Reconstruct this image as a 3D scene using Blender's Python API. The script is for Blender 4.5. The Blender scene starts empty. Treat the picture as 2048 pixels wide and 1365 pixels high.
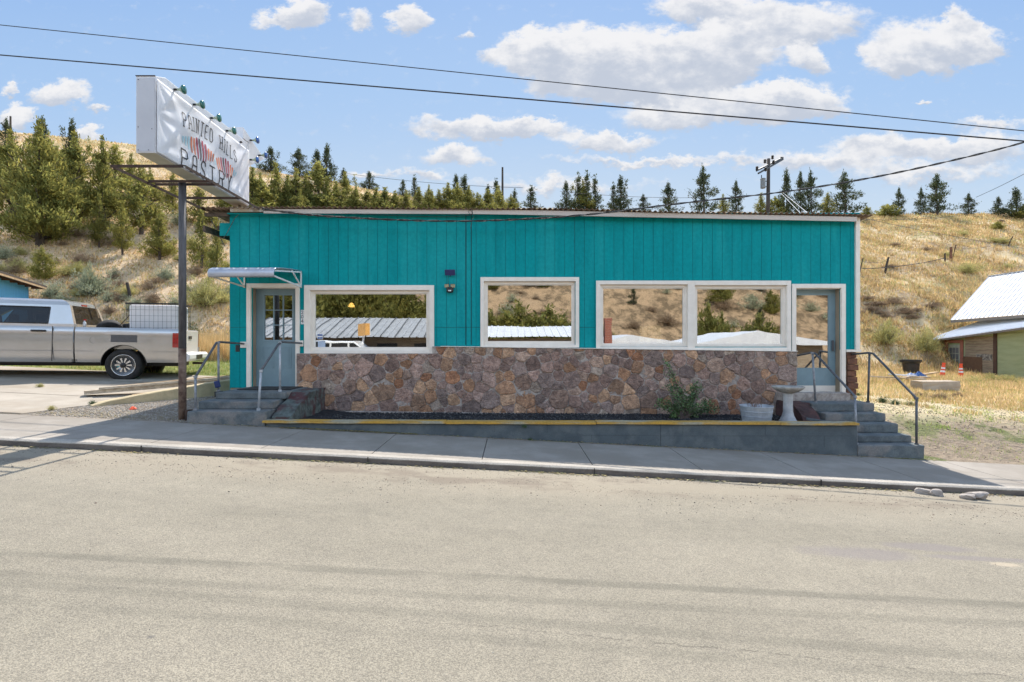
import bpy, math, random
import numpy as np
from mathutils import Vector, Matrix
R = math.radians
sc = bpy.context.scene
COL = sc.collection
random.seed(7); rng = np.random.default_rng(7)

# ------------------------------------------------------------------ camera
F = 1080.0; CX, CY = 1024.0, 682.5; CZ = 1.75
cam = bpy.data.cameras.new('Camera'); cam.lens = 36 * F / 2048; cam.sensor_width = 36
cam.clip_start = 0.05; cam.clip_end = 6000
co = bpy.data.objects.new('Camera', cam); COL.objects.link(co)
co.location = (0, 0, CZ); co.rotation_euler = (R(90), 0, 0); sc.camera = co
sc.render.resolution_x = 1024; sc.render.resolution_y = 682
# ------------------------------------------------------------------ light
SUN = Vector((0.11, 0.765, 1.0)).normalized()
EL = math.asin(SUN.z); AZ = math.atan2(SUN.x, SUN.y)
sl = bpy.data.lights.new('Sun', 'SUN'); sl.energy = 4.6; sl.angle = R(0.5); sl.color = (1.0, 0.94, 0.85)
so = bpy.data.objects.new('Sun', sl); COL.objects.link(so)
so.rotation_euler = SUN.to_track_quat('Z', 'Y').to_euler()
sc.view_settings.view_transform = 'Standard'; sc.view_settings.look = 'None'
sc.view_settings.gamma = 1.0; sc.view_settings.exposure = 0.62
SKY_STRENGTH = 0.15

def P(px, py, Y):
    return Vector(((px - CX) / F * Y, Y, CZ - (py - CY) / F * Y))

# ------------------------------------------------------------------ node helper
class NT:
    def __init__(s, tree): s.t = tree; s.n = tree.nodes; s.l = tree.links
    def node(s, typ, **kw):
        nd = s.n.new(typ)
        for k, v in kw.items(): setattr(nd, k, v)
        return nd
    def put(s, sock, v):
        if v is None: return
        if hasattr(v, 'is_output') or isinstance(v, bpy.types.NodeSocket): s.l.new(v, sock)
        else: sock.default_value = v
    def math(s, op, a, b=None, c=None, clamp=False):
        nd = s.node('ShaderNodeMath', operation=op, use_clamp=clamp)
        s.put(nd.inputs[0], a); s.put(nd.inputs[1], b)
        if c is not None: s.put(nd.inputs[2], c)
        return nd.outputs[0]
    def vmath(s, op, a, b=None, c=None):
        nd = s.node('ShaderNodeVectorMath', operation=op)
        s.put(nd.inputs[0], a); s.put(nd.inputs[1], b)
        if c is not None: s.put(nd.inputs[2], c)
        return nd.outputs['Value'] if op in ('LENGTH', 'DOT_PRODUCT') else nd.outputs[0]
    def mix(s, fac, a, b, mode='MIX'):
        nd = s.node('ShaderNodeMix', data_type='RGBA', blend_type=mode)
        s.put(nd.inputs[0], fac)
        for i, v in ((6, a), (7, b)):
            if isinstance(v, (tuple, list)): v = tuple(v) + (1,) if len(v) == 3 else v
            s.put(nd.inputs[i], v)
        return nd.outputs[2]
    def noise(s, vec, scale, detail=4, rough=0.6, dist=0):
        nd = s.node('ShaderNodeTexNoise')
        if vec is not None: s.l.new(vec, nd.inputs['Vector'])
        nd.inputs['Scale'].default_value = scale; nd.inputs['Detail'].default_value = detail
        nd.inputs['Roughness'].default_value = rough; nd.inputs['Distortion'].default_value = dist
        return nd.outputs[0]
    def vor(s, vec, scale, feat='F1', out=0):
        nd = s.node('ShaderNodeTexVoronoi', feature=feat)
        if vec is not None: s.l.new(vec, nd.inputs['Vector'])
        nd.inputs['Scale'].default_value = scale
        return nd.outputs[out]
    def smooth(s, v, a, b, lo=0.0, hi=1.0):
        nd = s.node('ShaderNodeMapRange', interpolation_type='SMOOTHSTEP')
        s.put(nd.inputs[0], v); nd.inputs[1].default_value = a; nd.inputs[2].default_value = b
        nd.inputs[3].default_value = lo; nd.inputs[4].default_value = hi
        return nd.outputs[0]
    def scalev(s, vec, xyz): return s.vmath('MULTIPLY', vec, tuple(xyz))
    def bump(s, h, strength=0.3, dist=0.02):
        nd = s.node('ShaderNodeBump'); s.l.new(h, nd.inputs['Height'])
        nd.inputs['Strength'].default_value = strength; nd.inputs['Distance'].default_value = dist
        return nd.outputs[0]

# ------------------------------------------------------------------ world: Nishita sky with cumulus clouds by direction
w = bpy.data.worlds.new('World'); sc.world = w; w.use_nodes = True
t = NT(w.node_tree); t.n.clear()
out = t.node('ShaderNodeOutputWorld'); bg = t.node('ShaderNodeBackground'); t.l.new(bg.outputs[0], out.inputs[0])
sky = t.node('ShaderNodeTexSky', sky_type='NISHITA'); sky.sun_disc = False
sky.sun_elevation = EL; sky.sun_rotation = AZ; sky.air_density = 1.0; sky.dust_density = 0.6; sky.ozone_density = 1.6; sky.altitude = 700
bg.inputs[1].default_value = SKY_STRENGTH
gen = t.node('ShaderNodeTexCoord').outputs['Generated']
sep = t.node('ShaderNodeSeparateXYZ'); t.l.new(gen, sep.inputs[0])
yy = t.math('MAXIMUM', sep.outputs[1], 0.08)
uv = t.node('ShaderNodeCombineXYZ'); t.l.new(t.math('DIVIDE', sep.outputs[0], yy), uv.inputs[0]); t.l.new(t.math('DIVIDE', sep.outputs[2], yy), uv.inputs[1])
uv = uv.outputs[0]
n1 = t.node('ShaderNodeTexNoise'); t.l.new(t.scalev(uv, (1, 1.6, 1)), n1.inputs['Vector']); n1.inputs['Scale'].default_value = 11; n1.inputs['Detail'].default_value = 8; n1.inputs['Roughness'].default_value = 0.68
off = t.vmath('MULTIPLY', t.vmath('SUBTRACT', n1.outputs['Color'], (0.5, 0.5, 0.5)), (0.14, 0.095, 0))
uvd = t.vmath('ADD', uv, off)
CL = [(1150,120,165,62,1),(1300,130,210,72,1.1),(1440,105,150,55,1),(1060,105,85,42,.9),(1250,165,190,45,1),
 (1480,212,210,40,1),(1600,205,110,38,.8),(1380,235,160,30,.7),(955,258,155,25,.9),(1060,262,110,18,.7),(1215,283,115,21,.9),(905,313,72,22,.8),
 (1420,12,130,38,.9),(1590,45,150,48,.9),(1500,70,130,30,.6),(1620,115,45,30,.8),(1860,95,130,52,1),(1935,85,80,48,.9),(1920,35,42,28,.7),(1800,122,80,32,.8),
 (605,28,62,34,1),(560,38,50,20,.6),(820,42,48,36,1),(722,42,38,20,.5),(120,190,62,28,.9),(200,211,30,9,.6),(32,236,40,30,1),(178,268,34,18,.9),(8,185,24,14,.7),
 (1800,292,170,26,.8),(1960,300,130,34,.7),(1650,322,220,20,.55),(1300,322,230,11,.5),(1985,252,90,14,.5),(1850,345,240,18,.45),(1100,372,260,14,.4),(1850,200,30,7,.6),(742,352,70,9,.5),(850,350,60,12,.5),(932,70,16,14,.35)]
sf = 0.0; ss = 0.0
for (cx, cy, rx, ry, wt) in CL:
    cu, cv, ru, rv = (cx-CX)/F, (CY-cy)/F, rx/F*1.12, ry/F*1.2
    q = t.vmath('MULTIPLY_ADD', uvd, (1/ru, 1/rv, 0), (-cu/ru, -cv/rv, 0))
    f = t.math('MULTIPLY', t.math('SUBTRACT', 1.0, t.vmath('LENGTH', q), clamp=True), wt)
    y = t.vmath('DOT_PRODUCT', q, (0, 1, 0))
    sf = t.math('ADD', f, sf); ss = t.math('MULTIPLY_ADD', f, y, ss)
sh = t.math('DIVIDE', ss, t.math('MAXIMUM', sf, 0.02))
n2 = t.noise(t.scalev(uv, (1, 1.5, 1)), 34, 5, 0.62)
dens = t.math('MULTIPLY_ADD', t.math('SUBTRACT', n2, 0.5), 0.55, sf)
alpha = t.smooth(dens, 0.02, 0.40)
alpha = t.math('MULTIPLY', alpha, t.smooth(sep.outputs[1], 0.1, 0.2))
alpha = t.math('MULTIPLY', alpha, 0.93)
n3 = t.noise(t.scalev(uv, (1, 1.5, 1)), 20, 5, 0.6)
light = t.smooth(t.math('ADD', t.math('MULTIPLY_ADD', t.math('SUBTRACT', n3, 0.5), 2.2, sh), t.math('MULTIPLY', sf, -0.35)), -0.9, 0.35)
ccol = t.mix(light, (2.45, 2.65, 3.05), (4.05, 4.0, 4.0))
# the thin pale veil of air low over the horizon
elev = t.math('DIVIDE', sep.outputs[2], yy)
grad = t.mix(t.smooth(elev, 0.12, 0.48), (2.62, 3.02, 3.35), (1.65, 2.45, 3.65))
grad = t.mix(t.smooth(elev, 0.42, 0.9), grad, (1.0, 1.85, 3.6))
sunward = t.math('MULTIPLY', t.smooth(sep.outputs[1], 0.0, 0.35), t.smooth(elev, 0.7, 1.3, 0.92, 0.2))
north = t.mix(t.smooth(sep.outputs[1], 0.1, -0.35), (1.45, 1.26, 1.08), t.mix(t.smooth(sep.outputs[2], .30, .72), (5.4, 4.4, 3.4), (2.4, 2.05, 1.65)))
skyc = t.mix(sunward, t.mix(1.0, sky.outputs[0], north, 'MULTIPLY'), grad)
t.l.new(t.mix(alpha, skyc, ccol), bg.inputs[0])

# ------------------------------------------------------------------ materials
MATS = {}
def mat(name, c1, c2=None, scale=8, rough=0.8, metal=0.0, bump=0.0, bscale=None, bdist=0.01, big=None, bigscale=0.6, attr=None, spec=0.5,
        stretch=(1, 1, 1), trans=0.0, coat=0.0, fine=None, coord='Object', lo=0.35, hi=0.65):
    if name in MATS: return MATS[name]
    m = bpy.data.materials.new(name); m.use_nodes = True; t = NT(m.node_tree); b = t.n['Principled BSDF']
    tc = t.node('ShaderNodeTexCoord').outputs['Object'] if coord == 'Object' else t.node('ShaderNodeNewGeometry').outputs['Position']
    v = t.scalev(tc, stretch)
    c2 = c2 or tuple(min(1, x * 0.8) for x in c1)
    n = t.noise(v, scale, 6, 0.65)
    col = t.mix(t.smooth(n, lo, hi), c1, c2)
    if big: col = t.mix(t.smooth(t.noise(v, bigscale, 4, 0.6), 0.45, 0.62), col, big)
    if fine: col = t.mix(t.smooth(t.noise(tc, fine[1], 3, 0.7), 0.3, 0.7), col, t.mix(1.0, col, fine[0], 'MULTIPLY'))
    if attr:
        a = t.node('ShaderNodeAttribute', attribute_name='tint').outputs['Color']
        col = t.mix(1.0, col, a, 'MULTIPLY')
    t.l.new(col, b.inputs['Base Color'])
    b.inputs['Roughness'].default_value = rough; b.inputs['Metallic'].default_value = metal
    b.inputs['Specular IOR Level'].default_value = spec; b.inputs['Coat Weight'].default_value = coat
    if bump:
        t.l.new(t.bump(t.noise(v, bscale or scale * 3, 5, 0.7), bump, bdist), b.inputs['Normal'])
    if trans:
        tr = t.node('ShaderNodeBsdfTranslucent'); t.l.new(col, tr.inputs[0])
        mx = t.node('ShaderNodeMixShader'); mx.inputs[0].default_value = trans
        t.l.new(b.outputs[0], mx.inputs[1]); t.l.new(tr.outputs[0], mx.inputs[2])
        t.l.new(mx.outputs[0], t.n['Material Output'].inputs[0])
    MATS[name] = m
    return m

def glass_mat(name, refl=0.55, tint=(0.75, 0.8, 0.78), dark=False):
    m = bpy.data.materials.new(name); m.use_nodes = True; t = NT(m.node_tree); t.n.remove(t.n['Principled BSDF'])
    g = t.node('ShaderNodeBsdfGlossy'); g.inputs['Roughness'].default_value = 0.0; g.inputs['Color'].default_value = (0.45, 0.46, 0.48, 1) if dark else (0.93, 0.95, 0.97, 1)
    pos = t.node('ShaderNodeNewGeometry').outputs['Position']
    t.l.new(t.bump(t.noise(pos, 1.1, 2, 0.5), 0.06, 0.02), g.inputs['Normal'])
    tr = t.node('ShaderNodeBsdfTransparent'); tr.inputs[0].default_value = tint + (1,)
    if dark:
        tr = t.node('ShaderNodeMixShader'); a = t.node('ShaderNodeBsdfDiffuse'); a.inputs[0].default_value = (.012, .013, .014, 1)
        b2 = t.node('ShaderNodeBsdfTransparent'); b2.inputs[0].default_value = tint + (1,)
        tr.inputs[0].default_value = 0.6; t.l.new(b2.outputs[0], tr.inputs[1]); t.l.new(a.outputs[0], tr.inputs[2])
    fr = t.node('ShaderNodeFresnel'); fr.inputs[0].default_value = 1.5
    f = t.math('ADD', fr.outputs[0], refl, clamp=True)
    mx = t.node('ShaderNodeMixShader'); t.l.new(f, mx.inputs[0]); t.l.new(tr.outputs[0], mx.inputs[1]); t.l.new(g.outputs[0], mx.inputs[2])
    t.l.new(mx.outputs[0], t.n['Material Output'].inputs[0]); return m

M_teal = mat('teal_paint', (0.002, 0.315, 0.335), (0.002, 0.265, 0.285), 5, 0.75, spec=.12, bump=0.5, bscale=60, bdist=0.004, stretch=(1, 1, .12), big=(0.010, .33, .345), bigscale=1.7, coord='World', fine=((.80,.86,.86), 14), lo=.3, hi=.7)
M_cream = mat('cream_trim_paint', (0.86, 0.79, 0.70), (0.80, 0.73, 0.64), 6, 0.5, bump=.12, bscale=40, coord='World')
M_fascia = mat('fascia_paint', (0.62, 0.56, 0.50), (0.54, 0.48, 0.43), 3, 0.6, bump=.15, bscale=30, coord='World', stretch=(.3, 1, 1))
M_stone = mat('field_stone', (1.1, 1.08, 1.06), (0.62, 0.60, 0.60), 9, 0.9, bump=1.0, bscale=26, bdist=0.03, attr=True, fine=((.55, .55, .56), 60), coord='World')
M_mortar = mat('mortar', (0.46, 0.40, 0.35), (0.28, 0.235, 0.21), 12, 0.95, bump=.8, bscale=50, bdist=.01, coord='World')
M_greydoor = mat('blue_grey_door_paint', (0.215, 0.32, 0.365), (0.195, 0.29, 0.33), 4, 0.45, bump=.05)
M_greywall = mat('grey_painted_block', (0.105, 0.128, 0.138), (0.08, 0.098, 0.108), 3, 0.8, bump=.5, bscale=40, bdist=.006, big=(0.135, 0.155, 0.16), bigscale=2.2, coord='World', fine=((.72, .72, .72), 90))
M_step = mat('worn_painted_concrete', (0.165, 0.19, 0.195), (0.11, 0.128, 0.135), 5, 0.85, bump=.7, bscale=35, bdist=.01, big=(0.24, 0.225, 0.21), bigscale=2.6, coord='World', fine=((.7, .7, .7), 80))
M_greenstep = mat('peeling_green_red_concrete', (0.13, 0.155, 0.14), (0.06, 0.065, 0.06), 9, 0.9, bump=.9, bscale=30, bdist=.015, big=(0.085, 0.035, 0.035), bigscale=3.4, coord='World')
M_yellow = mat('yellow_painted_board', (0.62, 0.34, 0.045), (0.50, 0.30, 0.07), 6, 0.7, big=(0.42, 0.38, 0.27), bigscale=3.2, bump=.4, bscale=30, coord='World', stretch=(.35, 1, 1), fine=((.7, .7, .7), 30))
M_blackgravel = mat('black_cinder_gravel', (0.030, 0.031, 0.036), (0.012, 0.012, 0.015), 30, 0.85, bump=1, bscale=45, bdist=.03, coord='World')
M_galv = mat('galvanised_pipe', (0.30, 0.31, 0.33), (0.20, 0.21, 0.23), 14, 0.55, 0.35, bump=.1, coord='World')
M_galvdark = mat('dull_grey_pipe', (0.12, 0.125, 0.135), (0.075, 0.078, 0.085), 12, 0.5, 0.3, coord='World')
M_tin = mat('galvanised_tub', (0.40, 0.43, 0.47), (0.31, 0.34, 0.38), 7, 0.55, 0.25, bump=.1)
M_rust = mat('rusty_angle_iron', (0.075, 0.042, 0.028), (0.035, 0.022, 0.017), 9, 0.85, 0.1, bump=.3)
M_whitemetal = mat('white_enamel_sheet', (0.66, 0.67, 0.70), (0.58, 0.59, 0.62), 2, 0.5, bump=.04)
M_cabbottom = mat('aged_cream_sheet', (0.50, 0.48, 0.38), (0.42, 0.40, 0.31), 3, 0.6)
M_banner = mat('white_vinyl_banner', (0.80, 0.80, 0.82), (0.77, 0.77, 0.80), 2, 0.55, trans=.15)
M_ink = mat('dark_print_ink', (0.022, 0.024, 0.03), (0.03, 0.032, 0.04), 4, 0.6)
M_black = mat('black_plastic', (0.012, 0.013, 0.014), (0.018, 0.018, 0.02), 8, 0.45)
M_rubber = mat('tyre_rubber', (0.016, 0.015, 0.015), (0.03, 0.028, 0.026), 12, 0.85, bump=.3, bscale=60)
M_white = mat('white_paint', (0.78, 0.78, 0.78), (0.72, 0.72, 0.72), 3, 0.5)
M_conc = mat('pale_concrete', (0.35, 0.31, 0.265), (0.29, 0.255, 0.215), 2.2, 0.9, bump=.45, bscale=70, bdist=.004, big=(0.27, 0.235, 0.195), bigscale=.7, coord='World', fine=((.80, .80, .80), 120))
M_kerb = mat('kerb_concrete', (0.50, 0.45, 0.385), (0.38, 0.34, 0.29), 3, 0.9, bump=.6, bscale=60, bdist=.006, coord='World', fine=((.66, .66, .66), 60), stretch=(.5, 1, 1))
M_tanconc = mat('tan_retaining_concrete', (0.56, 0.45, 0.28), (0.42, 0.34, 0.21), 3, 0.95, bump=.8, bscale=22, bdist=.02, coord='World')
M_wood = mat('weathered_plank', (0.52, 0.36, 0.20), (0.30, 0.20, 0.12), 3, 0.85, bump=.6, bscale=30, coord='Object', stretch=(.4, 4, 4))
M_woodgrey = mat('grey_plank', (0.58, 0.50, 0.39), (0.34, 0.27, 0.20), 3, 0.9, bump=.5, bscale=30, stretch=(.4, 4, 4))
M_cinder = mat('red_brown_wood_crib', (0.22, 0.10, 0.055), (0.11, 0.05, 0.035), 8, 0.9, bump=.7, bscale=26, coord='World')
M_bark = mat('juniper_bark', (0.10, 0.075, 0.06), (0.05, 0.038, 0.03), 5, 0.95, bump=.5, stretch=(4, 4, .6))
M_leafA = mat('juniper_foliage', (0.29, 0.27, 0.075), (0.20, 0.20, 0.058), 0.35, 0.75, attr=True, trans=.55, spec=.2, coord='World')
M_leafB = mat('dark_juniper_foliage', (0.085, 0.10, 0.048), (0.058, 0.072, 0.038), 0.35, 0.75, attr=True, trans=.35, spec=.2, coord='World')
M_sage = mat('sagebrush_foliage', (0.40, 0.41, 0.28), (0.28, 0.30, 0.19), 1, 0.85, attr=True, trans=.25, spec=.1, coord='World')
M_scrub = mat('dry_scrub_twigs', (0.36, 0.27, 0.18), (0.25, 0.18, 0.12), 1, 0.9, attr=True, trans=.1, spec=.1, coord='World')
M_rabbit = mat('yellow_green_brush', (0.50, 0.45, 0.19), (0.36, 0.34, 0.13), 1, 0.85, attr=True, trans=.3, spec=.1, coord='World')
M_rose = mat('rose_leaf', (0.10, 0.16, 0.06), (0.065, 0.10, 0.045), 5, 0.6, attr=True, trans=.25)
M_twig = mat('dead_twig', (0.16, 0.12, 0.10), (0.09, 0.065, 0.055), 5, 0.9)
M_dry = mat('dry_grass_blades', (0.70, 0.55, 0.32), (0.56, 0.42, 0.23), .4, 0.85, attr=True, trans=.35, spec=.1, coord='World')
M_lawn = mat('green_grass_blades', (0.27, 0.34, 0.11), (0.36, 0.38, 0.17), .8, 0.8, attr=True, trans=.35, spec=.1, coord='World')
M_silver = mat('silver_car_paint', (0.50, 0.49, 0.48), (0.47, 0.46, 0.44), 3, 0.24, 0.65, coat=.6)
M_primer = mat('grey_primer', (0.11, 0.105, 0.105), (0.09, 0.088, 0.09), 8, 0.7)
M_chrome = mat('polished_metal', (0.72, 0.71, 0.70), (0.62, 0.61, 0.60), 5, 0.18, 0.9)
M_redlens = mat('red_lamp_lens', (0.45, 0.012, 0.012), (0.30, 0.008, 0.008), 30, 0.15, coat=.8)
M_green = mat('green_lamp_glass', (0.0, 0.13, 0.095), (0.0, 0.10, 0.075), 6, 0.2, coat=.6)
M_blue = mat('blue_lamp_glass', (0.005, 0.085, 0.32), (0.005, 0.06, 0.24), 6, 0.2, coat=.6)
M_bulbneck = mat('pale_bulb_neck', (0.42, 0.50, 0.36), (0.35, 0.42, 0.3), 6, 0.4)
M_tote = mat('white_tote_plastic', (0.86, 0.84, 0.84), (0.80, 0.78, 0.78), 3, 0.5)
M_wire = mat('grey_wire', (0.10, 0.10, 0.105), (0.07, 0.07, 0.075), 5, 0.6, 0.4)
M_cable = mat('black_cable', (0.018, 0.018, 0.02), (0.03, 0.03, 0.033), 3, 0.7)
M_cablegrey = mat('weathered_cable', (0.17, 0.155, 0.14), (0.04, 0.038, 0.036), 9, 0.8, lo=.45, hi=.55)
M_pole = mat('utility_pole_wood', (0.055, 0.043, 0.035), (0.035, 0.028, 0.024), 3, 0.9, stretch=(4, 4, .4))
M_trafo = mat('grey_transformer', (0.16, 0.17, 0.175), (0.12, 0.125, 0.13), 4, 0.5)
M_blueshed = mat('blue_board_paint', (0.14, 0.50, 0.86), (0.11, 0.44, 0.78), 4, 0.6, bump=.3, stretch=(3, 3, .3))
M_greensiding = mat('pale_green_siding', (0.37, 0.42, 0.24), (0.31, 0.36, 0.20), 3, 0.7, bump=.3, stretch=(.3, .3, 2), coord='World')
M_weathered = mat('bare_weathered_siding', (0.34, 0.27, 0.19), (0.22, 0.165, 0.11), 5, 0.85, bump=.5, stretch=(.3, .3, 3), coord='World')
M_redtrim = mat('faded_red_trim', (0.36, 0.13, 0.09), (0.26, 0.10, 0.07), 6, 0.8)
M_brownpanel = mat('brown_panel', (0.16, 0.085, 0.045), (0.12, 0.065, 0.036), 4, 0.85)
M_roofwhite = mat('white_ribbed_metal', (0.66, 0.67, 0.69), (0.60, 0.61, 0.64), 1.5, 0.6, 0.0)
M_corr = mat('rusty_corrugated_roof', (0.30, 0.21, 0.14), (0.16, 0.10, 0.07), 5, 0.75, 0.2, bump=.3, coord='World')
M_greyroof = mat('grey_ribbed_metal', (0.42, 0.42, 0.42), (0.34, 0.34, 0.34), 1.5, 0.5, 0.2)
M_orange = mat('orange_plastic', (0.85, 0.10, 0.03), (0.75, 0.08, 0.025), 5, 0.5)
M_bath = mat('cast_concrete', (0.46, 0.43, 0.39), (0.30, 0.28, 0.255), 9, 0.85, bump=.5, bscale=50)
M_bluecase = mat('blue_cover', (0.01, 0.035, 0.16), (0.008, 0.025, 0.11), 5, 0.5)
M_interior = mat('interior_plaster', (0.30, 0.24, 0.17), (0.25, 0.20, 0.14), 2, 0.9)
M_floor = mat('interior_floor', (0.16, 0.11, 0.07), (0.12, 0.08, 0.05), 2, 0.5)
M_brick = mat('red_brick', (0.33, 0.10, 0.06), (0.24, 0.075, 0.05), 9, 0.9, bump=.4)
M_rockm = mat('pale_rock', (0.42, 0.37, 0.33), (0.30, 0.26, 0.23), 8, 0.95, bump=.8, bscale=25)
M_leaflit = mat('dry_leaf_litter', (0.46, 0.36, 0.14), (0.30, 0.24, 0.10), 8, 0.9, attr=True)
M_pebble = mat('pebble', (0.30, 0.27, 0.24), (0.17, 0.15, 0.14), 8, 0.9, attr=True)
M_panel = mat('solar_cell', (0.05, 0.055, 0.17), (0.04, 0.045, 0.14), 8, 0.35)
M_beige = mat('yellowed_lens', (0.42, 0.37, 0.22), (0.36, 0.32, 0.2), 8, 0.4)
M_glass = glass_mat('window_glass', 0.50)
M_carglass = glass_mat('tinted_car_glass', 0.0, (0.30, 0.31, 0.32), True)
M_white2 = mat('white_car_paint', (0.72, 0.72, 0.72), (0.70, 0.70, 0.70), 3, 0.2, coat=.6)

# ------------------------------------------------------------------ mesh helper
OFF = {}
class MB:
    def __init__(s): s.v = []; s.f = []; s.c = None
    def poly(s, pts):
        i = len(s.v); s.v += [tuple(p) for p in pts]; s.f.append(tuple(range(i, i + len(pts)))); return s
    def box(s, x0, x1, y0, y1, z0, z1):
        if x0 > x1: x0, x1 = x1, x0
        if y0 > y1: y0, y1 = y1, y0
        if z0 > z1: z0, z1 = z1, z0
        i = len(s.v)
        s.v += [(x0,y0,z0),(x1,y0,z0),(x1,y1,z0),(x0,y1,z0),(x0,y0,z1),(x1,y0,z1),(x1,y1,z1),(x0,y1,z1)]
        s.f += [tuple(i+k for k in q) for q in ((0,3,2,1),(4,5,6,7),(0,1,5,4),(1,2,6,5),(2,3,7,6),(3,0,4,7))]
        return s
    def obox(s, c, u, v, n, lu, lv, ln):
        """oriented box: centre c, axes u,v,n with half lengths"""
        c, u, v, n = Vector(c), Vector(u).normalized(), Vector(v).normalized(), Vector(n).normalized()
        i = len(s.v)
        for dz in (-1, 1):
            for (dx, dy) in ((-1,-1),(1,-1),(1,1),(-1,1)):
                s.v.append(tuple(c + u*lu*dx + v*lv*dy + n*ln*dz))
        s.f += [tuple(i+k for k in q) for q in ((0,3,2,1),(4,5,6,7),(0,1,5,4),(1,2,6,5),(2,3,7,6),(3,0,4,7))]
        return s
    def bar(s, a, b, wd, ht=None, up=(0, 0, 1)):
        a, b = Vector(a), Vector(b); d = (b - a); L = d.length; d.normalize()
        upv = Vector(up)
        if abs(d.dot(upv)) > .98: upv = Vector((1, 0, 0))
        sd = d.cross(upv).normalized(); u2 = sd.cross(d)
        return s.obox((a+b)/2, d, sd, u2, L/2, wd/2, (ht or wd)/2)
    def prism(s, pts, axis, a, b):
        """polygon (2-D) extruded along axis 'x','y' or 'z' from a to b"""
        def m(p, h):
            if axis == 'x': return (h, p[0], p[1])
            if axis == 'y': return (p[0], h, p[1])
            return (p[0], p[1], h)
        n = len(pts); i = len(s.v)
        s.v += [m(p, a) for p in pts] + [m(p, b) for p in pts]
        s.f.append(tuple(range(i, i+n))[::-1]); s.f.append(tuple(range(i+n, i+2*n)))
        for k in range(n): s.f.append((i+k, i+(k+1) % n, i+n+(k+1) % n, i+n+k))
        return s
    def tube(s, pts, r, n=8, caps=True):
        pts = [Vector(p) for p in pts]; m = len(pts)
        rs = r if isinstance(r, (list, tuple)) else [r]*m
        prev = None; i0 = len(s.v)
        for k, p in enumerate(pts):
            d = (pts[min(k+1, m-1)] - pts[max(k-1, 0)]).normalized()
            if prev is None:
                a = Vector((0, 0, 1)) if abs(d.z) < .9 else Vector((1, 0, 0)); x = d.cross(a).normalized()
            else: x = (prev - d*prev.dot(d)).normalized()
            prev = x; y = d.cross(x)
            for j in range(n):
                an = 2*math.pi*j/n; s.v.append(tuple(p + (x*math.cos(an) + y*math.sin(an))*rs[k]))
        for k in range(m-1):
            for j in range(n):
                a = i0+k*n+j; b = i0+k*n+(j+1) % n; s.f.append((a, b, b+n, a+n))
        if caps:
            s.f.append(tuple(i0+j for j in range(n))[::-1]); s.f.append(tuple(i0+(m-1)*n+j for j in range(n)))
        return s
    def lathe(s, prof, c=(0,0,0), axis='z', n=24, wob=None):
        """prof: list of (radius, height)"""
        i0 = len(s.v)
        for (r, h) in prof:
            for j in range(n):
                an = 2*math.pi*j/n; rr = r*(wob(an, r, h) if wob else 1)
                x, y = rr*math.cos(an), rr*math.sin(an)
                if axis == 'z': q = (x, y, h)
                elif axis == 'y': q = (x, h, y)
                else: q = (h, x, y)
                s.v.append((c[0]+q[0], c[1]+q[1], c[2]+q[2]))
        for k in range(len(prof)-1):
            for j in range(n):
                a = i0+k*n+j; b = i0+k*n+(j+1) % n; s.f.append((a, b, b+n, a+n))
        if prof[0][0] > 1e-4: s.f.append(tuple(i0+j for j in range(n))[::-1])
        if prof[-1][0] > 1e-4: s.f.append(tuple(i0+(len(prof)-1)*n+j for j in range(n)))
        return s
    def grid(s, rows):
        i0 = len(s.v); m = len(rows[0])
        for r in rows: s.v += [tuple(p) for p in r]
        for k in range(len(rows)-1):
            for j in range(m-1):
                a = i0+k*m+j; s.f.append((a, a+1, a+m+1, a+m))
        return s
    def build(s, name, m, parent=None, bevel=0, smooth=False, seg=2, tint=None):
        me = bpy.data.meshes.new(name); off = OFF.get(parent.name, Vector((0,0,0))) if parent else Vector((0,0,0))
        vs = [(v[0]-off[0], v[1]-off[1], v[2]-off[2]) for v in s.v] if off.length > 0 else s.v
        me.from_pydata(vs, [], s.f); me.materials.append(m)
        import bmesh
        bm = bmesh.new(); bm.from_mesh(me); bmesh.ops.recalc_face_normals(bm, faces=bm.faces); bm.to_mesh(me); bm.free()
        if smooth:
            for p in me.polygons: p.use_smooth = True
        if tint is not None:
            at = me.color_attributes.new('tint', 'FLOAT_COLOR', 'POINT'); at.data.foreach_set('color', np.asarray(tint, dtype=np.float32).ravel())
        o = bpy.data.objects.new(name, me); COL.objects.link(o)
        if parent: o.parent = parent; OFF[o.name] = off
        if bevel:
            b = o.modifiers.new('bevel', 'BEVEL'); b.width = bevel; b.segments = seg; b.limit_method = 'ANGLE'; b.angle_limit = R(35)
        return o

def tag(o, label=None, cat=None, group=None, kind=None):
    if label: o['label'] = label
    if cat: o['category'] = cat
    if group: o['group'] = group
    if kind: o['kind'] = kind
    return o
def empty(name, loc, label=None, cat=None, group=None, local=False, rz=0):
    o = bpy.data.objects.new(name, None); o.empty_display_size = .2; COL.objects.link(o)
    o.location = loc; o.rotation_euler = (0, 0, rz)
    OFF[o.name] = Vector((0,0,0)) if local else Vector(loc)
    return tag(o, label, cat, group)
def copy_tree(o, parent=None):
    c = o.copy(); COL.objects.link(c)
    if parent: c.parent = parent
    for ch in list(o.children): copy_tree(ch, c)
    return c

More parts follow.
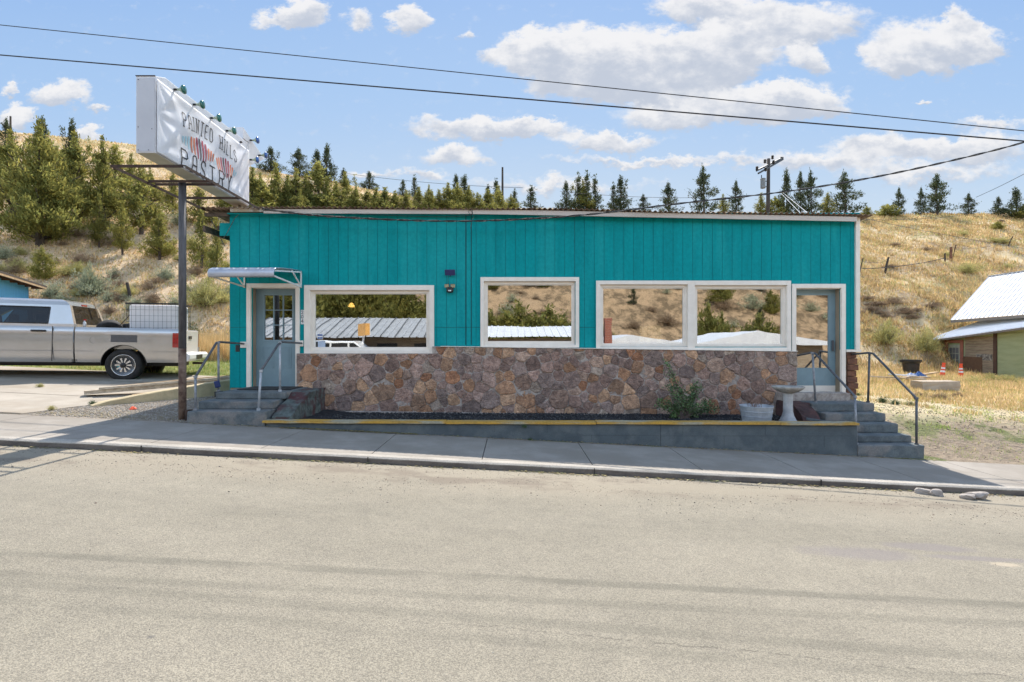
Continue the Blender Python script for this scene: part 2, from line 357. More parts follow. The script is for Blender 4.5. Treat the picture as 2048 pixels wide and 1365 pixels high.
def fast_mesh(name, V, Fc, m, tint=None, parent=None, smooth=False):
    """V (n,3), Fc (k,3|4) numpy"""
    me = bpy.data.meshes.new(name); n = len(V); k, q = Fc.shape
    me.vertices.add(n); me.vertices.foreach_set('co', np.asarray(V, dtype=np.float32).ravel())
    me.loops.add(k*q); me.loops.foreach_set('vertex_index', np.asarray(Fc, dtype=np.int32).ravel())
    me.polygons.add(k); me.polygons.foreach_set('loop_start', np.arange(0, k*q, q, dtype=np.int32))
    me.polygons.foreach_set('loop_total', np.full(k, q, dtype=np.int32))
    me.update(calc_edges=True); me.materials.append(m)
    if tint is not None:
        at = me.color_attributes.new('tint', 'FLOAT_COLOR', 'POINT'); at.data.foreach_set('color', np.asarray(tint, dtype=np.float32).ravel())
    if smooth: me.polygons.foreach_set('use_smooth', np.ones(k, dtype=bool))
    o = bpy.data.objects.new(name, me); COL.objects.link(o)
    if parent: o.parent = parent
    return o

# ------------------------------------------------------------------ terrain
def S(a, b, x):
    t = np.clip((np.asarray(x, dtype=float)-a)/(b-a), 0, 1); return t*t*(3-2*t)
def grade(x): return -2.5*np.tanh(np.asarray(x, dtype=float)/50)
CR_A = [-1.6,-1.2,-.95,-.7,-.44,-.3,-.2,-.07,.07,.35,.63,.95,1.3,2]
CR_T = [.40,.405,.39,.362,.315,.288,.268,.252,.243,.236,.234,.236,.25,.25]
def und(x, y): return (np.sin(x*.21+1.3)*np.cos(y*.17+.4)+.5*np.sin(x*.53+y*.31)+.35*np.sin(x*.9-y*.7+2)+.2*np.sin(x*1.7+y*1.9))
def H(x, y):
    x = np.asarray(x, dtype=float); y = np.asarray(y, dtype=float)
    g = grade(x)+.09
    w = S(-5.75,-5.3,x)*(1-S(5.9,7.0,x))*(1-S(17,20,y))
    addL = .05*np.clip(y-9.15,0,15); addR = .50*S(9.2,11.6,y)+.02*np.clip(y-9.15,0,22)
    b = S(-3,4,x); add = (addL*(1-b)+addR*b)*(1-w)
    add = np.where(y > 9.15, add, 0.0)
    z0 = g+add
    yb = 21+9*S(-16,14,x); yc = 56+8*S(-20,20,x)
    zc = CZ+np.interp(x/yc, CR_A, CR_T)*yc
    tt = (y-yb)/(yc-yb); t1 = np.clip(tt, 0, 1)
    p = t1*(1+.22*(1-t1))
    p = np.where(t1 < .08, t1*t1/.16*(1.2), p-.0)*1.0
    p = np.where(t1 < .08, t1*1.2*(.5+.5*t1/.08), p)
    zh = z0+(zc-z0)*p+und(x,y)*.32*np.clip(t1*6,0,1)*(1-.75*S(.75,1,t1))
    beyond = np.clip(y-yc, 0, 1e9)
    zh = zh-.035*beyond
    zf = np.where(tt > 0, zh, z0)
    # across the street, behind the camera
    yb2 = -y
    zn = g-.09-.10*np.clip(yb2-5, 0, 9)+0.0
    hill2 = np.clip(yb2-27, 0, 95)*.52*(.75+.25*S(27,60,yb2))+und(x,y)*.5*S(27,40,yb2)
    zb = zn+hill2
    road = g-.09-.07
    z = np.where(y >= 9.1, zf, np.where(y < -5.2, np.minimum(zb, 1e9), road))
    return z
def h1(x, y): return float(H(x, y))
def hit(px, py, y0=9.3, y1=90):
    """where the sight line through a pixel meets the ground"""
    u = (px-CX)/F; v = (CY-py)/F; Y = y0
    while Y < y1:
        if h1(u*Y, Y) >= CZ+v*Y: return (u*Y, Y, h1(u*Y, Y))
        Y += .1
    return None
def crestpos(px, back=0.0):
    u = (px-CX)/F; Y = 60.0
    for _ in range(20): Y = 56+8*float(S(-20, 20, u*Y))
    Y += back
    return (u*Y, Y, h1(u*Y, Y))

def axis_pts(a, b, step, far, extra=()):
    p = list(np.arange(a, b+1e-6, step)); d = step
    lo = [a]; hi = [b]
    while lo[-1] > -far: d *= 1.35; lo.append(lo[-1]-d)
    d = step
    while hi[-1] < far: d *= 1.35; hi.append(hi[-1]+d)
    return np.array(sorted(set(np.round(lo[1:]+p+hi[1:]+list(extra), 4))))
gx = axis_pts(-66, 66, .7, 2500, (-5.75,-5.3,5.9,7.0)); gy = axis_pts(-70, 74, .7, 2500, (-5.21, -5.19, 9.09, 9.11, 9.4, 10.5))
XX, YY = np.meshgrid(gx, gy); ZZ = H(XX, YY)
far = (np.abs(XX) > 200) | (np.abs(YY) > 200)
ZZ = np.where(far, np.minimum(ZZ, 12), ZZ)
n, m_ = XX.shape; idx = np.arange(n*m_).reshape(n, m_)
Fc = np.stack([idx[:-1,:-1], idx[:-1,1:], idx[1:,1:], idx[1:,:-1]], -1).reshape(-1, 4)
def ground_mat():
    m = bpy.data.materials.new('dry_hill_soil'); m.use_nodes = True; t = NT(m.node_tree); b = t.n['Principled BSDF']
    pos = t.node('ShaderNodeNewGeometry').outputs['Position']; sp = t.node('ShaderNodeSeparateXYZ'); t.l.new(pos, sp.inputs[0]); X, Y = sp.outputs[0], sp.outputs[1]
    nb = t.noise(pos, .12, 5, .6); nm = t.noise(pos, .9, 6, .7); nf = t.noise(pos, 7, 5, .7); ng = t.noise(t.scalev(pos, (1,.5,1)), .35, 5, .65)
    straw = t.mix(t.smooth(nm, .35, .65), (.76,.60,.37), (.60,.45,.26))
    dirt = t.mix(t.smooth(nf, .3, .7), (.40,.30,.20), (.54,.41,.28))
    hill = t.mix(t.smooth(ng, .47, .60), straw, dirt)
    left = t.smooth(X, 8, -12)
    hill = t.mix(t.math('MULTIPLY', left, .6), hill, t.mix(t.smooth(nf, .35, .65), (.66,.47,.30), (.86,.65,.43)))
    green = t.mix(t.smooth(nf, .3, .7), (.17,.20,.07), (.27,.26,.10))
    hill = t.mix(t.math('MULTIPLY', t.smooth(nb, .53, .63), .45), hill, green)
    # yard in front of the hill
    yard = t.mix(t.smooth(nm, .4, .6), (.64,.52,.32), (.72,.60,.40))
    bank = t.mix(t.smooth(nf, .35, .65), (.30,.235,.175), (.40,.32,.235))
    bank = t.mix(t.math('MULTIPLY', t.smooth(t.noise(pos, .9, 4, .6), .50, .60), .8), bank, (.13,.17,.05))
    edge = t.math('ADD', Y, t.math('MULTIPLY', t.noise(pos, .8, 4, .6), 3.2))
    edge = t.math('SUBTRACT', edge, t.math('MULTIPLY', X, -.05))
    yard = t.mix(t.smooth(edge, 12.2, 14.4), bank, yard)
    lawn = t.mix(t.smooth(nm, .35, .65), (.26,.31,.12), (.38,.38,.18))
    yl = t.mix(t.smooth(t.math('ADD', Y, t.math('MULTIPLY', nm, 1.0)), 14.9, 15.3), t.mix(t.smooth(nf, .35, .65), (.42,.36,.29), (.30,.25,.20)), lawn)
    yard = t.mix(t.smooth(X, -3, 2), yl, yard)
    yardmask = t.smooth(t.math('SUBTRACT', Y, t.smooth(X, -16, 14, 21.3, 30.5)), -1.2, .9)
    col = t.mix(yardmask, yard, hill)
    col = t.mix(t.smooth(Y, -6, -5), t.mix(t.smooth(t.noise(t.scalev(pos, (1,.6,1)), .55, 8, .8), .44, .58), t.mix(t.smooth(nf, .3, .7), (.46,.32,.19), (.36,.25,.15)), (.16,.115,.07)), col)
    t.l.new(col, b.inputs['Base Color']); b.inputs['Roughness'].default_value = .95; b.inputs['Specular IOR Level'].default_value = .1
    t.l.new(t.bump(t.math('ADD', t.math('MULTIPLY', nf, .5), t.noise(pos, 2.5, 6, .75)), .9, .25), b.inputs['Normal'])
    return m
V = np.stack([XX, YY, ZZ], -1).reshape(-1, 3)
tag(fast_mesh('ground', V, Fc, ground_mat(), smooth=True), kind='structure')

# ------------------------------------------------------------------ road, kerb, pavement
def strip(name, y0, y1, ny, zf, m, x0=-60, x1=60, dx=.5, thick=0.0):
    xs = np.arange(x0, x1+1e-6, dx); ys = np.linspace(y0, y1, ny)
    Xg, Yg = np.meshgrid(xs, ys); Zg = zf(Xg, Yg); a, b = Xg.shape; ix = np.arange(a*b).reshape(a, b)
    Fq = np.stack([ix[:-1,:-1], ix[:-1,1:], ix[1:,1:], ix[1:,:-1]], -1).reshape(-1, 4)
    return fast_mesh(name, np.stack([Xg, Yg, Zg], -1).reshape(-1, 3), Fq, m, smooth=True)
def road_mat():
    m = bpy.data.materials.new('chip_seal_asphalt'); m.use_nodes = True; t = NT(m.node_tree); b = t.n['Principled BSDF']
    pos = t.node('ShaderNodeNewGeometry').outputs['Position']; sp = t.node('ShaderNodeSeparateXYZ'); t.l.new(pos, sp.inputs[0]); X, Y = sp.outputs[0], sp.outputs[1]
    big = t.noise(t.scalev(pos, (.35,1,1)), .8, 5, .6); nf = t.noise(pos, 60, 3, .8); chips = t.vor(pos, 170, 'F1', 1)
    sepc = t.node('ShaderNodeSeparateColor'); t.l.new(chips, sepc.inputs[0])
    col = t.mix(t.smooth(big, .35, .65), (.285,.255,.200), (.245,.220,.172))
    col = t.mix(t.smooth(t.noise(pos, 5, 5, .7), .35, .7), col, t.mix(1, col, (.90,.90,.91), 'MULTIPLY'))
    col = t.mix(t.smooth(sepc.outputs[0], .0, 1.0), t.mix(1, col, (.70,.70,.70), 'MULTIPLY'), t.mix(1, col, (1.25,1.24,1.22), 'MULTIPLY'))
    col = t.mix(t.math('MULTIPLY', t.smooth(nf, .50, .75), .5), col, (.16,.145,.12))
    def band(y0, w_, amt, slope=0.0):
        d = t.math('ABSOLUTE', t.math('SUBTRACT', t.math('MULTIPLY_ADD', X, slope, Y), y0))
        return t.math('MULTIPLY', t.smooth(d, w_*.35, w_, 1, 0), amt)
    wob = t.noise(t.scalev(pos, (.5,3,1)), 2.0, 4, .6)
    for (y0, w_, amt, sl_) in ((3.97,.08,.42,.004), (3.66,.07,.26,.0), (3.38,.08,.24,.05), (3.15,.07,.20,.055), (5.3,.5,.14,.01), (6.6,.35,.16,0)):
        col = t.mix(t.math('MULTIPLY', band(y0, w_, amt, sl_), t.smooth(wob, .2, .6)), col, (.10,.095,.075))
    # dusty wash by the kerb
    dust = t.math('MULTIPLY', t.smooth(t.math('MULTIPLY_ADD', t.noise(t.scalev(pos,(.4,1,1)), 1.2, 5, .6), 1.6, Y), 6.5, 7.7), .55)
    col = t.mix(dust, col, (.335,.285,.215))
    dirt = t.math('MULTIPLY', t.smooth(t.math('ABSOLUTE', t.math('SUBTRACT', Y, 6.75)), .12, .55, 1, 0), t.smooth(t.noise(t.scalev(pos,(.55,1,1)), 1.4, 6, .7), .48, .60))
    col = t.mix(t.math('MULTIPLY', dirt, .6), col, (.17,.135,.105))
    # faint purple-grey damp patch and small pale smear
    def blob(cx, cy, rx, ry, nz=.55):
        q = t.vmath('MULTIPLY_ADD', pos, (1/rx, 1/ry, 0), (-cx/rx, -cy/ry, 0))
        return t.smooth(t.math('MULTIPLY_ADD', t.math('SUBTRACT', t.noise(pos, 3.5, 4, .6), .5), nz*2, t.vmath('LENGTH', q)), .45, 1.05, 1, 0)
    pt = t.math('MAXIMUM', blob(3.15,4.85,.62,.20), t.math('MAXIMUM', blob(3.95,5.1,.5,.12), blob(4.25,4.86,.75,.07)))
    col = t.mix(t.math('MULTIPLY', pt, .62), col, (.205,.180,.172))
    col = t.mix(t.math('MULTIPLY', blob(4.35,4.75,.16,.06), .6), col, (.46,.38,.28))
    # hairline crack wandering along the road
    cw = t.math('MULTIPLY', t.math('SUBTRACT', t.noise(t.scalev(pos, (1,.1,1)), 1.6, 5, .7), .5), .22)
    cd = t.math('ABSOLUTE', t.math('SUBTRACT', t.math('ADD', t.math('MULTIPLY_ADD', X, .085, Y), cw), 3.28))
    col = t.mix(t.math('MULTIPLY', t.smooth(cd, .003, .010, .42, 0), t.math('MULTIPLY', t.smooth(t.noise(t.scalev(pos, (2,.1,1)), 3, 3, .7), .45, .55), t.smooth(X, -.9, .1))), col, (.05,.045,.04))
    # oil spots
    v2 = t.node('ShaderNodeTexVoronoi'); t.l.new(t.scalev(pos, (1,1.2,1)), v2.inputs['Vector']); v2.inputs['Scale'].default_value = 1.5
    spot = t.smooth(v2.outputs['Distance'], .028, .045, 1, 0)
    sc2 = t.node('ShaderNodeSeparateColor'); t.l.new(v2.outputs['Color'], sc2.inputs[0])
    spot = t.math('MULTIPLY', spot, t.smooth(sc2.outputs[0], .5, .6))
    col = t.mix(t.math('MULTIPLY', spot, .6), col, (.10,.095,.09))
    t.l.new(col, b.inputs['Base Color']); b.inputs['Roughness'].default_value = .92; b.inputs['Specular IOR Level'].default_value = .25
    t.l.new(t.bump(t.math('ADD', t.vor(pos, 110), t.noise(pos, 30, 3, .6)), .55, .006), b.inputs['Normal'])
    return m
tag(strip('road', -5.2, 7.32, 26, lambda x, y: grade(x)+.0*y, road_mat()), kind='structure')
mb = MB()
def curbrow(x, front, back, top, bot): pass
xs = np.arange(-60, 60.01, .25)
rows = []
for x in xs:
    g = float(grade(x)); j = .006*math.sin(x*2.1)+.004*math.sin(x*7.3)
    rows.append([(x, 7.30+j, g-.1), (x, 7.30+j, g+.072), (x, 7.325+j, g+.09), (x, 7.47, g+.0905), (x, 7.47, g-.1)])
mb.grid(rows); mb.build('kerb', M_kerb, smooth=False).data
tag(bpy.data.objects['kerb'], kind='structure')
mb = MB()
for k in range(-20, 21):
    x = -.415+k*1.53*1.0; g = float(grade(x)); mb.box(x-.004, x+.004, 7.28, 7.3005, g+.002, g+.088) if k % 2 else None
xk = np.arange(-60, 60.01, .12)
tag(MB().grid([[(x, 7.2985+.006*math.sin(x*2.1)+.004*math.sin(x*7.3)-.0003, float(grade(x))+z_-(.008*abs(math.sin(x*9.1)*math.sin(x*2.7)) if z_ > .05 else 0)) for x in xk] for z_ in (.0, .066)]).build('kerb_face_shade', mat('kerb_face_shade_tone', (.20,.17,.145), (.12,.10,.088), 5, .95, bump=.6, bscale=60, coord='World', stretch=(.5,1,1), fine=((.7,.7,.7), 70))), kind='structure')  # darker strip that puts the shade on the kerb's road side into its colour
tag(mb.build('kerb_joint', mat('kerb_joint_dark', (.05,.045,.04), (.03,.028,.025), 20, .95)), kind='structure')
xs2 = np.arange(-60, 60.01, .25)
tag(MB().grid([[(x, 7.302, float(grade(x))+.004) for x in xs2], [(x, 7.275+.012*math.sin(x*5)+.008*math.sin(x*13), float(grade(x))+.004) for x in xs2]]).build('gutter_dirt', mat('gutter_dirt', (.09,.075,.06), (.05,.042,.035), 12, .95)), kind='structure')
# pavement slabs, real joints 1.53 m apart
def pave_mat():
    m = M_conc.copy(); m.name = 'pavement_concrete'; return m
mb = MB(); x = -0.415-1.53*38
while x < 58:
    a, b = x+.006, x+1.524; prm = []
    xs_ = np.linspace(a, b, 5)
    for yv in (7.478, 8.3, 9.145): prm.append([(xx, yv, float(grade(xx))+.09) for xx in xs_])
    mb.grid(prm)
    for (p, q) in ((prm[0][0], prm[2][0]), (prm[0][-1], prm[2][-1])):
        mb.poly([p, q, (q[0], q[1], q[2]-.05), (p[0], p[1], p[2]-.05)])
    mb.grid([[(p[0], 9.145, p[2]-.2) for p in prm[2]], prm[2]])
    x += 1.53
mb.build('pavement', pave_mat()); tag(bpy.data.objects['pavement'], kind='structure')
mb = MB().box(-60, 60, 7.47, 9.14, 0, 1); mb.v = [(x, y, float(grade(x))+(.045 if z > .5 else -.2)) for (x, y, z) in mb.v]
mb = MB(); mb.grid([[(x, yv, float(grade(x))+.05) for x in np.arange(-60, 60.1, 1)] for yv in (7.47, 9.14)])
tag(mb.build('pavement_bed', mat('joint_soil', (.05,.045,.04), (.03,.027,.025), 20, .95)), kind='structure')

# ================================================================== the shop building
D = 11.08
def fx(px): return (px-CX)*D/F
def fz(py): return CZ-(py-CY)*D/F
shop = empty('shop_building', (0.7, D, 0.7), 'long low teal board shop with cream window frames and a stone skirt', 'shop building')
# openings in the front wall (x0,x1,z0,z1) given by the inner edge of each casing
OP = {'w1': (620, 860, 580, 703), 'w2': (968, 1150, 563, 690), 'w3a': (1200, 1376, 568, 694), 'w3b': (1388, 1573, 568, 694), 'd1': (505, 593, 573, 778), 'd2': (1591, 1680, 577, 786)}
HO = [(fx(a), fx(b), fz(d), fz(c)) for (a, b, c, d) in OP.values()]
def stone_top(x):
    px = x*F/D+CX
    return fz(706) if px < 869 else fz(np.interp(px, [870, 1590], [692, 702]))
def spans(x0, x1, z0, z1):
    cuts = sorted([(h[2], h[3]) for h in HO if h[0] < (x0+x1)/2 < h[1]]); r = []; z = z0
    for (a, b) in cuts:
        if a > z: r.append((z, a))
        z = max(z, b)
    if z < z1: r.append((z, z1))
    return r
X0, X1 = fx(460), fx(1709); ZT = 4.36
mb = MB(); edges = sorted(set([X0, X1]+[h[0] for h in HO]+[h[1] for h in HO]+list(np.arange(X0, X1, .202))))
gro = list(np.arange(X0+.202, X1, .202))
def zlo(x):
    px = x*F/D+CX
    return fz(776) if (px < 596) else (fz(700) if px > 1690 else stone_top(x)-.05)
for a, b in zip(edges[:-1], edges[1:]):
    if b-a < .012: continue
    ga = .004 if any(abs(a-g) < .004 for g in gro) else 0; gb = .004 if any(abs(b-g) < .004 for g in gro) else 0
    for (p, q) in spans(a, b, zlo((a+b)/2), ZT): mb.box(a+ga, b-gb, D, D+.018, p, q)
mb.build('siding', M_teal, shop)
mb = MB()
for xx in (fx(932), fx(943)): mb.box(xx-.012, xx+.004, D-.004, D-.0005, fz(690), ZT)
mb.box(fx(870), fx(960), D-.003, D-.0005, fz(655.5), fz(654.7)); mb.box(fx(1159), fx(1190), D-.003, D-.0005, fz(655.5), fz(654.7)); mb.box(fx(461), fx(493), D-.003, D-.0005, fz(655.5), fz(654.7))
mb.build('siding_joint', mat('dark_teal_joint', (0.0, .07, .08), (0, .06, .07), 5, .8), shop)
# structural wall behind boards
mb = MB()
def wallrects(x0, x1, z0, z1, holes):
    xs = sorted(set([x0, x1]+[v for h in holes for v in h[:2]])); xs = [v for v in xs if x0 <= v <= x1]
    for a, b in zip(xs[:-1], xs[1:]):
        z = z0
        for (p, q) in sorted([(h[2], h[3]) for h in holes if h[0] < (a+b)/2 < h[1]]):
            if p > z: yield (a, b, z, p)
            z = q
        if z < z1: yield (a, b, z, z1)
bk = MB()
for (a, b, p, q) in wallrects(X0+.002, X1-.002, fz(776), ZT-.002, HO): bk.box(a, b, D+.006, D+.0175, max(p, zlo((a+b)/2)+.001), q)
bk.build('siding_groove', mat('shaded_teal_backing', (0.001, .16, .18), (0.001, .13, .15), 5, .8), shop)
for (a, b, p, q) in wallrects(X0, X1, -.3, ZT, HO): mb.box(a, b, D+.0182, D+.16, p, q)
YB = 20.0
RH = [(fx(1300)*YB/D-.42, fx(1300)*YB/D+.42, 1.74, 2.32), (9.2, 10.3, 1.6, 2.75)]
for (a, b, p, q) in wallrects(X0, X1, -.3, ZT-.2, RH[:1]): mb.box(a, b, YB-.15, YB, p, q)
mb.box(X0+.0005, X0+.14, D+.16, YB-.15, -.3, ZT-.05); mb.box(X1-.14, X1-.0005, D+.16, YB-.15, -.3, ZT-.05)
mb.build('wall', M_interior, shop)
mb = MB()
for xx, sg in ((X0, -1), (X1, 1)):
    for k in range(44):
        ya = D+.02+k*.2025; mb.box(xx+sg*.0005, xx+sg*.018, ya+.004, ya+.1985, .2 if sg < 0 else .55, ZT-.05)
mb.build('side_siding', M_teal, shop)
MB().box(X0+.15, X1-.15, D+.17, YB-.16, .62, .70).build('floor', M_floor, shop)
mb = MB(); mb.box(X0+.15, X1-.15, D+.17, YB-.16, 3.5, 3.53); mb.build('ceiling', M_interior, shop)
mb = MB(); mb.box(-1.2, -1.1, 11.9, 19.5, .7, 3.4); mb.box(3.0, 5.8, 14.2, 14.9, .7, 1.62); mb.box(3.0, 5.8, 14.1, 15.0, 1.62, 1.67)
mb.build('interior_partition', M_interior, shop)
em = bpy.data.materials.new('lit_amber_shade'); em.use_nodes = True; e_ = em.node_tree.nodes['Principled BSDF']; e_.inputs['Base Color'].default_value = (.9,.5,.15,1); e_.inputs['Emission Color'].default_value = (1,.5,.12,1); e_.inputs['Emission Strength'].default_value = 5
lq = P(703, 611, 13.0); cl = empty('ceiling_lamp', (lq.x, 13.0, 3.5), 'small lit amber hanging lamp seen through the wide left window', 'lamp'); MB().tube([(lq.x, 13.0, 3.498), (lq.x, 13.0, lq.z+.06)], .006, 6).build('cord', M_black, cl); MB().lathe([(.02, lq.z+.06), (.07, lq.z), (.075, lq.z-.04), (.0, lq.z-.05)], (lq.x, 13.0, 0), 'z', 16).build('lamp_shade', em, cl)
# corrugated roof sheet with wavy front edge
def rooftop(x): return float(np.interp(x*F/10.9+CX, [400, 530, 1060, 1700, 1760], [417, 417.5, 420.5, 432.5, 434]))
def rz(x, y): return CZ-(rooftop(x)-CY)/F*10.9+.022+(y-10.9)*-.045
rows = []
xs = np.arange(-6.32, 7.28, .0212)
for y in (10.88, 11.6, 20.3): rows.append([(x, y+.012*math.sin(x*3.1)*(y < 11), rz(x, y)+.013*math.sin(x*2*math.pi/.106)+.012*math.sin(x*.9)*(y < 11)) for x in xs if (x > -5.1 or y > 11)] if False else [(x, y, rz(x, y)+.018*math.sin(x*2*math.pi/.106)+.010*math.sin(x*1.3)) for x in xs])
mb = MB().grid(rows); o = mb.build('roof', M_corr, shop, smooth=True); sm = o.modifiers.new('thick', 'SOLIDIFY'); sm.thickness = .004
# fascia
mb = MB()
def fa(pxa, pxb, ta, tb, ba, bb, y0=10.93, y1=10.965):
    A, B, C_, D_ = P(pxa, ta, y0), P(pxb, tb, y0), P(pxb, bb, y0), P(pxa, ba, y0)
    mb.poly([A, D_, C_, B]); A2, B2, C2, D2 = [Vector((v.x, y1, v.z)) for v in (A, B, C_, D_)]
    mb.poly([A2, B2, C2, D2]); mb.poly([D_, D2, C2, C_]); mb.poly([A, B, B2, A2]); mb.poly([A, A2, D2, D_]); mb.poly([B, C_, C2, B2])
fa(527, 944.5, 418.5, 419.8, 426.8, 428.2); fa(945.5, 1060, 419.8, 420.8, 428.2, 430); fa(1060, 1714, 420.8, 434, 430, 443.2)
mb.build('fascia', M_fascia, shop)
mb = MB()
for (a, b, c, d) in ((460, 526, 414, 424),):
    A = P(a, c, 10.92); B = P(b, d, 10.92); mb.box(A.x, B.x, 10.92, 10.96, B.z, A.z)
mb.build('peeling_fascia', mat('peeling_white_board', (.55,.52,.46), (.30,.24,.17), 9, .9, bump=.5, big=(.42,.33,.22), bigscale=4), shop)
# underside filler between fascia and wall
mb = MB(); mb.box(X0, X1+.05, 10.967, D-.001, 4.335, 4.352); mb.build('soffit', M_teal, shop)
# the open eave end on the left: purlins, teal block, weathered trim
mb = MB()
for z in (4.30,): 
    mb.box(-6.28, X0-.002, 11.02, 11.09, 4.30, 4.37)
    for y in (11.5, 13.2, 15, 17, 19): mb.box(-6.28, X0-.02, y, y+.07, 4.12, 4.21)
mb.box(-6.30, -6.25, 11.0, 20.2, 3.98, 4.10)
mb.build('eave_purlin', mat('old_dark_timber', (.13,.095,.07), (.05,.038,.03), 9, .9), shop)
mb = MB(); mb.box(-6.02, X0-.003, 11.12, 11.16, 3.92, 4.18); mb.build('eave_block', M_teal, shop)
# right corner trim and timber crib beneath it
mb = MB(); mb.box(X1+.001, X1+.085, D-.05, D+.04, fz(699), ZT+.02); mb.box(X1+.019, X1+.085, D+.041, D+.12, fz(699), ZT); mb.build('corner_trim', M_cream, shop, bevel=.004)
mb = MB()
for k in range(7):
    z1_ = fz(705+k*12.3); mb.box(fx(1693)+.01*(k % 2), fx(1712)+.012*((k*7) % 3), D-.02-.012*(k % 3), D+.25, z1_-.118, z1_)
mb.build('timber_crib', M_cinder, shop, bevel=.008)
mb = MB(); mb.box(fx(1690.5), X1+.10, D-.06, D+.1, fz(704.3), fz(699.5)); mb.build('flashing', M_cream, shop)
# ---- windows
def ring(mb, x0, x1, z0, z1, t, y0, y1, tb=None, tt=None):
    tb = tb if tb is not None else t; tt = tt if tt is not None else t
    mb.box(x0, x0+t, y0, y1, z0, z1); mb.box(x1-t, x1, y0, y1, z0, z1)
    mb.box(x0+t, x1-t, y0, y1, z1-tt, z1); mb.box(x0+t, x1-t, y0, y1, z0, z0+tb)
def window(outer, panes, label, tilt=0):
    ox0, ox1, oz1, oz0 = fx(outer[0]), fx(outer[1]), fz(outer[2]), fz(outer[3])
    mb = MB(); hx = [(fx(p[0]), fx(p[1]), fz(p[3]), fz(p[2])) for p in panes]
    for (a, b, p, q) in wallrects(ox0, ox1, oz0, oz1, hx): mb.box(a, b, D-.03, D-.001, p, q)
    wd = mb.build('window', M_cream, shop, bevel=.004); wd['label'] = label
    for (a, b, p, q) in hx:
        jm = MB(); ring(jm, a-.012, b+.012, p-.012, q+.012, .014, D-.0005, D+.155)
        ring(jm, a+.003, b-.003, p+.003, q-.003, .05, D+.035, D+.075); ring(jm, a+.053, b-.053, p+.053, q-.053, .022, D+.055, D+.085)
        jm.build('frame', M_cream, wd)
        MB().box(a+.06, b-.06, D+.078, D+.082, p+.06, q-.06).build('glass', M_glass, wd)
    return wd
w1 = window((609, 868.5, 571, 709), [(621, 859, 581, 702)], 'wide window beside the left entrance with paper notices in its lower left corner')
window((961, 1158, 555, 695.5), [(968, 1151, 563, 690)], 'single window in the middle of the teal wall')
window((1192, 1581, 562, 702), [(1200, 1375, 569.5, 694.5), (1389, 1573, 571, 695.5)], 'double window with a cream post between its two panes')
# little paper notices in the left window
mb = MB(); mb.box(fx(632), fx(643), D+.0765, D+.0772, fz(679), fz(668)); nt = mb.build('notice', M_white, shop); nt['label'] = 'blue and white hours card in window corner'
mb = MB(); mb.box(fx(632.5), fx(642.5), D+.0755, D+.0762, fz(672), fz(669)); mb.box(fx(632.5), fx(642.5), D+.0755, D+.0762, fz(678), fz(675)); mb.build('blue_band', M_blue, nt)
mb = MB(); mb.box(fx(633), fx(648), D+.0765, D+.0772, fz(695), fz(682.5)); nt2 = mb.build('notice', mat('pale_notice', (.42,.5,.62), (.5,.58,.68), 60, .6), shop)
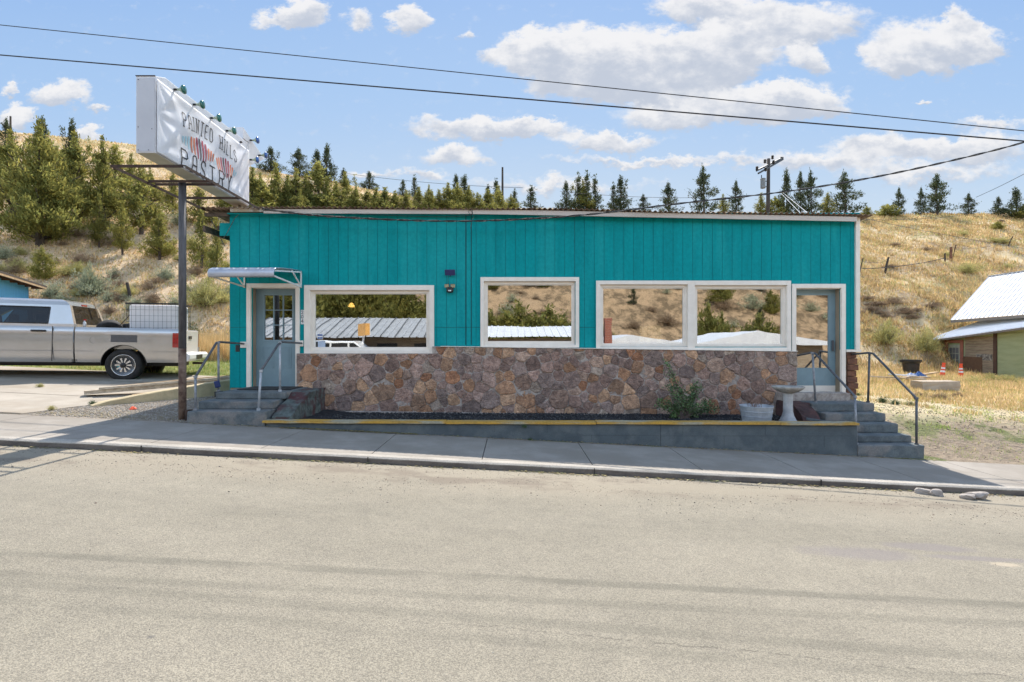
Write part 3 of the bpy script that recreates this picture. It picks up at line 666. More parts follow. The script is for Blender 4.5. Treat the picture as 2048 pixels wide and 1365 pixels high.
# ---- doors
def door(pc, slab, label, kind):
    ox0, ox1, oz1, oz0 = fx(pc[0]), fx(pc[1]), fz(pc[2]), fz(pc[3]); t = .085
    mb = MB(); mb.box(ox0, ox0+t, D-.03, D-.001, oz0, oz1); mb.box(ox1-t, ox1, D-.03, D-.001, oz0, oz1); mb.box(ox0+t, ox1-t, D-.03, D-.001, oz1-t, oz1)
    mb.box(ox0+t-.012, ox0+t+.010, D-.0006, D+.30, oz0, oz1-t); mb.box(ox1-t-.010, ox1-t+.012, D-.0006, D+.30, oz0, oz1-t); mb.box(ox0+t+.0102, ox1-t-.0102, D-.0006, D+.30, oz1-t-.012, oz1-t+.02)
    y = D+.17
    sx0, sx1 = ox0+t+.011, ox1-t-.011; sz1 = oz1-t-.014; sz0 = oz0+.005
    dr = MB()
    if kind == 'lite':
        g = (sx0+(sx1-sx0)*.20, sx1-(sx1-sx0)*.14, sz0+(sz1-sz0)*.485, sz0+(sz1-sz0)*.94)
        for (a, b, p, q) in wallrects(sx0, sx1, sz0, sz1, [g]): dr.box(a, b, y, y+.044, p, q)
    else:
        g = (sx0+.02, sx1-.14, sz0+(sz1-sz0)*.245, sz1-.115)
        for (a, b, p, q) in wallrects(sx0, sx1, sz0, sz1, [g]): dr.box(a, b, y, y+.044, p, q)
    d = dr.build('door', M_greydoor, shop); d['label'] = label
    mb.build('casing', M_cream, d, bevel=.003)
    MB().box(g[0], g[1], y+.02, y+.024, g[2], g[3]).build('glass', M_glass, d)
    if kind == 'lite':
        m2 = MB(); ring(m2, g[0]-.03, g[1]+.03, g[2]-.03, g[3]+.03, .034, y-.012, y-.0005)
        for k in (1, 2):
            xx = g[0]+(g[1]-g[0])*k/3; m2.box(xx-.008, xx+.008, y-.006, y+.018, g[2]+.005, g[3]-.005)
            zz = g[2]+(g[3]-g[2])*k/3; m2.box(g[0]+.005, g[1]-.005, y-.004, y+.017, zz-.008, zz+.008)
        m2.build('muntins', M_greydoor, d)
        m3 = MB()
        for (a, b) in ((.17, .43), (.57, .83)):
            xa, xb = sx0+(sx1-sx0)*a, sx0+(sx1-sx0)*b; ring(m3, xa, xb, sz0+.42, sz0+.86, .018, y-.008, y-.0005); m3.box(xa+.045, xb-.045, y-.006, y-.0005, sz0+.465, sz0+.815)
        m3.build('raised_panel', M_greydoor, d, bevel=.003)
        MB().lathe([(.0, -.065), (.02, -.065), (.028, -.05), (.02, -.03), (.012, -.012), (.012, -.0)], (sx1-.06, y, sz0+.95), 'y', 16).build('door_knob', M_chrome, d, smooth=True)
    else:
        MB().box(sx0+.002, sx1-.002, y-.004, y-.0006, sz0, sz0+.16).build('kick_plate', M_cream, d)
        m4 = MB(); m4.box(sx1-.09, sx1-.06, y-.05, y-.02, sz0+.88, sz0+1.1); m4.box(sx1-.082, sx1-.068, y-.02, y-.0006, sz0+.89, sz0+.91); m4.box(sx1-.082, sx1-.068, y-.02, y-.0006, sz0+1.07, sz0+1.09); m4.build('pull_handle', M_galvdark, d)
        m5 = MB(); m5.box(ox1-.012, ox1-.002, D-.036, D-.0305, oz0+.05, oz1-.05); 
    return d
door((494, 600, 567.5, 778.5), None, 'solid grey door with a nine pane window beneath the metal awning', 'lite')
door((1583, 1690, 568.5, 789), None, 'grey framed full glass door with pale kick plate at the right end', 'glass')
# ---- awning over the left door
aw = MB(); xa, xb = -5.50, -4.30
prof = [(11.05, 3.19), (10.6, 3.165), (10.1, 3.12), (9.85, 3.085), (9.78, 3.05), (9.75, 3.0), (9.76, 2.93), (9.79, 2.905)]
def awz(x, y, z): return (x, y, z+.006*math.sin(x*2*math.pi/.075)*(1 if y > 9.8 else .3))
rows = [[awz(x, y, z) for x in np.arange(xa, xb+.001, .0125)] for (y, z) in prof]
ao = MB().grid(rows).build('awning', mat('galvanised_awning_sheet', (.52,.55,.62), (.44,.47,.54), 4, .4, .35), shop, smooth=True); ao['label'] = 'curved corrugated metal awning over the left door'
sm = ao.modifiers.new('t', 'SOLIDIFY'); sm.thickness = .004
for x in (xa+.02, xb-.02):
    mb = MB(); mb.bar((x, 11.06, 3.16), (x, 9.82, 3.03), .025); mb.bar((x, 11.06, 2.86), (x, 9.80, 2.93), .025); mb.bar((x, 11.06, 2.84), (x, 11.06, 3.18), .025)
    mb.bar((x, 10.6, 3.13), (x, 11.04, 2.88), .022); mb.build('awning_bracket', M_white if x > -5 else M_cream, ao)
# ---- house number
hn = MB().box(fx(601.8), fx(608.2), D-.008, D-.0005, fz(649), fz(620.5)).build('number_plate', M_white, shop)

# ------------------------------------------------------------------ stroke lettering
GL = {
 'P': [[(0,0),(0,1)],[(0,1),(.42,1),(.56,.9),(.56,.6),(.42,.5),(0,.5)]],
 'A': [[(0,0),(.12,.9),(.24,1),(.40,1),(.46,.9),(.6,0)],[(.07,.42),(.53,.42)]],
 'I': [[(0,0),(0,1)]], 'L': [[(0,1),(0,0),(.45,0)]],
 'N': [[(0,0),(0,1),(.5,0),(.5,1)]], 'T': [[(.27,0),(.27,1)],[(0,1),(.54,1)]],
 'E': [[(.48,1),(0,1),(0,0),(.48,0)],[(0,.52),(.38,.52)]],
 'D': [[(0,0),(0,1),(.32,1),(.52,.82),(.52,.18),(.32,0),(0,0)]],
 'H': [[(0,0),(0,1)],[(.5,0),(.5,1)],[(0,.5),(.5,.5)]],
 'S': [[(.5,.8),(.44,.94),(.25,1),(.08,.93),(.02,.76),(.12,.58),(.4,.44),(.5,.27),(.42,.07),(.25,0),(.07,.06),(0,.22)]],
 'R': [[(0,0),(0,1)],[(0,1),(.4,1),(.54,.88),(.54,.62),(.4,.52),(0,.52)],[(.26,.52),(.56,0)]],
 'Y': [[(0,1),(.28,.5),(.56,1)],[(.28,.5),(.28,0)]],
 '2': [[(0,.78),(.08,.94),(.25,1),(.42,.94),(.5,.78),(.44,.58),(0,0),(.52,0)]],
 '0': [[(.25,0),(.08,.08),(0,.3),(0,.7),(.08,.92),(.25,1),(.42,.92),(.5,.7),(.5,.3),(.42,.08),(.25,0)]],
 '4': [[(.4,0),(.4,1),(0,.32),(.55,.32)]],
}
SERIF = {'P':[(0,0)],'A':[(0,0),(.6,0)],'I':[(0,0),(0,1)],'N':[(0,0),(0,1),(.5,1)],'T':[(.27,0)],'H':[(0,0),(0,1),(.5,0),(.5,1)],'R':[(0,0),(.56,0)],'Y':[(0,1),(.56,1),(.28,0)],'L':[(0,1)]}
def strokes(mb, ch, ox, oz, w_, h_, th, mapf, serif=True):
    def seg(a, b):
        a, b = Vector((ox+a[0]*w_, oz+a[1]*h_)), Vector((ox+b[0]*w_, oz+b[1]*h_)); d = (b-a)
        if d.length < 1e-6: return
        d.normalize(); nrm = Vector((-d.y, d.x))*th/2; e = d*th*.42
        a0, b0 = a-e, b+e; k = max(1, int((b0-a0).length/.03))
        for i in range(k):
            p0, p1 = a0.lerp(b0, i/k), a0.lerp(b0, (i+1)/k)
            mb.poly([mapf(p.x, p.y) for p in (p0-nrm, p1-nrm, p1+nrm, p0+nrm)])
    for pl in GL[ch]:
        for a, b in zip(pl[:-1], pl[1:]): seg(a, b)
    if serif:
        for (sx, sz) in SERIF.get(ch, []):
            s_ = .11
            seg((sx-s_, sz), (sx+s_, sz))
GW = {'I': .0, 'L': .45}
mb = MB()
for k, ch in enumerate('204'):
    zc_ = fz(628.2+k*8.6); strokes(mb, ch, fx(603.2), zc_-.001, .066, .062, .010, lambda x, z: (x, D-.0095, z), False)
mb.build('number', M_ink, hn)

# ---- stone skirt: irregular field stones set in mortar
SX0, SX1 = fx(596), fx(1590); SZ0 = fz(822)
def stz0(x): return float(np.interp(x, [SX0, SX1], [fz(820), fz(834)]))
mb = MB(); xs = np.linspace(SX0, SX1, 60)
topz = [min(float(stone_top(x)), 9) for x in xs]
for a, b in zip(xs[:-1], xs[1:]):
    m_x = (a+b)/2; zt = float(stone_top(m_x))-.012
    mb.box(a, b, D-.075, D-.003, .0, zt)
wall_mb = mb
wn = wall_mb.build('mortar_wall', M_mortar, shop)
mb = MB(); px = [];
r2 = random.Random(11)
pts = []
big = [(fx(770), fz(780), .60), (fx(1117), fz(798), .54), (fx(1300), fz(800), .46), (fx(1045), fz(765), .40), (fx(700), fz(770), .34), (fx(838), fz(803), .38), (fx(1231), fz(775), .40)]
for b_ in big: pts.append(b_)
tries = 0
while tries < 9000:
    tries += 1
    x = r2.uniform(SX0+.02, SX1-.02); z = r2.uniform(stz0(x)-.02, float(stone_top(x))+.02)
    r = r2.choice([.19, .26, .32, .38, .46]); 
    if z > stone_top(x)-.16: r = min(r, .24)
    if all((x-p[0])**2+((z-p[1])*1.12)**2 > ((r+p[2])*.37)**2 for p in pts): pts.append((x, z, r))
PAL = [(.30,.215,.185),(.25,.18,.155),(.335,.25,.22),(.215,.155,.135),(.285,.225,.205),(.34,.215,.14),(.31,.19,.12),(.30,.16,.095),(.41,.28,.19),(.19,.15,.14),(.36,.27,.22),(.33,.22,.15),(.26,.20,.18),(.34,.29,.25),(.22,.175,.16)]
tint = []
def clip(poly, px_, pz_, nx, nz):
    outp = []
    for i in range(len(poly)):
        a, b = poly[i], poly[(i+1) % len(poly)]
        da = (a[0]-px_)*nx+(a[1]-pz_)*nz; db = (b[0]-px_)*nx+(b[1]-pz_)*nz
        if da <= 0: outp.append(a)
        if (da < 0) != (db < 0) and abs(da-db) > 1e-9:
            t_ = da/(da-db); outp.append((a[0]+(b[0]-a[0])*t_, a[1]+(b[1]-a[1])*t_))
    return outp
for i, (x, z, r) in enumerate(pts):
    poly = [(x-.6, z-.6), (x+.6, z-.6), (x+.6, z+.6), (x-.6, z+.6)]
    for j, (u, v, q) in enumerate(pts):
        if i == j or abs(u-x) > .9 or abs(v-z) > .9: continue
        d_ = math.hypot(u-x, v-z)
        wgt = .5+(r*r-q*q)/(2*d_*d_)*.12
        nx, nz = (u-x)/d_, (v-z)/d_; poly = clip(poly, x+nx*d_*wgt, z+nz*d_*wgt, nx, nz)
        if len(poly) < 3: break
    if len(poly) < 3: continue
    for (qx, qz, nx, nz) in ((SX0+.003, 0, -1, 0), (SX1-.003, 0, 1, 0), (0, stz0(x), 0, -1), (0, float(stone_top(x))-.016, 0, 1)):
        poly = clip(poly, qx, qz, nx, nz)
        if len(poly) < 3: break
    if len(poly) < 3: continue
    # subdivide edges and make outline irregular
    cx = sum(p[0] for p in poly)/len(poly); cz = sum(p[1] for p in poly)/len(poly)
    ol = []
    for a, b in zip(poly, poly[1:]+poly[:1]):
        L = math.hypot(b[0]-a[0], b[1]-a[1]); k = max(1, int(L/.035))
        for q in range(k): ol.append((a[0]+(b[0]-a[0])*q/k, a[1]+(b[1]-a[1])*q/k))
    if len(ol) < 5: continue
    # round corners
    for _ in range(1): ol = [((ol[k-1][0]+5*ol[k][0]+ol[(k+1) % len(ol)][0])/7, (ol[k-1][1]+5*ol[k][1]+ol[(k+1) % len(ol)][1])/7) for k in range(len(ol))]
    gap = r2.uniform(.003, .008); rad = max(.03, sum(math.hypot(p[0]-cx, p[1]-cz) for p in ol)/len(ol))
    depth = r2.uniform(.010, .030); tx, tz = r2.uniform(-.12, .12), r2.uniform(-.12, .12)
    col = Vector(r2.choice(PAL)); col = Vector((col.x*1.10, col.y*1.03, col.z*.96))*r2.uniform(1.25, 2.05)
    if (x, z, r) in big: col = Vector((.44,.28,.185)) if i in (0, 5, 6) else Vector((.42,.28,.21))
    rings = []; 
    for (sc_, dp) in ((1-gap/rad, 0), (1-(gap+.004)/rad, .7), (1-(gap+.02)/rad, .95), (.6, 1.0), (.3, 1.05)):
        rings.append([(cx+(p[0]-cx)*sc_+r2.gauss(0, .0022), D-.075-depth*dp-(0 if dp < .5 else ((p[0]-cx)*tx+(p[1]-cz)*tz)*sc_+r2.gauss(0, .0035)), cz+(p[1]-cz)*sc_+r2.gauss(0, .0022)) for p in ol])
    i0 = len(mb.v); nn = len(ol)
    for rg in rings: mb.v += rg
    mb.v.append((cx, D-.075-depth*1.05, cz))
    for a in range(len(rings)-1):
        for k in range(nn): mb.f.append((i0+a*nn+k, i0+a*nn+(k+1) % nn, i0+(a+1)*nn+(k+1) % nn, i0+(a+1)*nn+k))
    for k in range(nn): mb.f.append((i0+4*nn+k, i0+4*nn+(k+1) % nn, i0+5*nn))
    for q in range(5*nn+1):
        s_ = r2.uniform(.86, 1.12); tint.append((col.x*s_, col.y*s_, col.z*s_, 1))
st = mb.build('stone_skirt', M_stone, shop, tint=tint)
# mortar cap flashing line and footing ledge
mb = MB()
mb.grid([[(x, D-.12, float(stz0(x))+dz) for x in xs] for dz in (.0,)]+[[(x, D-.16, float(stz0(x))-.01) for x in xs], [(x, D-.165, float(stz0(x))-.15) for x in xs]])
mb.grid([[(x, D-.06, float(stz0(x))+.012) for x in xs], [(x, D-.12, float(stz0(x))) for x in xs]])
mb.build('footing', M_mortar, shop)
mb = MB()
for a, b in zip(xs[:-1], xs[1:]):
    zt = float(stone_top((a+b)/2)); mb.box(a, b, D-.11, D-.031, zt-.014, zt-.002) if (a > fx(869)) else None
mb.build('drip_cap', M_cream, shop)

# ------------------------------------------------------------------ security light
sl_ = empty('security_light', P(900, 575, D), 'small black security light with two lamp heads under a tilted blue solar panel', 'security light')
c = P(900, 545.5, D-.10)
MB().obox(c, (1,0,0), (0,-.5,.86), (0,-.86,-.5), .105, .062, .009).build('solar_panel', M_panel, sl_, bevel=.003)
mb = MB(); mb.tube([(c.x, D-.09, c.z-.02), (c.x, D-.03, c.z-.06), (c.x, D-.0005, c.z-.06)], .009, 8); mb.tube([(c.x-.03, D-.05, c.z-.05), (c.x-.05, D-.012, c.z-.12), (c.x-.045, D-.012, c.z-.23)], .003, 5); mb.build('bracket', M_black, sl_)
q = P(900.5, 578, D-.03)
MB().lathe([(.0,-.085), (.055,-.085), (.075,-.06), (.08,0), (.08, .03), (.0, .03)], (q.x, D-.055, q.z-.0), 'z', 18, wob=lambda a, r, h: 1 if math.sin(a) < 0 else .62).build('housing', M_black, sl_, smooth=False)
for s in (-1, 1):
    hd = MB().obox((q.x+s*.058, D-.10, q.z+.055), (1,.25*s,0), (0,-.2,1), (.25*s,-1,-.2), .048, .036, .014).build('lamp_head', M_black, sl_, bevel=.004)
    MB().obox((q.x+s*.058+.004*s, D-.117, q.z+.051), (1,.25*s,0), (0,-.2,1), (.25*s,-1,-.2), .043, .031, .004).build('lens', M_beige, hd)
MB().box(q.x-.03, q.x+.03, D-.140, D-.134, q.z-.06, q.z-.035).build('sensor', M_white, sl_, bevel=.004)

# ------------------------------------------------------------------ steps, planter wall, bed
def nudge(o, a=.006, sub=2, seed=1):
    """chip and roughen a concrete piece"""
    import bmesh
    bm = bmesh.new(); bm.from_mesh(o.data)
    for _ in range(sub):
        long = [e for e in bm.edges if e.calc_length() > .12]
        if long: bmesh.ops.subdivide_edges(bm, edges=long, cuts=1, use_grid_fill=True)
    rr = random.Random(seed)
    for v in bm.verts: v.co += Vector((rr.gauss(0, a), rr.gauss(0, a), rr.gauss(0, a*.6)))
    bm.to_mesh(o.data); bm.free(); return o
def stair(name, label, fronts, x0s, x1s, ztops, yback, m, zbase, seed):
    root = empty(name, ((x0s[0]+x1s[0])/2, fronts[0], zbase), label, 'steps')
    for k, (y, z, a, b) in enumerate(zip(fronts, ztops, x0s, x1s)):
        zb = zbase if k == 0 else ztops[k-1]+.0006
        yb = yback
        o = MB().box(a, b, y, yb, zb if k == 0 else zb-.0, z).build('step' if k < len(fronts)-1 else 'landing', m, root)
        nudge(o, .0035, 3, seed+k)
        bv = o.modifiers.new('b', 'BEVEL'); bv.width = .018; bv.segments = 2; bv.limit_method = 'ANGLE'; bv.angle_limit = R(50)
    return root
ls = stair('concrete_steps', 'three low grey painted steps with a black mat at the left entrance', [9.17, 9.46, 9.86], [-5.52, -5.50, -5.42], [-4.19, -4.20, -4.14], [.555, .69, .812], 11.02, M_step, .20, 3)
mb = MB(); pr = [(9.30,.25),(11.0,.25),(11.0,.80),(10.35,.80),(10.1,.79),(9.95,.69),(9.6,.60),(9.3,.44)]
mb.prism(pr, 'x', -4.13, -3.80); o = mb.build('cheek_wall', M_greenstep, ls); nudge(o, .010, 3, 5); o['label'] = 'low side wall with peeling green and dark red paint'
mb = MB().box(-5.25, -4.25, 10.3, 10.98, .816, .828).build('door_mat', M_rubber); tag(mb, 'thin black rubber mat lying on the left landing', 'doormat')
rs = stair('concrete_steps', 'five chipped grey green steps climbing to the right hand glass door', [9.17, 9.43, 9.71, 9.99, 10.27], [5.87, 5.86, 5.84, 5.80, 5.70], [7.01, 6.98, 6.95, 6.92, 6.90], [-.02, .10, .26, .41, .565], 11.02, M_step, -.42, 31)
o = MB().box(5.38, 6.72, 10.72, 11.04, .40, .712).build('threshold_block', M_mortar, rs); nudge(o, .005, 3, 6)
mb = MB(); mb.prism([(9.9,.2),(10.95,.2),(10.95,.56),(10.35,.56),(10.1,.44),(9.95,.3)], 'x', 5.36, 5.69); o = mb.build('cheek_wall', mat('dark_red_concrete', (.095,.045,.04), (.05,.03,.03), 7, .9, bump=.8), rs); nudge(o, .010, 3, 8)
# planter wall with yellow boards
pw = empty('planter_wall', (.8, 9.17, 0), 'long low grey block planter wall edged with yellow boards', 'low wall')
xs_ = np.linspace(-4.17, 5.855, 30)
def ptop(x): return float(np.interp(x, [-4.2, 5.84], [.362, .325]))
mb = MB()
for (a, b) in ((-4.17, 2.52), (2.526, 5.855)):
    xx = np.linspace(a, b, 20); f = [(x, 9.165, float(grade(x))-.15) for x in xx]; f2 = [(x, 9.165, ptop(x)) for x in xx]; f3 = [(x, 9.34, ptop(x)) for x in xx]; f4 = [(x, 9.34, float(grade(x))-.15) for x in xx]
    mb.grid([f, f2, f3, f4]); mb.poly([f[0], f4[0], f3[0], f2[0]]); mb.poly([f[-1], f2[-1], f3[-1], f4[-1]])
mb.build('block_wall', M_greywall, pw)
mb = MB()
for xx, a, b in ((1.35,.0,.16),(2.9,.15,.33),(3.6,-.02,.15),(4.3,.15,.33),(5.3,-.05,.14),(-.3,.2,.34),(.6,.2,.34)): mb.box(xx-.002, xx+.002, 9.1625, 9.1648, a, b)
mb.box(1.2, 2.5, 9.1625, 9.1648, .148, .152); mb.box(2.53, 5.8, 9.1625, 9.1648, .137, .141)
mb.build('block_joint', mat('joint_line', (.06,.07,.075), (.05,.06,.065), 9, .9), pw)
for (a, b, dz, dy) in ((-4.22, -1.13, 0, 0), (-1.125, 1.42, -.004, .006), (1.43, 4.52, .003, .002), (4.53, 5.86, .0, -.006)):
    xx = np.linspace(a, b, 14); rr = random.Random(int(a*100)); sec = []
    for x in xx:
        z = ptop(x)+dz+rr.gauss(0, .0015); y = 9.115+dy+rr.gauss(0, .002)
        sec.append([(x, y, z+.002), (x, y, z+.040), (x, y+.20, z+.042), (x, y+.20, z+.002), (x, y, z+.002)])
    mb = MB().grid(sec); mb.poly(sec[0][:4]); mb.poly(sec[-1][:4]); mb.build('edge_board', M_yellow, pw)
# gravel bed
bx = np.arange(-3.82, 5.40, .04); by = np.arange(9.30, 10.98, .04); BX, BY = np.meshgrid(bx, by)
BZ = np.interp(BX, [-3.8, 5.4], [.300, .245])+.012*np.sin(BX*3)*np.cos(BY*4)+rng.normal(0, .007, BX.shape)+.05*S(-3.2,-3.8,BX)
a, b = BX.shape; ix = np.arange(a*b).reshape(a, b)
Fq = np.stack([ix[:-1,:-1], ix[:-1,1:], ix[1:,1:], ix[1:,:-1]], -1).reshape(-1, 4)
o = fast_mesh('gravel_bed', np.stack([BX, BY, BZ], -1).reshape(-1, 3), Fq, M_blackgravel); tag(o, kind='structure')
def bedz(x, y=10.2): return float(np.interp(x, [-3.8, 5.4], [.300, .245]))

def pebbles(name, pts, sizes, m, palette, flat=.6):
    """many little angular stones as one mesh"""
    base = np.array([(1,0,0),(-1,0,0),(0,1,0),(0,-1,0),(0,0,1),(0,0,-1)], float); fc = np.array([(0,2,4),(2,1,4),(1,3,4),(3,0,4),(2,0,5),(1,2,5),(3,1,5),(0,3,5)])
    n = len(pts); V = np.repeat(base[None], n, 0)*np.array(sizes)[:, None, None]*rng.uniform(.6, 1.3, (n, 6, 1)); V[:, :, 2] *= flat
    an = rng.uniform(0, 6.28, n); c_, s_ = np.cos(an)[:, None], np.sin(an)[:, None]
    X = V[:, :, 0]*c_-V[:, :, 1]*s_; Y = V[:, :, 0]*s_+V[:, :, 1]*c_
    V = np.stack([X, Y, V[:, :, 2]], -1)+np.array(pts)[:, None, :]
    Fq = (fc[None]+np.arange(n)[:, None, None]*6).reshape(-1, 3)
    pal = np.array(palette)[rng.integers(0, len(palette), n)]; tnt = np.concatenate([np.repeat(pal[:, None], 6, 1), np.ones((n, 6, 1))], -1)
    return tag(fast_mesh(name, V.reshape(-1, 3), Fq, m, tnt.reshape(-1, 4)), kind='stuff')
M_peb = mat('stone_chip', (1, 1, 1), (.75, .75, .75), 30, .9, attr=True)
n = 9000; gxs = rng.uniform(-3.8, 5.38, n); gys = rng.uniform(9.32, 10.95, n); gzs = np.interp(gxs, [-3.8, 5.4], [.300, .245])+.012
pebbles('cinder_stones', np.stack([gxs, gys, gzs], -1), rng.uniform(.008, .022, n), M_peb, [(.03,.03,.034),(.018,.018,.02),(.045,.045,.05),(.10,.095,.09),(.025,.026,.03)], .8)
# loose gravel washed along the gutter
n = 5500; gxs = rng.uniform(-9, 10, n); d_ = np.abs(rng.normal(0, .55, n)); gys = 7.26-d_-.35*np.abs(np.sin(gxs*.7))*(d_ > .3); gzs = grade(gxs)+.002
pebbles('road_gravel', np.stack([gxs, gys, gzs], -1), rng.uniform(.002, .007, n)*np.where(rng.random(n) < .04, 2.0, 1), M_peb, [(.30,.26,.22),(.18,.16,.14),(.10,.085,.075),(.42,.37,.30),(.22,.15,.11)], .7)
n = 260; gxs = rng.uniform(-8, 8, n); gys = rng.uniform(1.2, 6.6, n)
pebbles('scattered_chips', np.stack([gxs, gys, grade(gxs)+.002], -1), rng.uniform(.002, .006, n), M_peb, [(.06,.05,.045),(.12,.10,.09),(.5,.47,.42)], .6)
# dry leaves: flat curled bits in the gutter and against the wall
def litter(name, pts, size, pal):
    n = len(pts); base = np.array([(-1,0,0),(0,-.45,.12),(1,0,.05),(0,.45,.15)], float)
    V = np.repeat(base[None], n, 0)*rng.uniform(size*.5, size*1.3, (n, 1, 1)); an = rng.uniform(0, 6.28, n); c_, s_ = np.cos(an)[:, None], np.sin(an)[:, None]
    X = V[:, :, 0]*c_-V[:, :, 1]*s_; Y = V[:, :, 0]*s_+V[:, :, 1]*c_; V = np.stack([X, Y, V[:, :, 2]*1.2], -1)+np.array(pts)[:, None, :]
    pal = np.array(pal)[rng.integers(0, len(pal), n)]; tnt = np.concatenate([np.repeat(pal[:, None], 4, 1), np.ones((n, 4, 1))], -1)
    Fq = (np.array([(0,1,2,3)])[None]+np.arange(n)[:, None, None]*4).reshape(-1, 4)
    return tag(fast_mesh(name, V.reshape(-1, 3), Fq, M_leaflit2, tnt.reshape(-1, 4)), kind='stuff')
M_leaflit2 = mat('leaf_litter', (1, 1, 1), (.8, .8, .8), 20, .9, attr=True)
cl = [-5.1,-3.3,-2.4,-1.1,.3,.9,2.0,2.6,3.9,4.6,5.2,6.3,-6.3,7.5]; n = 900; k = rng.integers(0, len(cl), n)
gxs = np.array(cl)[k]+rng.normal(0, .28, n); gys = 7.27-np.abs(rng.normal(0, .035, n))
l1 = np.stack([gxs, gys, grade(gxs)+rng.uniform(.003, .015, n)], -1)
n = 1500; gxs = rng.uniform(-5.6, 7.2, n); gxs[:800] = rng.uniform(-3.9, -1.6, 800); gys = 9.15-np.abs(rng.normal(0, .05, n)); l2 = np.stack([gxs, gys, grade(gxs)+.094+rng.uniform(0, .012, n)], -1)
litter('leaf_litter', np.concatenate([l1, l2]), .022, [(.42,.33,.13),(.30,.22,.10),(.50,.43,.22),(.16,.11,.06),(.22,.24,.07)])

# ------------------------------------------------------------------ handrails
def rail(label, pts, posts, m, m2, plate=None, r=.021):
    root = empty('handrail', posts[0][0], label, 'handrail', 'pipe handrails beside the entrance steps')
    MB().tube(pts, r, 10).build('rail', m, root, smooth=True)
    for (a, b) in posts:
        MB().tube([a, b], r*.95, 10).build('post', m2, root, smooth=True)
        MB().lathe([(r*1.45, -.02), (r*1.45, .02)], b, 'z', 12).build('collar', m2, root)
        MB().lathe([(r*1.5, .0), (r*1.5, .035)], a, 'z', 12).build('collar', m2, root)
    if plate: MB().box(*plate).build('wall_plate', M_cream, root, bevel=.004)
    return root
rail('grey pipe handrail on the left of the small steps with two padlock boxes', [P(391,754,9.30), P(433,686,9.98), P(440,684.5,10.05), P(487,688,11.04)], [(Vector((P(391,754,9.3).x, 9.30, .556)), P(391,754,9.30)), (Vector((P(437,686,10).x, 10.0, .813)), P(437,686,10.0))], M_galvdark, M_galv, (fx(482), fx(494), D-.032, D-.0005, fz(696), fz(684)))
rail('pale dented pipe handrail crossing in front of the small grey entrance door', [P(522,742,9.34), P(556,690,9.9), P(563,684,10.05), P(603,687,11.02)], [(Vector((P(517,815,9.3).x, 9.30, .556)), P(522,742,9.34)), (Vector((P(560,686,10).x, 10.0, .813)), P(560,686,10.0))], M_galvdark, mat('pale_pipe', (.46,.48,.50), (.33,.35,.38), 12, .5, .2), (fx(597), fx(608), D-.034, D-.0305, fz(693), fz(681.5)))
rail('grey pipe handrail rising from the planter end to the glass door', [P(1712,794,9.27), P(1707,790,9.29), P(1631,708,10.42), P(1622,706,10.5), P(1592,712,11.05)], [(P(1713,890,9.27), P(1710,794,9.27)), (P(1631,806,10.45), P(1625,707,10.45))], M_galvdark, M_galv)
rail('grey pipe handrail on the outer right edge of the tall steps', [P(1832,799,9.25), P(1829,793,9.29), P(1747,708,10.38), P(1738,706,10.44), P(1704,709,11.05)], [(P(1833,891,9.25), P(1833,797,9.25)), (P(1736,806,10.44), P(1739,707,10.44))], M_galvdark, M_galvdark)
c = P(475, 696.5, 10.7); o = MB().box(c.x-.033, c.x+.033, 10.68, 10.73, c.z-.075, c.z+.06).build('lock_box', M_black, bevel=.008); tag(o, 'small black key lock box hanging on the left handrail', 'lock box')
c = P(434.5, 769, 9.97); o = MB().obox(c, (1,0,.25), (-.25,0,1), (0,1,0), .045, .062, .028).build('lock_box', M_bluecase, bevel=.012); tag(o, 'blue covered lock box hanging low on the left handrail post', 'lock box')
c = P(431.5, 790, 9.9); o = MB().box(c.x-.045, c.x+.03, 9.93, 10.1, c.z-.05, c.z+.055).build('drain_box', M_black, bevel=.004); tag(o, 'small black box fixed to the side of the left landing', 'box')

# ================================================================== the projecting shop sign
sg = empty('shop_sign', (-5.73, 9.39, .35), 'tall projecting white shop sign with coloured bulbs on a rusty steel post', 'shop sign')
SX, SB = -5.50, -5.80
MB().tube([(-5.73, 9.39, .30), (-5.73, 9.39, 1.62)], .062, 18).build('post', mat('rusted_post_foot', (.22,.15,.11), (.09,.05,.035), 7, .9, .1, bump=.5), sg, smooth=True)
MB().tube([(-5.73, 9.39, 1.6202), (-5.73, 9.39, 4.50)], .060, 18).build('post', mat('grey_painted_post', (.12,.115,.12), (.07,.066,.07), 6, .7, .2, stretch=(3,3,.5)), sg, smooth=True)
MB().box(-5.64, -5.56, 9.30, 9.40, .30, .56).build('post_wedge', M_rust, sg)
for (a, b) in (((-6.27,8.45,4.50),(-5.13,8.45,4.50)), ((-6.27,8.45,4.50),(-6.27,11.0,4.44)), ((-5.13,8.45,4.50),(-5.13,11.0,4.44)),
               ((-6.25,9.30,4.515),(-5.15,9.30,4.515)), ((-6.25,9.48,4.515),(-5.15,9.48,4.515)), ((-6.25,10.25,4.48),(-5.15,10.25,4.48))):
    mb = MB(); mb.bar(a, b, .045, .006); c = Vector(a)+Vector((0,0,0)); d_ = (Vector(b)-Vector(a)).normalized(); sd = d_.cross(Vector((0,0,1)))
    mb.bar(Vector(a)+sd*.022-Vector((0,0,.022)), Vector(b)+sd*.022-Vector((0,0,.022)), .006, .045); mb.build('angle_bar', M_rust, sg)
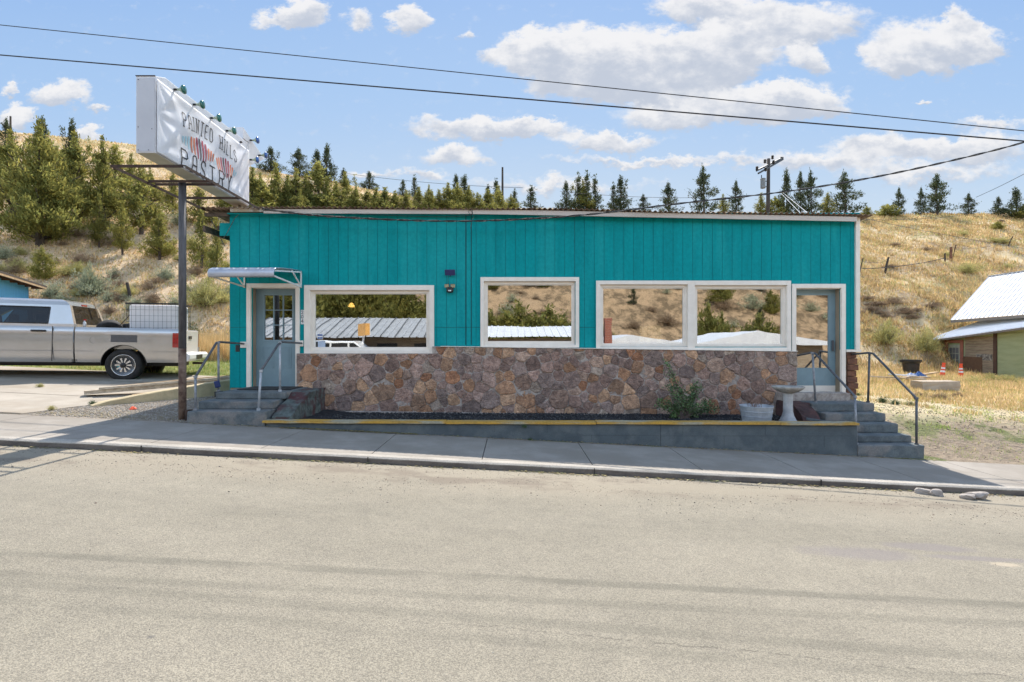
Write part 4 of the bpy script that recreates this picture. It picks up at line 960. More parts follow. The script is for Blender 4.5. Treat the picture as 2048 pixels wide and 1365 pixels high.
# cabinet
YN, YF = 8.33, 11.27
def ztop(y): return float(np.interp(y, [YN, 8.57, YF], [5.835, 5.93, 5.88]))
def zbot(y): return float(np.interp(y, [YN, YF], [4.655, 4.56]))
cp = [(YN, zbot(YN)), (YF, zbot(YF)), (YF, ztop(YF)), (8.57, ztop(8.57)), (YN, ztop(YN))]
cab = MB().prism(cp, 'x', SB, SX).build('cabinet', M_whitemetal, sg, bevel=.006)
MB().prism([(YN+.02, zbot(YN)-.004), (YF-.02, zbot(YF)-.004), (YF-.02, zbot(YF)-.001), (YN+.02, zbot(YN)-.001)], 'x', SB+.01, SX-.01).build('bottom_panel', M_cabbottom, sg)
mb = MB(); mb.box(SB+.01, SX-.01, YN-.006, YN-.0015, zbot(YN)+.02, ztop(YN)-.035); ep = mb.build('end_panel', mat('grey_white_end_sheet', (.50,.51,.55), (.46,.47,.51), 2, .5), sg)
mb = MB()
for (x, z) in ((SB+.04, 5.05), (SX-.05, 5.02), (SB+.04, zbot(YN)+.04), (SX-.10, zbot(YN)+.04), (SB+.04, 5.78)): mb.lathe([(.007, YN-.011), (.007, YN-.0062)], (x, 0, z), 'y', 8)
mb.build('screw', M_black, ep)
MB().box(SB-.004, SX-.004, YN-.01, YN+.03, ztop(YN)+.001, ztop(YN)+.012).build('cap_strip', M_rust, sg)
# banner: a creased vinyl sheet tied over the side
def bz1(y): return float(np.interp(y, [YN, 11.25], [5.80, 5.715]))
def ban(y, z):
    u = (y-YN)/(11.25-YN); v = (z-zbot(y))/(bz1(y)-zbot(y)); e = min(1, 8*u, 8*(1-u), 8*v, 8*(1-v)); 
    d = .012*math.sin(3.2*(y+z*1.4))*math.sin(5*z)+.010*math.sin(9*(y*.8-z*1.1)+1.3)
    for (cy_, cz_, am) in ((YN, 5.80, .02), (YN, 5.28, .016), (YN, 4.66, .016), (11.25, 5.7, .012), (11.25, 4.57, .012)):
        an = math.atan2(z-cz_, y-cy_); rr = math.hypot(z-cz_, y-cy_); d += am*math.sin(an*9)*math.exp(-rr*1.6)*min(1, rr*6)
    return (SX+.022+(d+.012)*e, y, z)
ys_ = np.linspace(YN+.002, 11.25, 90)
mb = MB().grid([[ban(y, zbot(y)+.01+(bz1(y)-zbot(y)-.01)*v) for v in np.linspace(0, 1, 44)] for y in ys_])
bn = mb.build('banner', M_banner, sg, smooth=True)
sm = bn.modifiers.new('t', 'SOLIDIFY'); sm.thickness = .002; sm.offset = -1
def onb(y, z): q = ban(y, z); return (q[0]+.008, q[1], q[2])
mb = MB()
def word(mb, txt, y0, y1, zf, h_, th, wsc=1.0, gap=.45):
    wd = [(.12 if c == 'I' else .46 if c == 'L' else .58) if c != ' ' else .55 for c in txt]; tot = sum(wd)+gap*(len(txt)-1); k = (y1-y0)/tot; y = y0
    for c, w_ in zip(txt, wd):
        if c != ' ': strokes(mb, c, y+(.03*k if c == 'I' else 0), zf(y+w_*k/2), k, h_, th, lambda a, b: onb(a, b))
        y += (w_+gap)*k
word(mb, 'PAINTED HILLS', 8.95, 10.68, lambda y: 5.27+.10*math.sin(max(0, min(1, (y-8.85)/1.9))*math.pi)-.02*(y-8.9)+.02, .235, .0165)
mb.build('lettering', M_ink, bn)
mb = MB(); word(mb, 'PASTRY', 8.93, 10.50, lambda y: 4.655-.02*math.sin((y-8.9)/1.6*math.pi), .29, .026, gap=.42)
mb.build('lettering', M_ink, bn)
# painted stripes: two fans of bars
LC = {'l': mat('pale_blue_ink', (.38,.60,.68), (.42,.63,.70), 9, .6), 'o': mat('orange_ink', (.62,.19,.10), (.66,.23,.13), 9, .6), 'r': mat('dark_red_ink', (.30,.03,.06), (.34,.04,.07), 9, .6), 'k': mat('charcoal_ink', (.06,.045,.06), (.08,.06,.07), 9, .6)}
bars = []
def fan(y0, w_, zc0, spec):
    k = len(spec)
    for i, (col, h_, tilt) in enumerate(spec):
        y = y0+w_*(i+.5)/k; bars.append((col, y, zc0, h_, tilt, w_/k*.60))
fan(8.93, .98, 5.10, [('l',.10,-.5),('l',.15,-.45),('l',.20,-.4),('o',.26,-.3),('o',.28,-.22),('r',.36,-.12),('k',.38,-.04),('r',.38,.04),('r',.32,.10),('o',.22,.2),('o',.20,.28),('o',.15,.36)])
fan(9.92, .78, 5.045, [('l',.10,-.5),('o',.20,-.4),('o',.26,-.3),('r',.32,-.16),('k',.36,-.06),('r',.38,.03),('r',.34,.1),('o',.24,.2),('o',.18,.3),('l',.13,.4),('l',.09,.5)])
for key in 'lork':
    mb = MB()
    for (c, y, z, h_, tl, w_) in bars:
        if c != key: continue
        n_ = 6; 
        for q in range(n_):
            a, b = q/n_, (q+1)/n_
            f = lambda s_, sgn: onb(y+tl*h_*(s_-.5)*.5+sgn*w_*(.28+.34*s_)*(1 if s_ < .92 else .7), z+h_*(s_-.5))
            mb.poly([f(a,-1), f(a,1), f(b,1), f(b,-1)])
    mb.build('printed_stripe', LC[key], bn)
# coloured lamps standing off the upper edge
def lamp(px, py, m, big=.072):
    y = SX*F/(px-CX); z = CZ-(py-CY)/F*y
    o = MB().lathe([(.012, 0), (.018, .0), (.018, .05), (.012, .055)], (SX+.0005, y, z), 'x', 12).build('socket', M_black, sg)
    b = MB().lathe([(.016, .052), (.022, .09), (big*.75, .135), (big, .155)], (SX, y, z), 'x', 20).build('bulb', M_bulbneck, sg, smooth=True)
    MB().lathe([(big, .1552), (big*.96, .172), (big*.6, .183), (.001, .187)], (SX, y, z), 'x', 20).build('lens', m, b, smooth=True)
for (px, py) in ((348,179.5),(386.5,209.5),(421,236.5),(452,262)): lamp(px, py, M_green)
MB().lathe([(.012, 0), (.018, .0), (.018, .04), (.012, .045)], (SX+.0005, SX*F/(480-CX), CZ-(284.6-CY)/F*(SX*F/(480-CX))), 'x', 12).build('socket', M_black, sg)
# arrow head at the building end
ah = [(11.28, 5.40), (12.02, 5.80), (11.05, 6.13), (11.05, 5.90), (11.28, 5.90)]
MB().prism(ah, 'x', SB, SX-.002).build('arrow_head', M_whitemetal, sg, bevel=.005)
for (px, py) in ((500,281),(517,311),(499.5,320)): lamp(px, py, M_blue, .068)
mb = MB(); mb.bar((-5.65, 11.2, 4.57), (-5.65, 11.2, 4.40), .04); mb.bar((-5.45, 11.1, 4.46), (-6.27, 11.1, 4.46), .06); mb.build('roof_bracket', M_rust, sg)

# ================================================================== foliage builders
def blades(n, spread, hfun, width, lean=.35, seed=1):
    pass
def juniper_crown(seed, n_branch, tufts, leaf, prof, blades_per=7, jit=1.0, bare=.1, h=1.0, lead=3):
    """unit-height crown: V, F, tint"""
    r = np.random.default_rng(seed); Pn = []; Dn = []
    for b in range(n_branch):
        tz = bare+(1-bare)*r.random()**1.15*.84; L = prof(min(.99, tz/.86))*r.uniform(.30, 1.22); az = r.uniform(0, 6.283)
        rise = .25+.5*r.random()+.2*tz
        nt = max(2, int(tufts*(.12+L/.30)))
        s = r.uniform(.22, 1.0, nt)**.75; 
        x = np.cos(az)*L*s; y = np.sin(az)*L*s; z = tz+L*s*rise*.55+L*.12*s*s-.02
        sp = .022*jit
        P_ = np.stack([x, y, z], -1)+r.normal(0, sp, (nt, 3)); Pn.append(P_)
        d = np.stack([np.cos(az)*np.ones(nt)*.55, np.sin(az)*np.ones(nt)*.55, np.ones(nt)*.9], -1)+r.normal(0, .35, (nt, 3)); Dn.append(d)
    for k in range(lead):   # spiky leaders
        ax, ay = (0, 0) if k == 0 else r.normal(0, prof(.3)*.45, 2); zt = 1-(0 if k == 0 else r.uniform(.08, .34)); nt = int(tufts*(3.2 if k == 0 else 1.6))
        s = r.random(nt)**.8; P_ = np.stack([ax*np.ones(nt), ay*np.ones(nt), zt-.26*s], -1)+r.normal(0, 1, (nt, 3))*np.array([1,1,.3])*(.001+.030*s*s)[:, None]; Pn.append(P_)
        Dn.append(np.stack([r.normal(0,.25,nt), r.normal(0,.25,nt), np.ones(nt)], -1))
    Pn = np.concatenate(Pn); Dn = np.concatenate(Dn); m = len(Pn); sh = r.uniform(.62, 1.35, m)
    Pb = np.repeat(Pn, blades_per, 0)+r.normal(0, leaf*.75, (m*blades_per, 3)); Db = np.repeat(Dn, blades_per, 0)+r.normal(0, .45, (m*blades_per, 3))
    Db /= np.linalg.norm(Db, axis=1, keepdims=True)
    sd = np.cross(Db, r.normal(0, 1, Db.shape)); sd /= np.linalg.norm(sd, axis=1, keepdims=True)+1e-6
    ln = leaf*r.uniform(.6, 1.5, (len(Pb), 1)); wd = ln*.34
    V = np.stack([Pb-sd*wd*.6, Pb+sd*wd*.6, Pb+Db*ln+sd*wd*.5, Pb+Db*ln*1.15-sd*wd*.4], 1)
    tn = np.repeat(sh, blades_per)[:, None]*r.uniform(.85, 1.15, (len(Pb), 1)); hue = r.normal(0, .06, (len(Pb), 1))
    C = np.concatenate([tn*(1+hue), tn, tn*(1-hue), np.ones_like(tn)], -1); C = np.repeat(C, 4, 0)
    V = V.reshape(-1, 3); V[:, 2] = np.maximum(V[:, 2], .012); V[:, 2] /= np.quantile(V[:, 2], .9995)
    return V, np.arange(len(V)).reshape(-1, 4), C
def trunk_mb(seed, r0, htop=.92, limbs=7, prof=None):
    r = random.Random(seed); mb = MB(); n = 7; pts = []; x = y = 0
    for k in range(n):
        z = -.03+htop*k/(n-1); pts.append((x, y, z)); x += r.uniform(-.012, .012); y += r.uniform(-.012, .012)
    mb.tube(pts, [r0*(1-.86*k/(n-1)) for k in range(n)], 7)
    for k in range(limbs):
        tz = r.uniform(.06, .7); az = r.uniform(0, 6.28); L = (prof(tz) if prof else .2)*r.uniform(.6, .95)
        p0 = (0, 0, tz); mb.tube([p0, (math.cos(az)*L*.5, math.sin(az)*L*.5, tz+L*.22), (math.cos(az)*L, math.sin(az)*L, tz+L*.65)], [r0*.42, r0*.25, r0*.08], 5)
    return mb
cone = lambda w_, p=.8: (lambda t_: w_*(1-t_)**p*(.55+.45*min(1, t_*5+.15)))
def irregular(w_): return lambda t_: w_*(1-t_)**.7*(.75+.3*math.sin(t_*17))*(.6+.4*min(1, t_*5))
PR = {}
def proto(key, seed, nb, tf, leaf, prof, m, r0, bare=.1, bp=7, lead=3, limbs=8, jit=1.0):
    V, Fq, C = juniper_crown(seed, nb, tf, leaf, prof, bp, jit, bare, lead=lead)
    c = fast_mesh('crown', V, Fq, m, C)
    tr = trunk_mb(seed, r0, .9, limbs, prof).build('trunk', M_bark)
    PR[key] = (c.data, tr.data); bpy.data.objects.remove(c); bpy.data.objects.remove(tr)
proto('bigA', 1, 200, 16, .018, irregular(.44), M_leafA, .030, .06, 7, 5, 16)
proto('bigB', 2, 140, 15, .020, cone(.36, 1.15), M_leafA, .026, .10, 7, 4, 12)
proto('bigC', 3, 105, 12, .022, irregular(.36), M_leafA, .022, .16, 7, 3, 12, 1.2)
proto('spire', 4, 95, 9, .026, cone(.24, 1.1), M_leafA, .022, .06, 6, 2, 5)
proto('darkA', 5, 100, 10, .026, cone(.36, 1.5), M_leafB, .022, .05, 6, 5, 8)
proto('darkB', 6, 78, 11, .026, irregular(.42), M_leafB, .024, .08, 6, 4, 14, .9)
proto('darkC', 7, 70, 9, .028, cone(.28, 1.5), M_leafB, .022, .04, 6, 2, 5)
proto('bush', 8, 120, 9, .034, lambda t_: .42*(1-t_)**.45, M_leafA, .018, .0, 6, 2, 6)
PC = [0]
def tree(kind, loc, h, wsc, label, group=None, name='juniper_tree'):
    PC[0] += 1; r = random.Random(PC[0]*31)
    e = bpy.data.objects.new(name, None); COL.objects.link(e); e.location = (loc[0], loc[1], loc[2]-.03*h); e.rotation_euler = (0, 0, r.uniform(0, 6.28)); e.scale = (h*wsc, h*wsc, h)
    for nm, d in zip(('crown', 'trunk'), PR[kind]):
        o = bpy.data.objects.new(nm, d); COL.objects.link(o); o.parent = e
    return tag(e, label, 'tree', group)
def tree_px(kind, px, base, top, wpx, label, group=None, wd={'bigA':.8,'bigB':.58,'bigC':.62,'spire':.38,'darkA':.48,'darkB':.68,'darkC':.38,'bush':.8}):
    loc = hit(px, base, 12, 95) if base else crestpos(px, -1.0)
    if loc is None: loc = crestpos(px, -1.0)
    zt = CZ+(CY-top)/F*loc[1]; h_ = max(.8, zt-loc[2]+.03*0); w_ = wpx/F*loc[1]
    return tree(kind, loc, h_*1.02, w_/(wd[kind]*h_), label, group)
G1 = 'junipers crowding the left hillside'
T = [('bigA',80,492,238,215,'largest yellow green juniper, broad and low branched, on the slope above the silver truck'),
 ('bigB',22,440,258,120,'juniper at the far left edge of the slope behind the broadest one'),
 ('bigB',150,448,262,125,'full rounded juniper just right of the broadest hillside juniper'),
 ('bigB',205,452,270,95,'tall slim juniper standing left of the sign cabinet'),
 ('bigC',282,470,330,130,'open branched juniper with a bare lower trunk seen left of the sign post'),
 ('bigC',198,498,385,60,'small thin juniper with bare stem below the tall slim one'),
 ('bigC',245,510,400,62,'scraggly young juniper between the broadest tree and the sign post'),
 ('bigB',318,520,418,72,'short bright cone shaped juniper left of the rusty post'),
 ('spire',402,538,415,48,'slender light green juniper between the post and the shop wall'),
 ('spire',432,555,425,42,'slender light green juniper half hidden by the shop corner'),
 ('bush',84,560,492,46,'tiny young juniper on open ground below the broadest tree')]
for (k, px, b, tp, wv, lb) in T: tree_px(k, px, b, tp, wv, lb, G1)
tree_px('darkA', 83, 345, 232, 56, 'dark pointed juniper rising above the broadest one against the sky', G1)
tree_px('darkA', 144, 350, 236, 48, 'dark pointed juniper on the left skyline next to the white sign', G1)
tree_px('darkB', 12, 300, 235, 44, 'small ragged tree on the skyline at the far left', G1)
lab = 'one of the close packed green junipers filling the left hillside'
for (px, b, tp, wv) in ((112,400,290,80),(230,410,285,66),(262,395,305,56),(300,410,335,62),(346,430,340,60),(398,450,372,50),(448,420,380,46),(5,400,290,80)):
    tree_px(('bigB','bigC','spire')[int(px) % 3], px, b, tp, wv*(1.3 if px % 3 == 2 else 1), lab, G1)
G2 = 'junipers behind the left half of the shop roof'
lab = 'one of the dense junipers above the left roof half'
for i, (px, b, tp, wv) in enumerate(((470,430,350,60),(505,440,330,70),(520,430,345,60),(528,445,370,60),(552,440,330,60),(575,445,345,62),(592,440,335,60),(612,440,350,62),(636,445,325,70),(655,440,345,62),(672,440,360,55),(690,430,345,40),(712,440,372,45),(735,440,372,50),(752,440,372,60),(770,440,375,60),(560,450,385,60),(600,450,388,60),(650,450,385,60),(700,450,390,55),(790,440,385,50),(812,445,388,45))):
    tree_px(('bigB','bigA','bigC','bigB','spire')[(i*3) % 5], px, b+(i*7) % 11, tp+((i*13) % 17)-9, wv*(1.25+.35*((i*5) % 4)/3), lab, G2)
lab2 = 'one of the low green junipers along the roof line at the middle'
for i, (px, tp, wv) in enumerate(((838,380,45),(858,376,42),(878,385,42),(896,372,45),(915,372,48),(938,378,42),(955,392,36),(975,385,40),(998,378,42),(1022,395,38))):
    tree_px(('bigB','bigA','bigC','bigB')[i % 4], px, 432, tp+((i*13) % 13)-7, wv*(1.15+.4*((i*5) % 4)/3), lab2, 'low junipers along the middle of the roof line')
for (k, px, tp, wv, lb) in (('darkA',541,292,44,'dark crowned juniper nearest the sign, above its arrow end'),
 ('darkB',598,296,60,'ragged open topped dark juniper left of the tallest skyline tree'),
 ('darkA',634,298,44,'dark juniper immediately left of the tallest skyline spire'),
 ('darkA',655,286,40,'tallest narrow dark juniper on the skyline over the shop'),
 ('darkC',687,336,28,'narrow dark juniper standing right of the tall skyline group'),
 ('darkA',738,342,34,'dark pointed juniper above the left window on the skyline'),
 ('darkC',806,358,26,'solitary thin dark juniper on the skyline left of the roof seam'),
 ('darkC',829,349,26,'thin dark juniper just right of the solitary one'),
 ('darkA',912,347,34,'left peak of the dark twin peaked juniper clump above the roof middle'),
 ('darkA',930,348,36,'right peak of the dark twin peaked juniper clump above the roof middle'),
 ('darkC',976,367,26,'small dark juniper left of the bare skyline pole'),
 ('darkC',992,355,30,'pointed dark juniper touching the bare skyline pole'),
 ('darkC',1029,377,24,'very small dark juniper right of the bare skyline pole'),
 ('darkC',1063,369,36,'little cone shaped juniper alone on the ridge right of the bare pole'),
 ('darkA',1132,361,36,'leftmost tree of the five spired juniper clump'),
 ('darkC',1157,343,34,'second spire of the five spired juniper clump'),
 ('darkC',1174,338,34,'tallest spire of the five spired juniper clump'),
 ('bigB',1166,362,56,'lighter green juniper in front of the five spired clump'),
 ('darkC',1190,348,34,'rightmost spire of the five spired juniper clump'),
 ('darkC',1227,363,26,'narrow left partner of the pointed pair above the middle window'),
 ('darkA',1242,350,44,'taller right partner of the pointed pair above the middle window'),
 ('darkB',1287,388,36,'small open juniper between the pointed pair and the next tree'),
 ('darkB',1337,364,56,'open branched juniper with sky showing through, above the double window'),
 ('darkB',1407,330,66,'tall pyramidal open juniper above the double window'),
 ('darkB',1472,360,46,'medium juniper between the tall pyramidal one and the utility pole'),
 ('bigC',1446,388,36,'low yellowish juniper in front of the medium one'),
 ('bigC',1522,385,36,'low yellowish juniper at the left foot of the utility pole'),
 ('bush',1550,392,40,'round yellow green bush at the right foot of the utility pole'),
 ('darkA',1572,337,40,'spired juniper just right of the utility pole'),
 ('darkB',1601,341,46,'middle tree of the dense group right of the utility pole'),
 ('darkB',1622,338,50,'broad right hand tree of the group beside the utility pole'),
 ('darkB',1690,342,74,'large ragged juniper behind the right end of the roof'),
 ('bigC',1655,385,50,'yellow green juniper filling the gap left of the large ragged one'),
 ('darkB',1798,374,36,'small three pointed juniper on the bare ridge'),
 ('bush',1775,408,50,'low dark bush beside the small three pointed juniper'),
 ('darkB',1842,374,34,'small juniper touching the left side of the wide ridge juniper'),
 ('darkB',1874,346,70,'wide solitary juniper with layered limbs on the right ridge'),
 ('darkB',1937,386,42,'grey green rounded juniper alone on the right ridge'),
 ('darkA',1996,393,28,'small dark juniper left of the last ridge clump'),
 ('darkA',2030,374,44,'blue green juniper at the right edge of the ridge'),
 ('bigC',2046,410,50,'low juniper at the very right edge of the photograph')):
    base = {1690: 425, 1874: 428, 1996: 432, 2030: 436, 2046: 440, 1798: 424}.get(px)
    tree_px(k, px, base, tp, wv, lb, 'junipers standing along the ridge')
tree_px('bush', 1733, 426, 412, 20, 'tiny round bush on the ridge beside the shop corner', 'junipers standing along the ridge')
tree_px('bush', 1995, 459, 447, 26, 'small dark green bush on the open right slope', 'junipers standing along the ridge')

# ---- brush on the slopes: each a bush of its own
def brush_proto(key, seed, n, m, tw, flat=.62, leaf=.07, stem=M_twig):
    r = np.random.default_rng(seed); k = n
    az = r.uniform(0, 6.28, k); el = r.uniform(.05, 1.5, k); L = r.uniform(.25, 1.0, k)*(1+.35*np.sin(az*3+seed)+.2*np.sin(az*7))
    P_ = np.stack([np.cos(az)*np.cos(el)*L*.9, np.sin(az)*np.cos(el)*L*.9, np.sin(el)*L*flat*1.3+.03], -1)+r.normal(0, .05, (k, 3))
    D_ = P_*1.0+np.array([0, 0, .45])+r.normal(0, .35, (k, 3)); D_ /= np.linalg.norm(D_, axis=1, keepdims=True)
    bp = 5; Pb = np.repeat(P_, bp, 0)+r.normal(0, leaf*.6, (k*bp, 3)); Db = np.repeat(D_, bp, 0)+r.normal(0, .4, (k*bp, 3)); Db /= np.linalg.norm(Db, axis=1, keepdims=True)
    sd = np.cross(Db, r.normal(0, 1, Db.shape)); sd /= np.linalg.norm(sd, axis=1, keepdims=True)
    ln = leaf*r.uniform(.7, 1.7, (len(Pb), 1)); wd = ln*tw
    V = np.stack([Pb-sd*wd, Pb+sd*wd, Pb+Db*ln*1.3], 1).reshape(-1, 3); V[:, 2] = np.maximum(V[:, 2], -.05)
    s_ = np.repeat(r.uniform(.6, 1.35, k), bp*3)[:, None]; C = np.concatenate([s_, s_, s_, np.ones_like(s_)], -1)
    o = fast_mesh('foliage', V, np.arange(len(V)).reshape(-1, 3), m, C)
    mb = MB(); rr = random.Random(seed)
    for q in range(9):
        a = rr.uniform(0, 6.28); e_ = rr.uniform(.5, 1.4); mb.tube([(0,0,-.05), (math.cos(a)*math.cos(e_)*.4, math.sin(a)*math.cos(e_)*.4, math.sin(e_)*.35), (math.cos(a)*math.cos(e_)*.85, math.sin(a)*math.cos(e_)*.85, math.sin(e_)*flat*1.1)], [.025, .016, .006], 4)
    tr = mb.build('stems', stem); PR[key] = (o.data, tr.data); bpy.data.objects.remove(o); bpy.data.objects.remove(tr)
brush_proto('sage', 21, 900, M_sage, .17); brush_proto('scrub', 22, 800, M_scrub, .08, .5, .09); brush_proto('rabbit', 23, 800, M_rabbit, .10, .7, .09); brush_proto('sage2', 24, 600, M_sage, .16, .8)
brush_proto('green', 25, 900, M_rose, .2, .8, .07)
def bush(kind, loc, r_, hs, label, group, name='sagebrush', cat='bush'):
    PC[0] += 1; e = bpy.data.objects.new(name, None); COL.objects.link(e); e.location = loc; e.rotation_euler = (0, 0, PC[0]*1.7); e.scale = (r_, r_, r_*hs)
    for nm, d in zip(('foliage', 'stems'), PR[kind]):
        o = bpy.data.objects.new(nm, d); COL.objects.link(o); o.parent = e
    return tag(e, label, cat, group)
def bush_px(kind, px, base, wpx, hs, label, group, name='sagebrush'):
    loc = hit(px, base, 12, 95)
    if loc is None: return
    bush(kind, loc, wpx/F*loc[1]/2, hs, label, group, name)
GS = 'brush scattered over the left slope'
for (k, px, b, wv, hs, lb, nm) in (('sage',182,592,86,1.25,'large silvery sagebrush in the middle of the left slope above the truck','sagebrush'),
 ('sage2',108,600,60,.9,'grey green sagebrush left of the largest silvery one','sagebrush'),
 ('sage2',215,605,44,.8,'small silvery sagebrush at the right foot of the largest one','sagebrush'),
 ('rabbit',256,592,52,.7,'yellow green brush tufts above the leaning fence post','brush_clump'),
 ('sage',330,560,50,.9,'pale sagebrush left of the rusty post, halfway up','sagebrush'),
 ('sage',10,520,40,1.2,'silvery sagebrush cut by the left edge of the photograph','sagebrush'),
 ('rabbit',38,545,48,1.0,'pale straw coloured brush at the left edge above the blue shed','brush_clump'),
 ('rabbit',408,615,100,1.0,'big pale flowering brush between the post and the teal wall','brush_clump'),
 ('green',385,680,40,1.1,'dark green brush at the foot of the slope beside the post','brush_clump'),
 ('rabbit',1935,548,60,.6,'pale green brush on the right slope above the white roof','brush_clump'),
 ('rabbit',1770,690,74,1.1,'yellow green brush clump behind the black tub','brush_clump'),
 ('rabbit',1850,705,70,1.2,'tall yellow green weeds against the old house corner','brush_clump')):
    bush_px(k, px, b, wv, hs, lb, GS if px < 1000 else 'brush on the right slope', nm)
rr = random.Random(5)
for i in range(75):
    px = rr.uniform(-60, 470); b = rr.uniform(505, 668) if i < 60 else rr.uniform(430, 520)
    k = rr.choice(['scrub','scrub','sage2','rabbit','scrub','sage'])
    lb = {'scrub':'one of the many brown dry scrub clumps on the left slope','sage2':'one of the many small grey sagebrushes on the left slope','sage':'one of the many small grey sagebrushes on the left slope','rabbit':'one of the many small yellowish brush clumps on the left slope'}[k]
    bush_px(k, px, b, rr.uniform(22, 52), rr.uniform(.6, 1.1), lb, {'s':'small clumps dotting the left slope','r':'small clumps dotting the left slope'}[k[0]], 'sagebrush' if 'sage' in k else 'brush_clump')
for i in range(34):
    px = rr.uniform(1722, 2090) if i > 14 else rr.uniform(1718, 1880); b = rr.uniform(595, 640) if i < 15 else rr.uniform(445, 690)
    k = 'scrub' if i < 15 else rr.choice(['rabbit','scrub','rabbit'])
    bush_px(k, px, b, rr.uniform(26, 60) if i < 15 else rr.uniform(14, 34), rr.uniform(.35, .7), 'one of the many brown dry scrub clumps on the right slope' if k == 'scrub' else 'one of the many pale brush tufts on the right slope', 'small clumps dotting the right slope', 'brush_clump')

# ---- grasses
def grass(name, xs, ys, hh, ww, m, pal, lean=.35, per=5, spread=.10, mask=None):
    n = len(xs); zs = H(xs, ys); r = rng
    X = np.repeat(xs, per)+r.normal(0, spread, n*per); Y = np.repeat(ys, per)+r.normal(0, spread, n*per); Z = H(X, Y)-.01
    hN = np.repeat(hh, per)*r.uniform(.5, 1.2, n*per); an = r.uniform(0, 6.28, n*per); ln = np.abs(r.normal(0, lean, n*per)); ld = r.uniform(0, 6.28, n*per)
    w_ = np.repeat(ww, per)*r.uniform(.6, 1.3, n*per)
    a = np.stack([X-np.cos(an)*w_, Y-np.sin(an)*w_, Z], -1); b = np.stack([X+np.cos(an)*w_, Y+np.sin(an)*w_, Z], -1)
    c = np.stack([X+np.cos(ld)*ln*hN, Y+np.sin(ld)*ln*hN, Z+hN*np.cos(np.clip(ln, 0, 1.2))], -1)
    V = np.stack([a, b, c], 1).reshape(-1, 3); p = np.array(pal)[r.integers(0, len(pal), n)]*r.uniform(.75, 1.2, (n, 1)); C = np.repeat(np.concatenate([p, np.ones((n, 1))], -1), per*3, 0)
    return tag(fast_mesh(name, V, np.arange(len(V)).reshape(-1, 3), m, C), kind='stuff')
def clumpy(x, y, s=.35): return np.sin(x*s*2.1+1)*np.sin(y*s*1.7+2)+.6*np.sin(x*s*5.3+y*s*3.1)+.4*np.sin(x*s*11-y*s*9)
# hill grass, denser near its foot
n = 150000; u = rng.uniform(-1.06, 1.06, n); tt = rng.random(n)**1.25; Y = 19+(66-19)*tt; X = u*Y
k = (clumpy(X, Y)+rng.normal(0, .9, n) > -.4); X, Y = X[k], Y[k]
right = X > 3; keep = right | (rng.random(len(X)) < .62); X, Y = X[keep], Y[keep]
k = (Y > 21+9*S(-16, 14, X)-1.5); X, Y = X[k], Y[k]
ht = rng.uniform(.10, .34, len(X))*(.75+.5*(X > 3))
grass('dry_hill_grass', X, Y, ht, .010+.0006*Y*rng.uniform(.6, 1.4, len(X)), M_dry, [(1.05,1,.95),(.85,.8,.7),(1.2,1.15,1.0),(.7,.62,.5),(.72,.85,.6),(.95,.85,.72)], .5, 5, .22)
# tall bleached grass at the foot of the left hill, by the shop wall
n = 5200; px = rng.uniform(300, 470, n); Y = rng.uniform(18.6, 21.5, n); X = (px-CX)/F*Y
grass('tall_dry_grass', X, Y, rng.uniform(.35, .95, n), .010*np.ones(n), M_dry, [(1.25,1.2,1.1),(1.05,1,.9),(.9,.8,.6)], .28, 5, .12)
n = 2600; X = rng.uniform(-26, -8, n); Y = rng.uniform(19.6, 21.6, n)
grass('tall_dry_grass', X, Y, rng.uniform(.2, .6, n), .010*np.ones(n), M_dry, [(1.0,.95,.85),(.8,.7,.55)], .35, 5, .15)
# green lawn strip
n = 16000; X = rng.uniform(-27, -5.6, n); Y = rng.uniform(14.9, 19.8, n)
grass('lawn_grass', X, Y, rng.uniform(.05, .14, n), .008*np.ones(n), M_lawn, [(1,1,1),(.8,.95,.7),(1.4,1.2,1.0),(1.9,1.45,1.5)], .5, 4, .07)
# right yard
n = 42000; X = rng.uniform(6.9, 40, n); Y = rng.uniform(9.4, 31, n); e_ = Y-.05*X+1.4*clumpy(X, Y, .5)
k = (e_ > 12.6) & (np.abs(X/Y) < 1.1); 
grass('dry_yard_grass', X[k], Y[k], rng.uniform(.05, .20, k.sum())*(1+.6*(Y[k] > 20)), .006+.0006*Y[k], M_dry, [(1.12,1.06,1.0),(1.0,.95,.85),(1.25,1.22,1.2),(.85,.8,.66),(.8,.92,.6)], .6, 5, .10)
k2 = (e_ < 13.2) & (clumpy(X, Y, .9) > .0) & (np.abs(X/Y) < 1.1)
grass('green_yard_grass', X[k2], Y[k2], rng.uniform(.03, .10, k2.sum()), .006*np.ones(k2.sum()), M_lawn, [(1,1,1),(1.3,1.4,1),(1.6,1.5,1.2)], .6, 5, .06)
k3 = (e_ < 13.6) & (rng.random(n) < .25) & (np.abs(X/Y) < 1.1)
grass('sparse_dry_grass', X[k3], Y[k3], rng.uniform(.02, .08, k3.sum()), .005*np.ones(k3.sum()), M_dry, [(1,1,1),(.7,.62,.5),(1.2,1.2,1.1)], .7, 5, .06)
n = 3500; X = rng.uniform(6.95, 14, n); Y = rng.uniform(9.2, 13.5, n)
pebbles('soil_crumbs', np.stack([X, Y, H(X, Y)+.003], -1), rng.uniform(.005, .022, n), M_peb, [(.33,.27,.20),(.25,.19,.14),(.42,.36,.29),(.18,.14,.10)], .6)
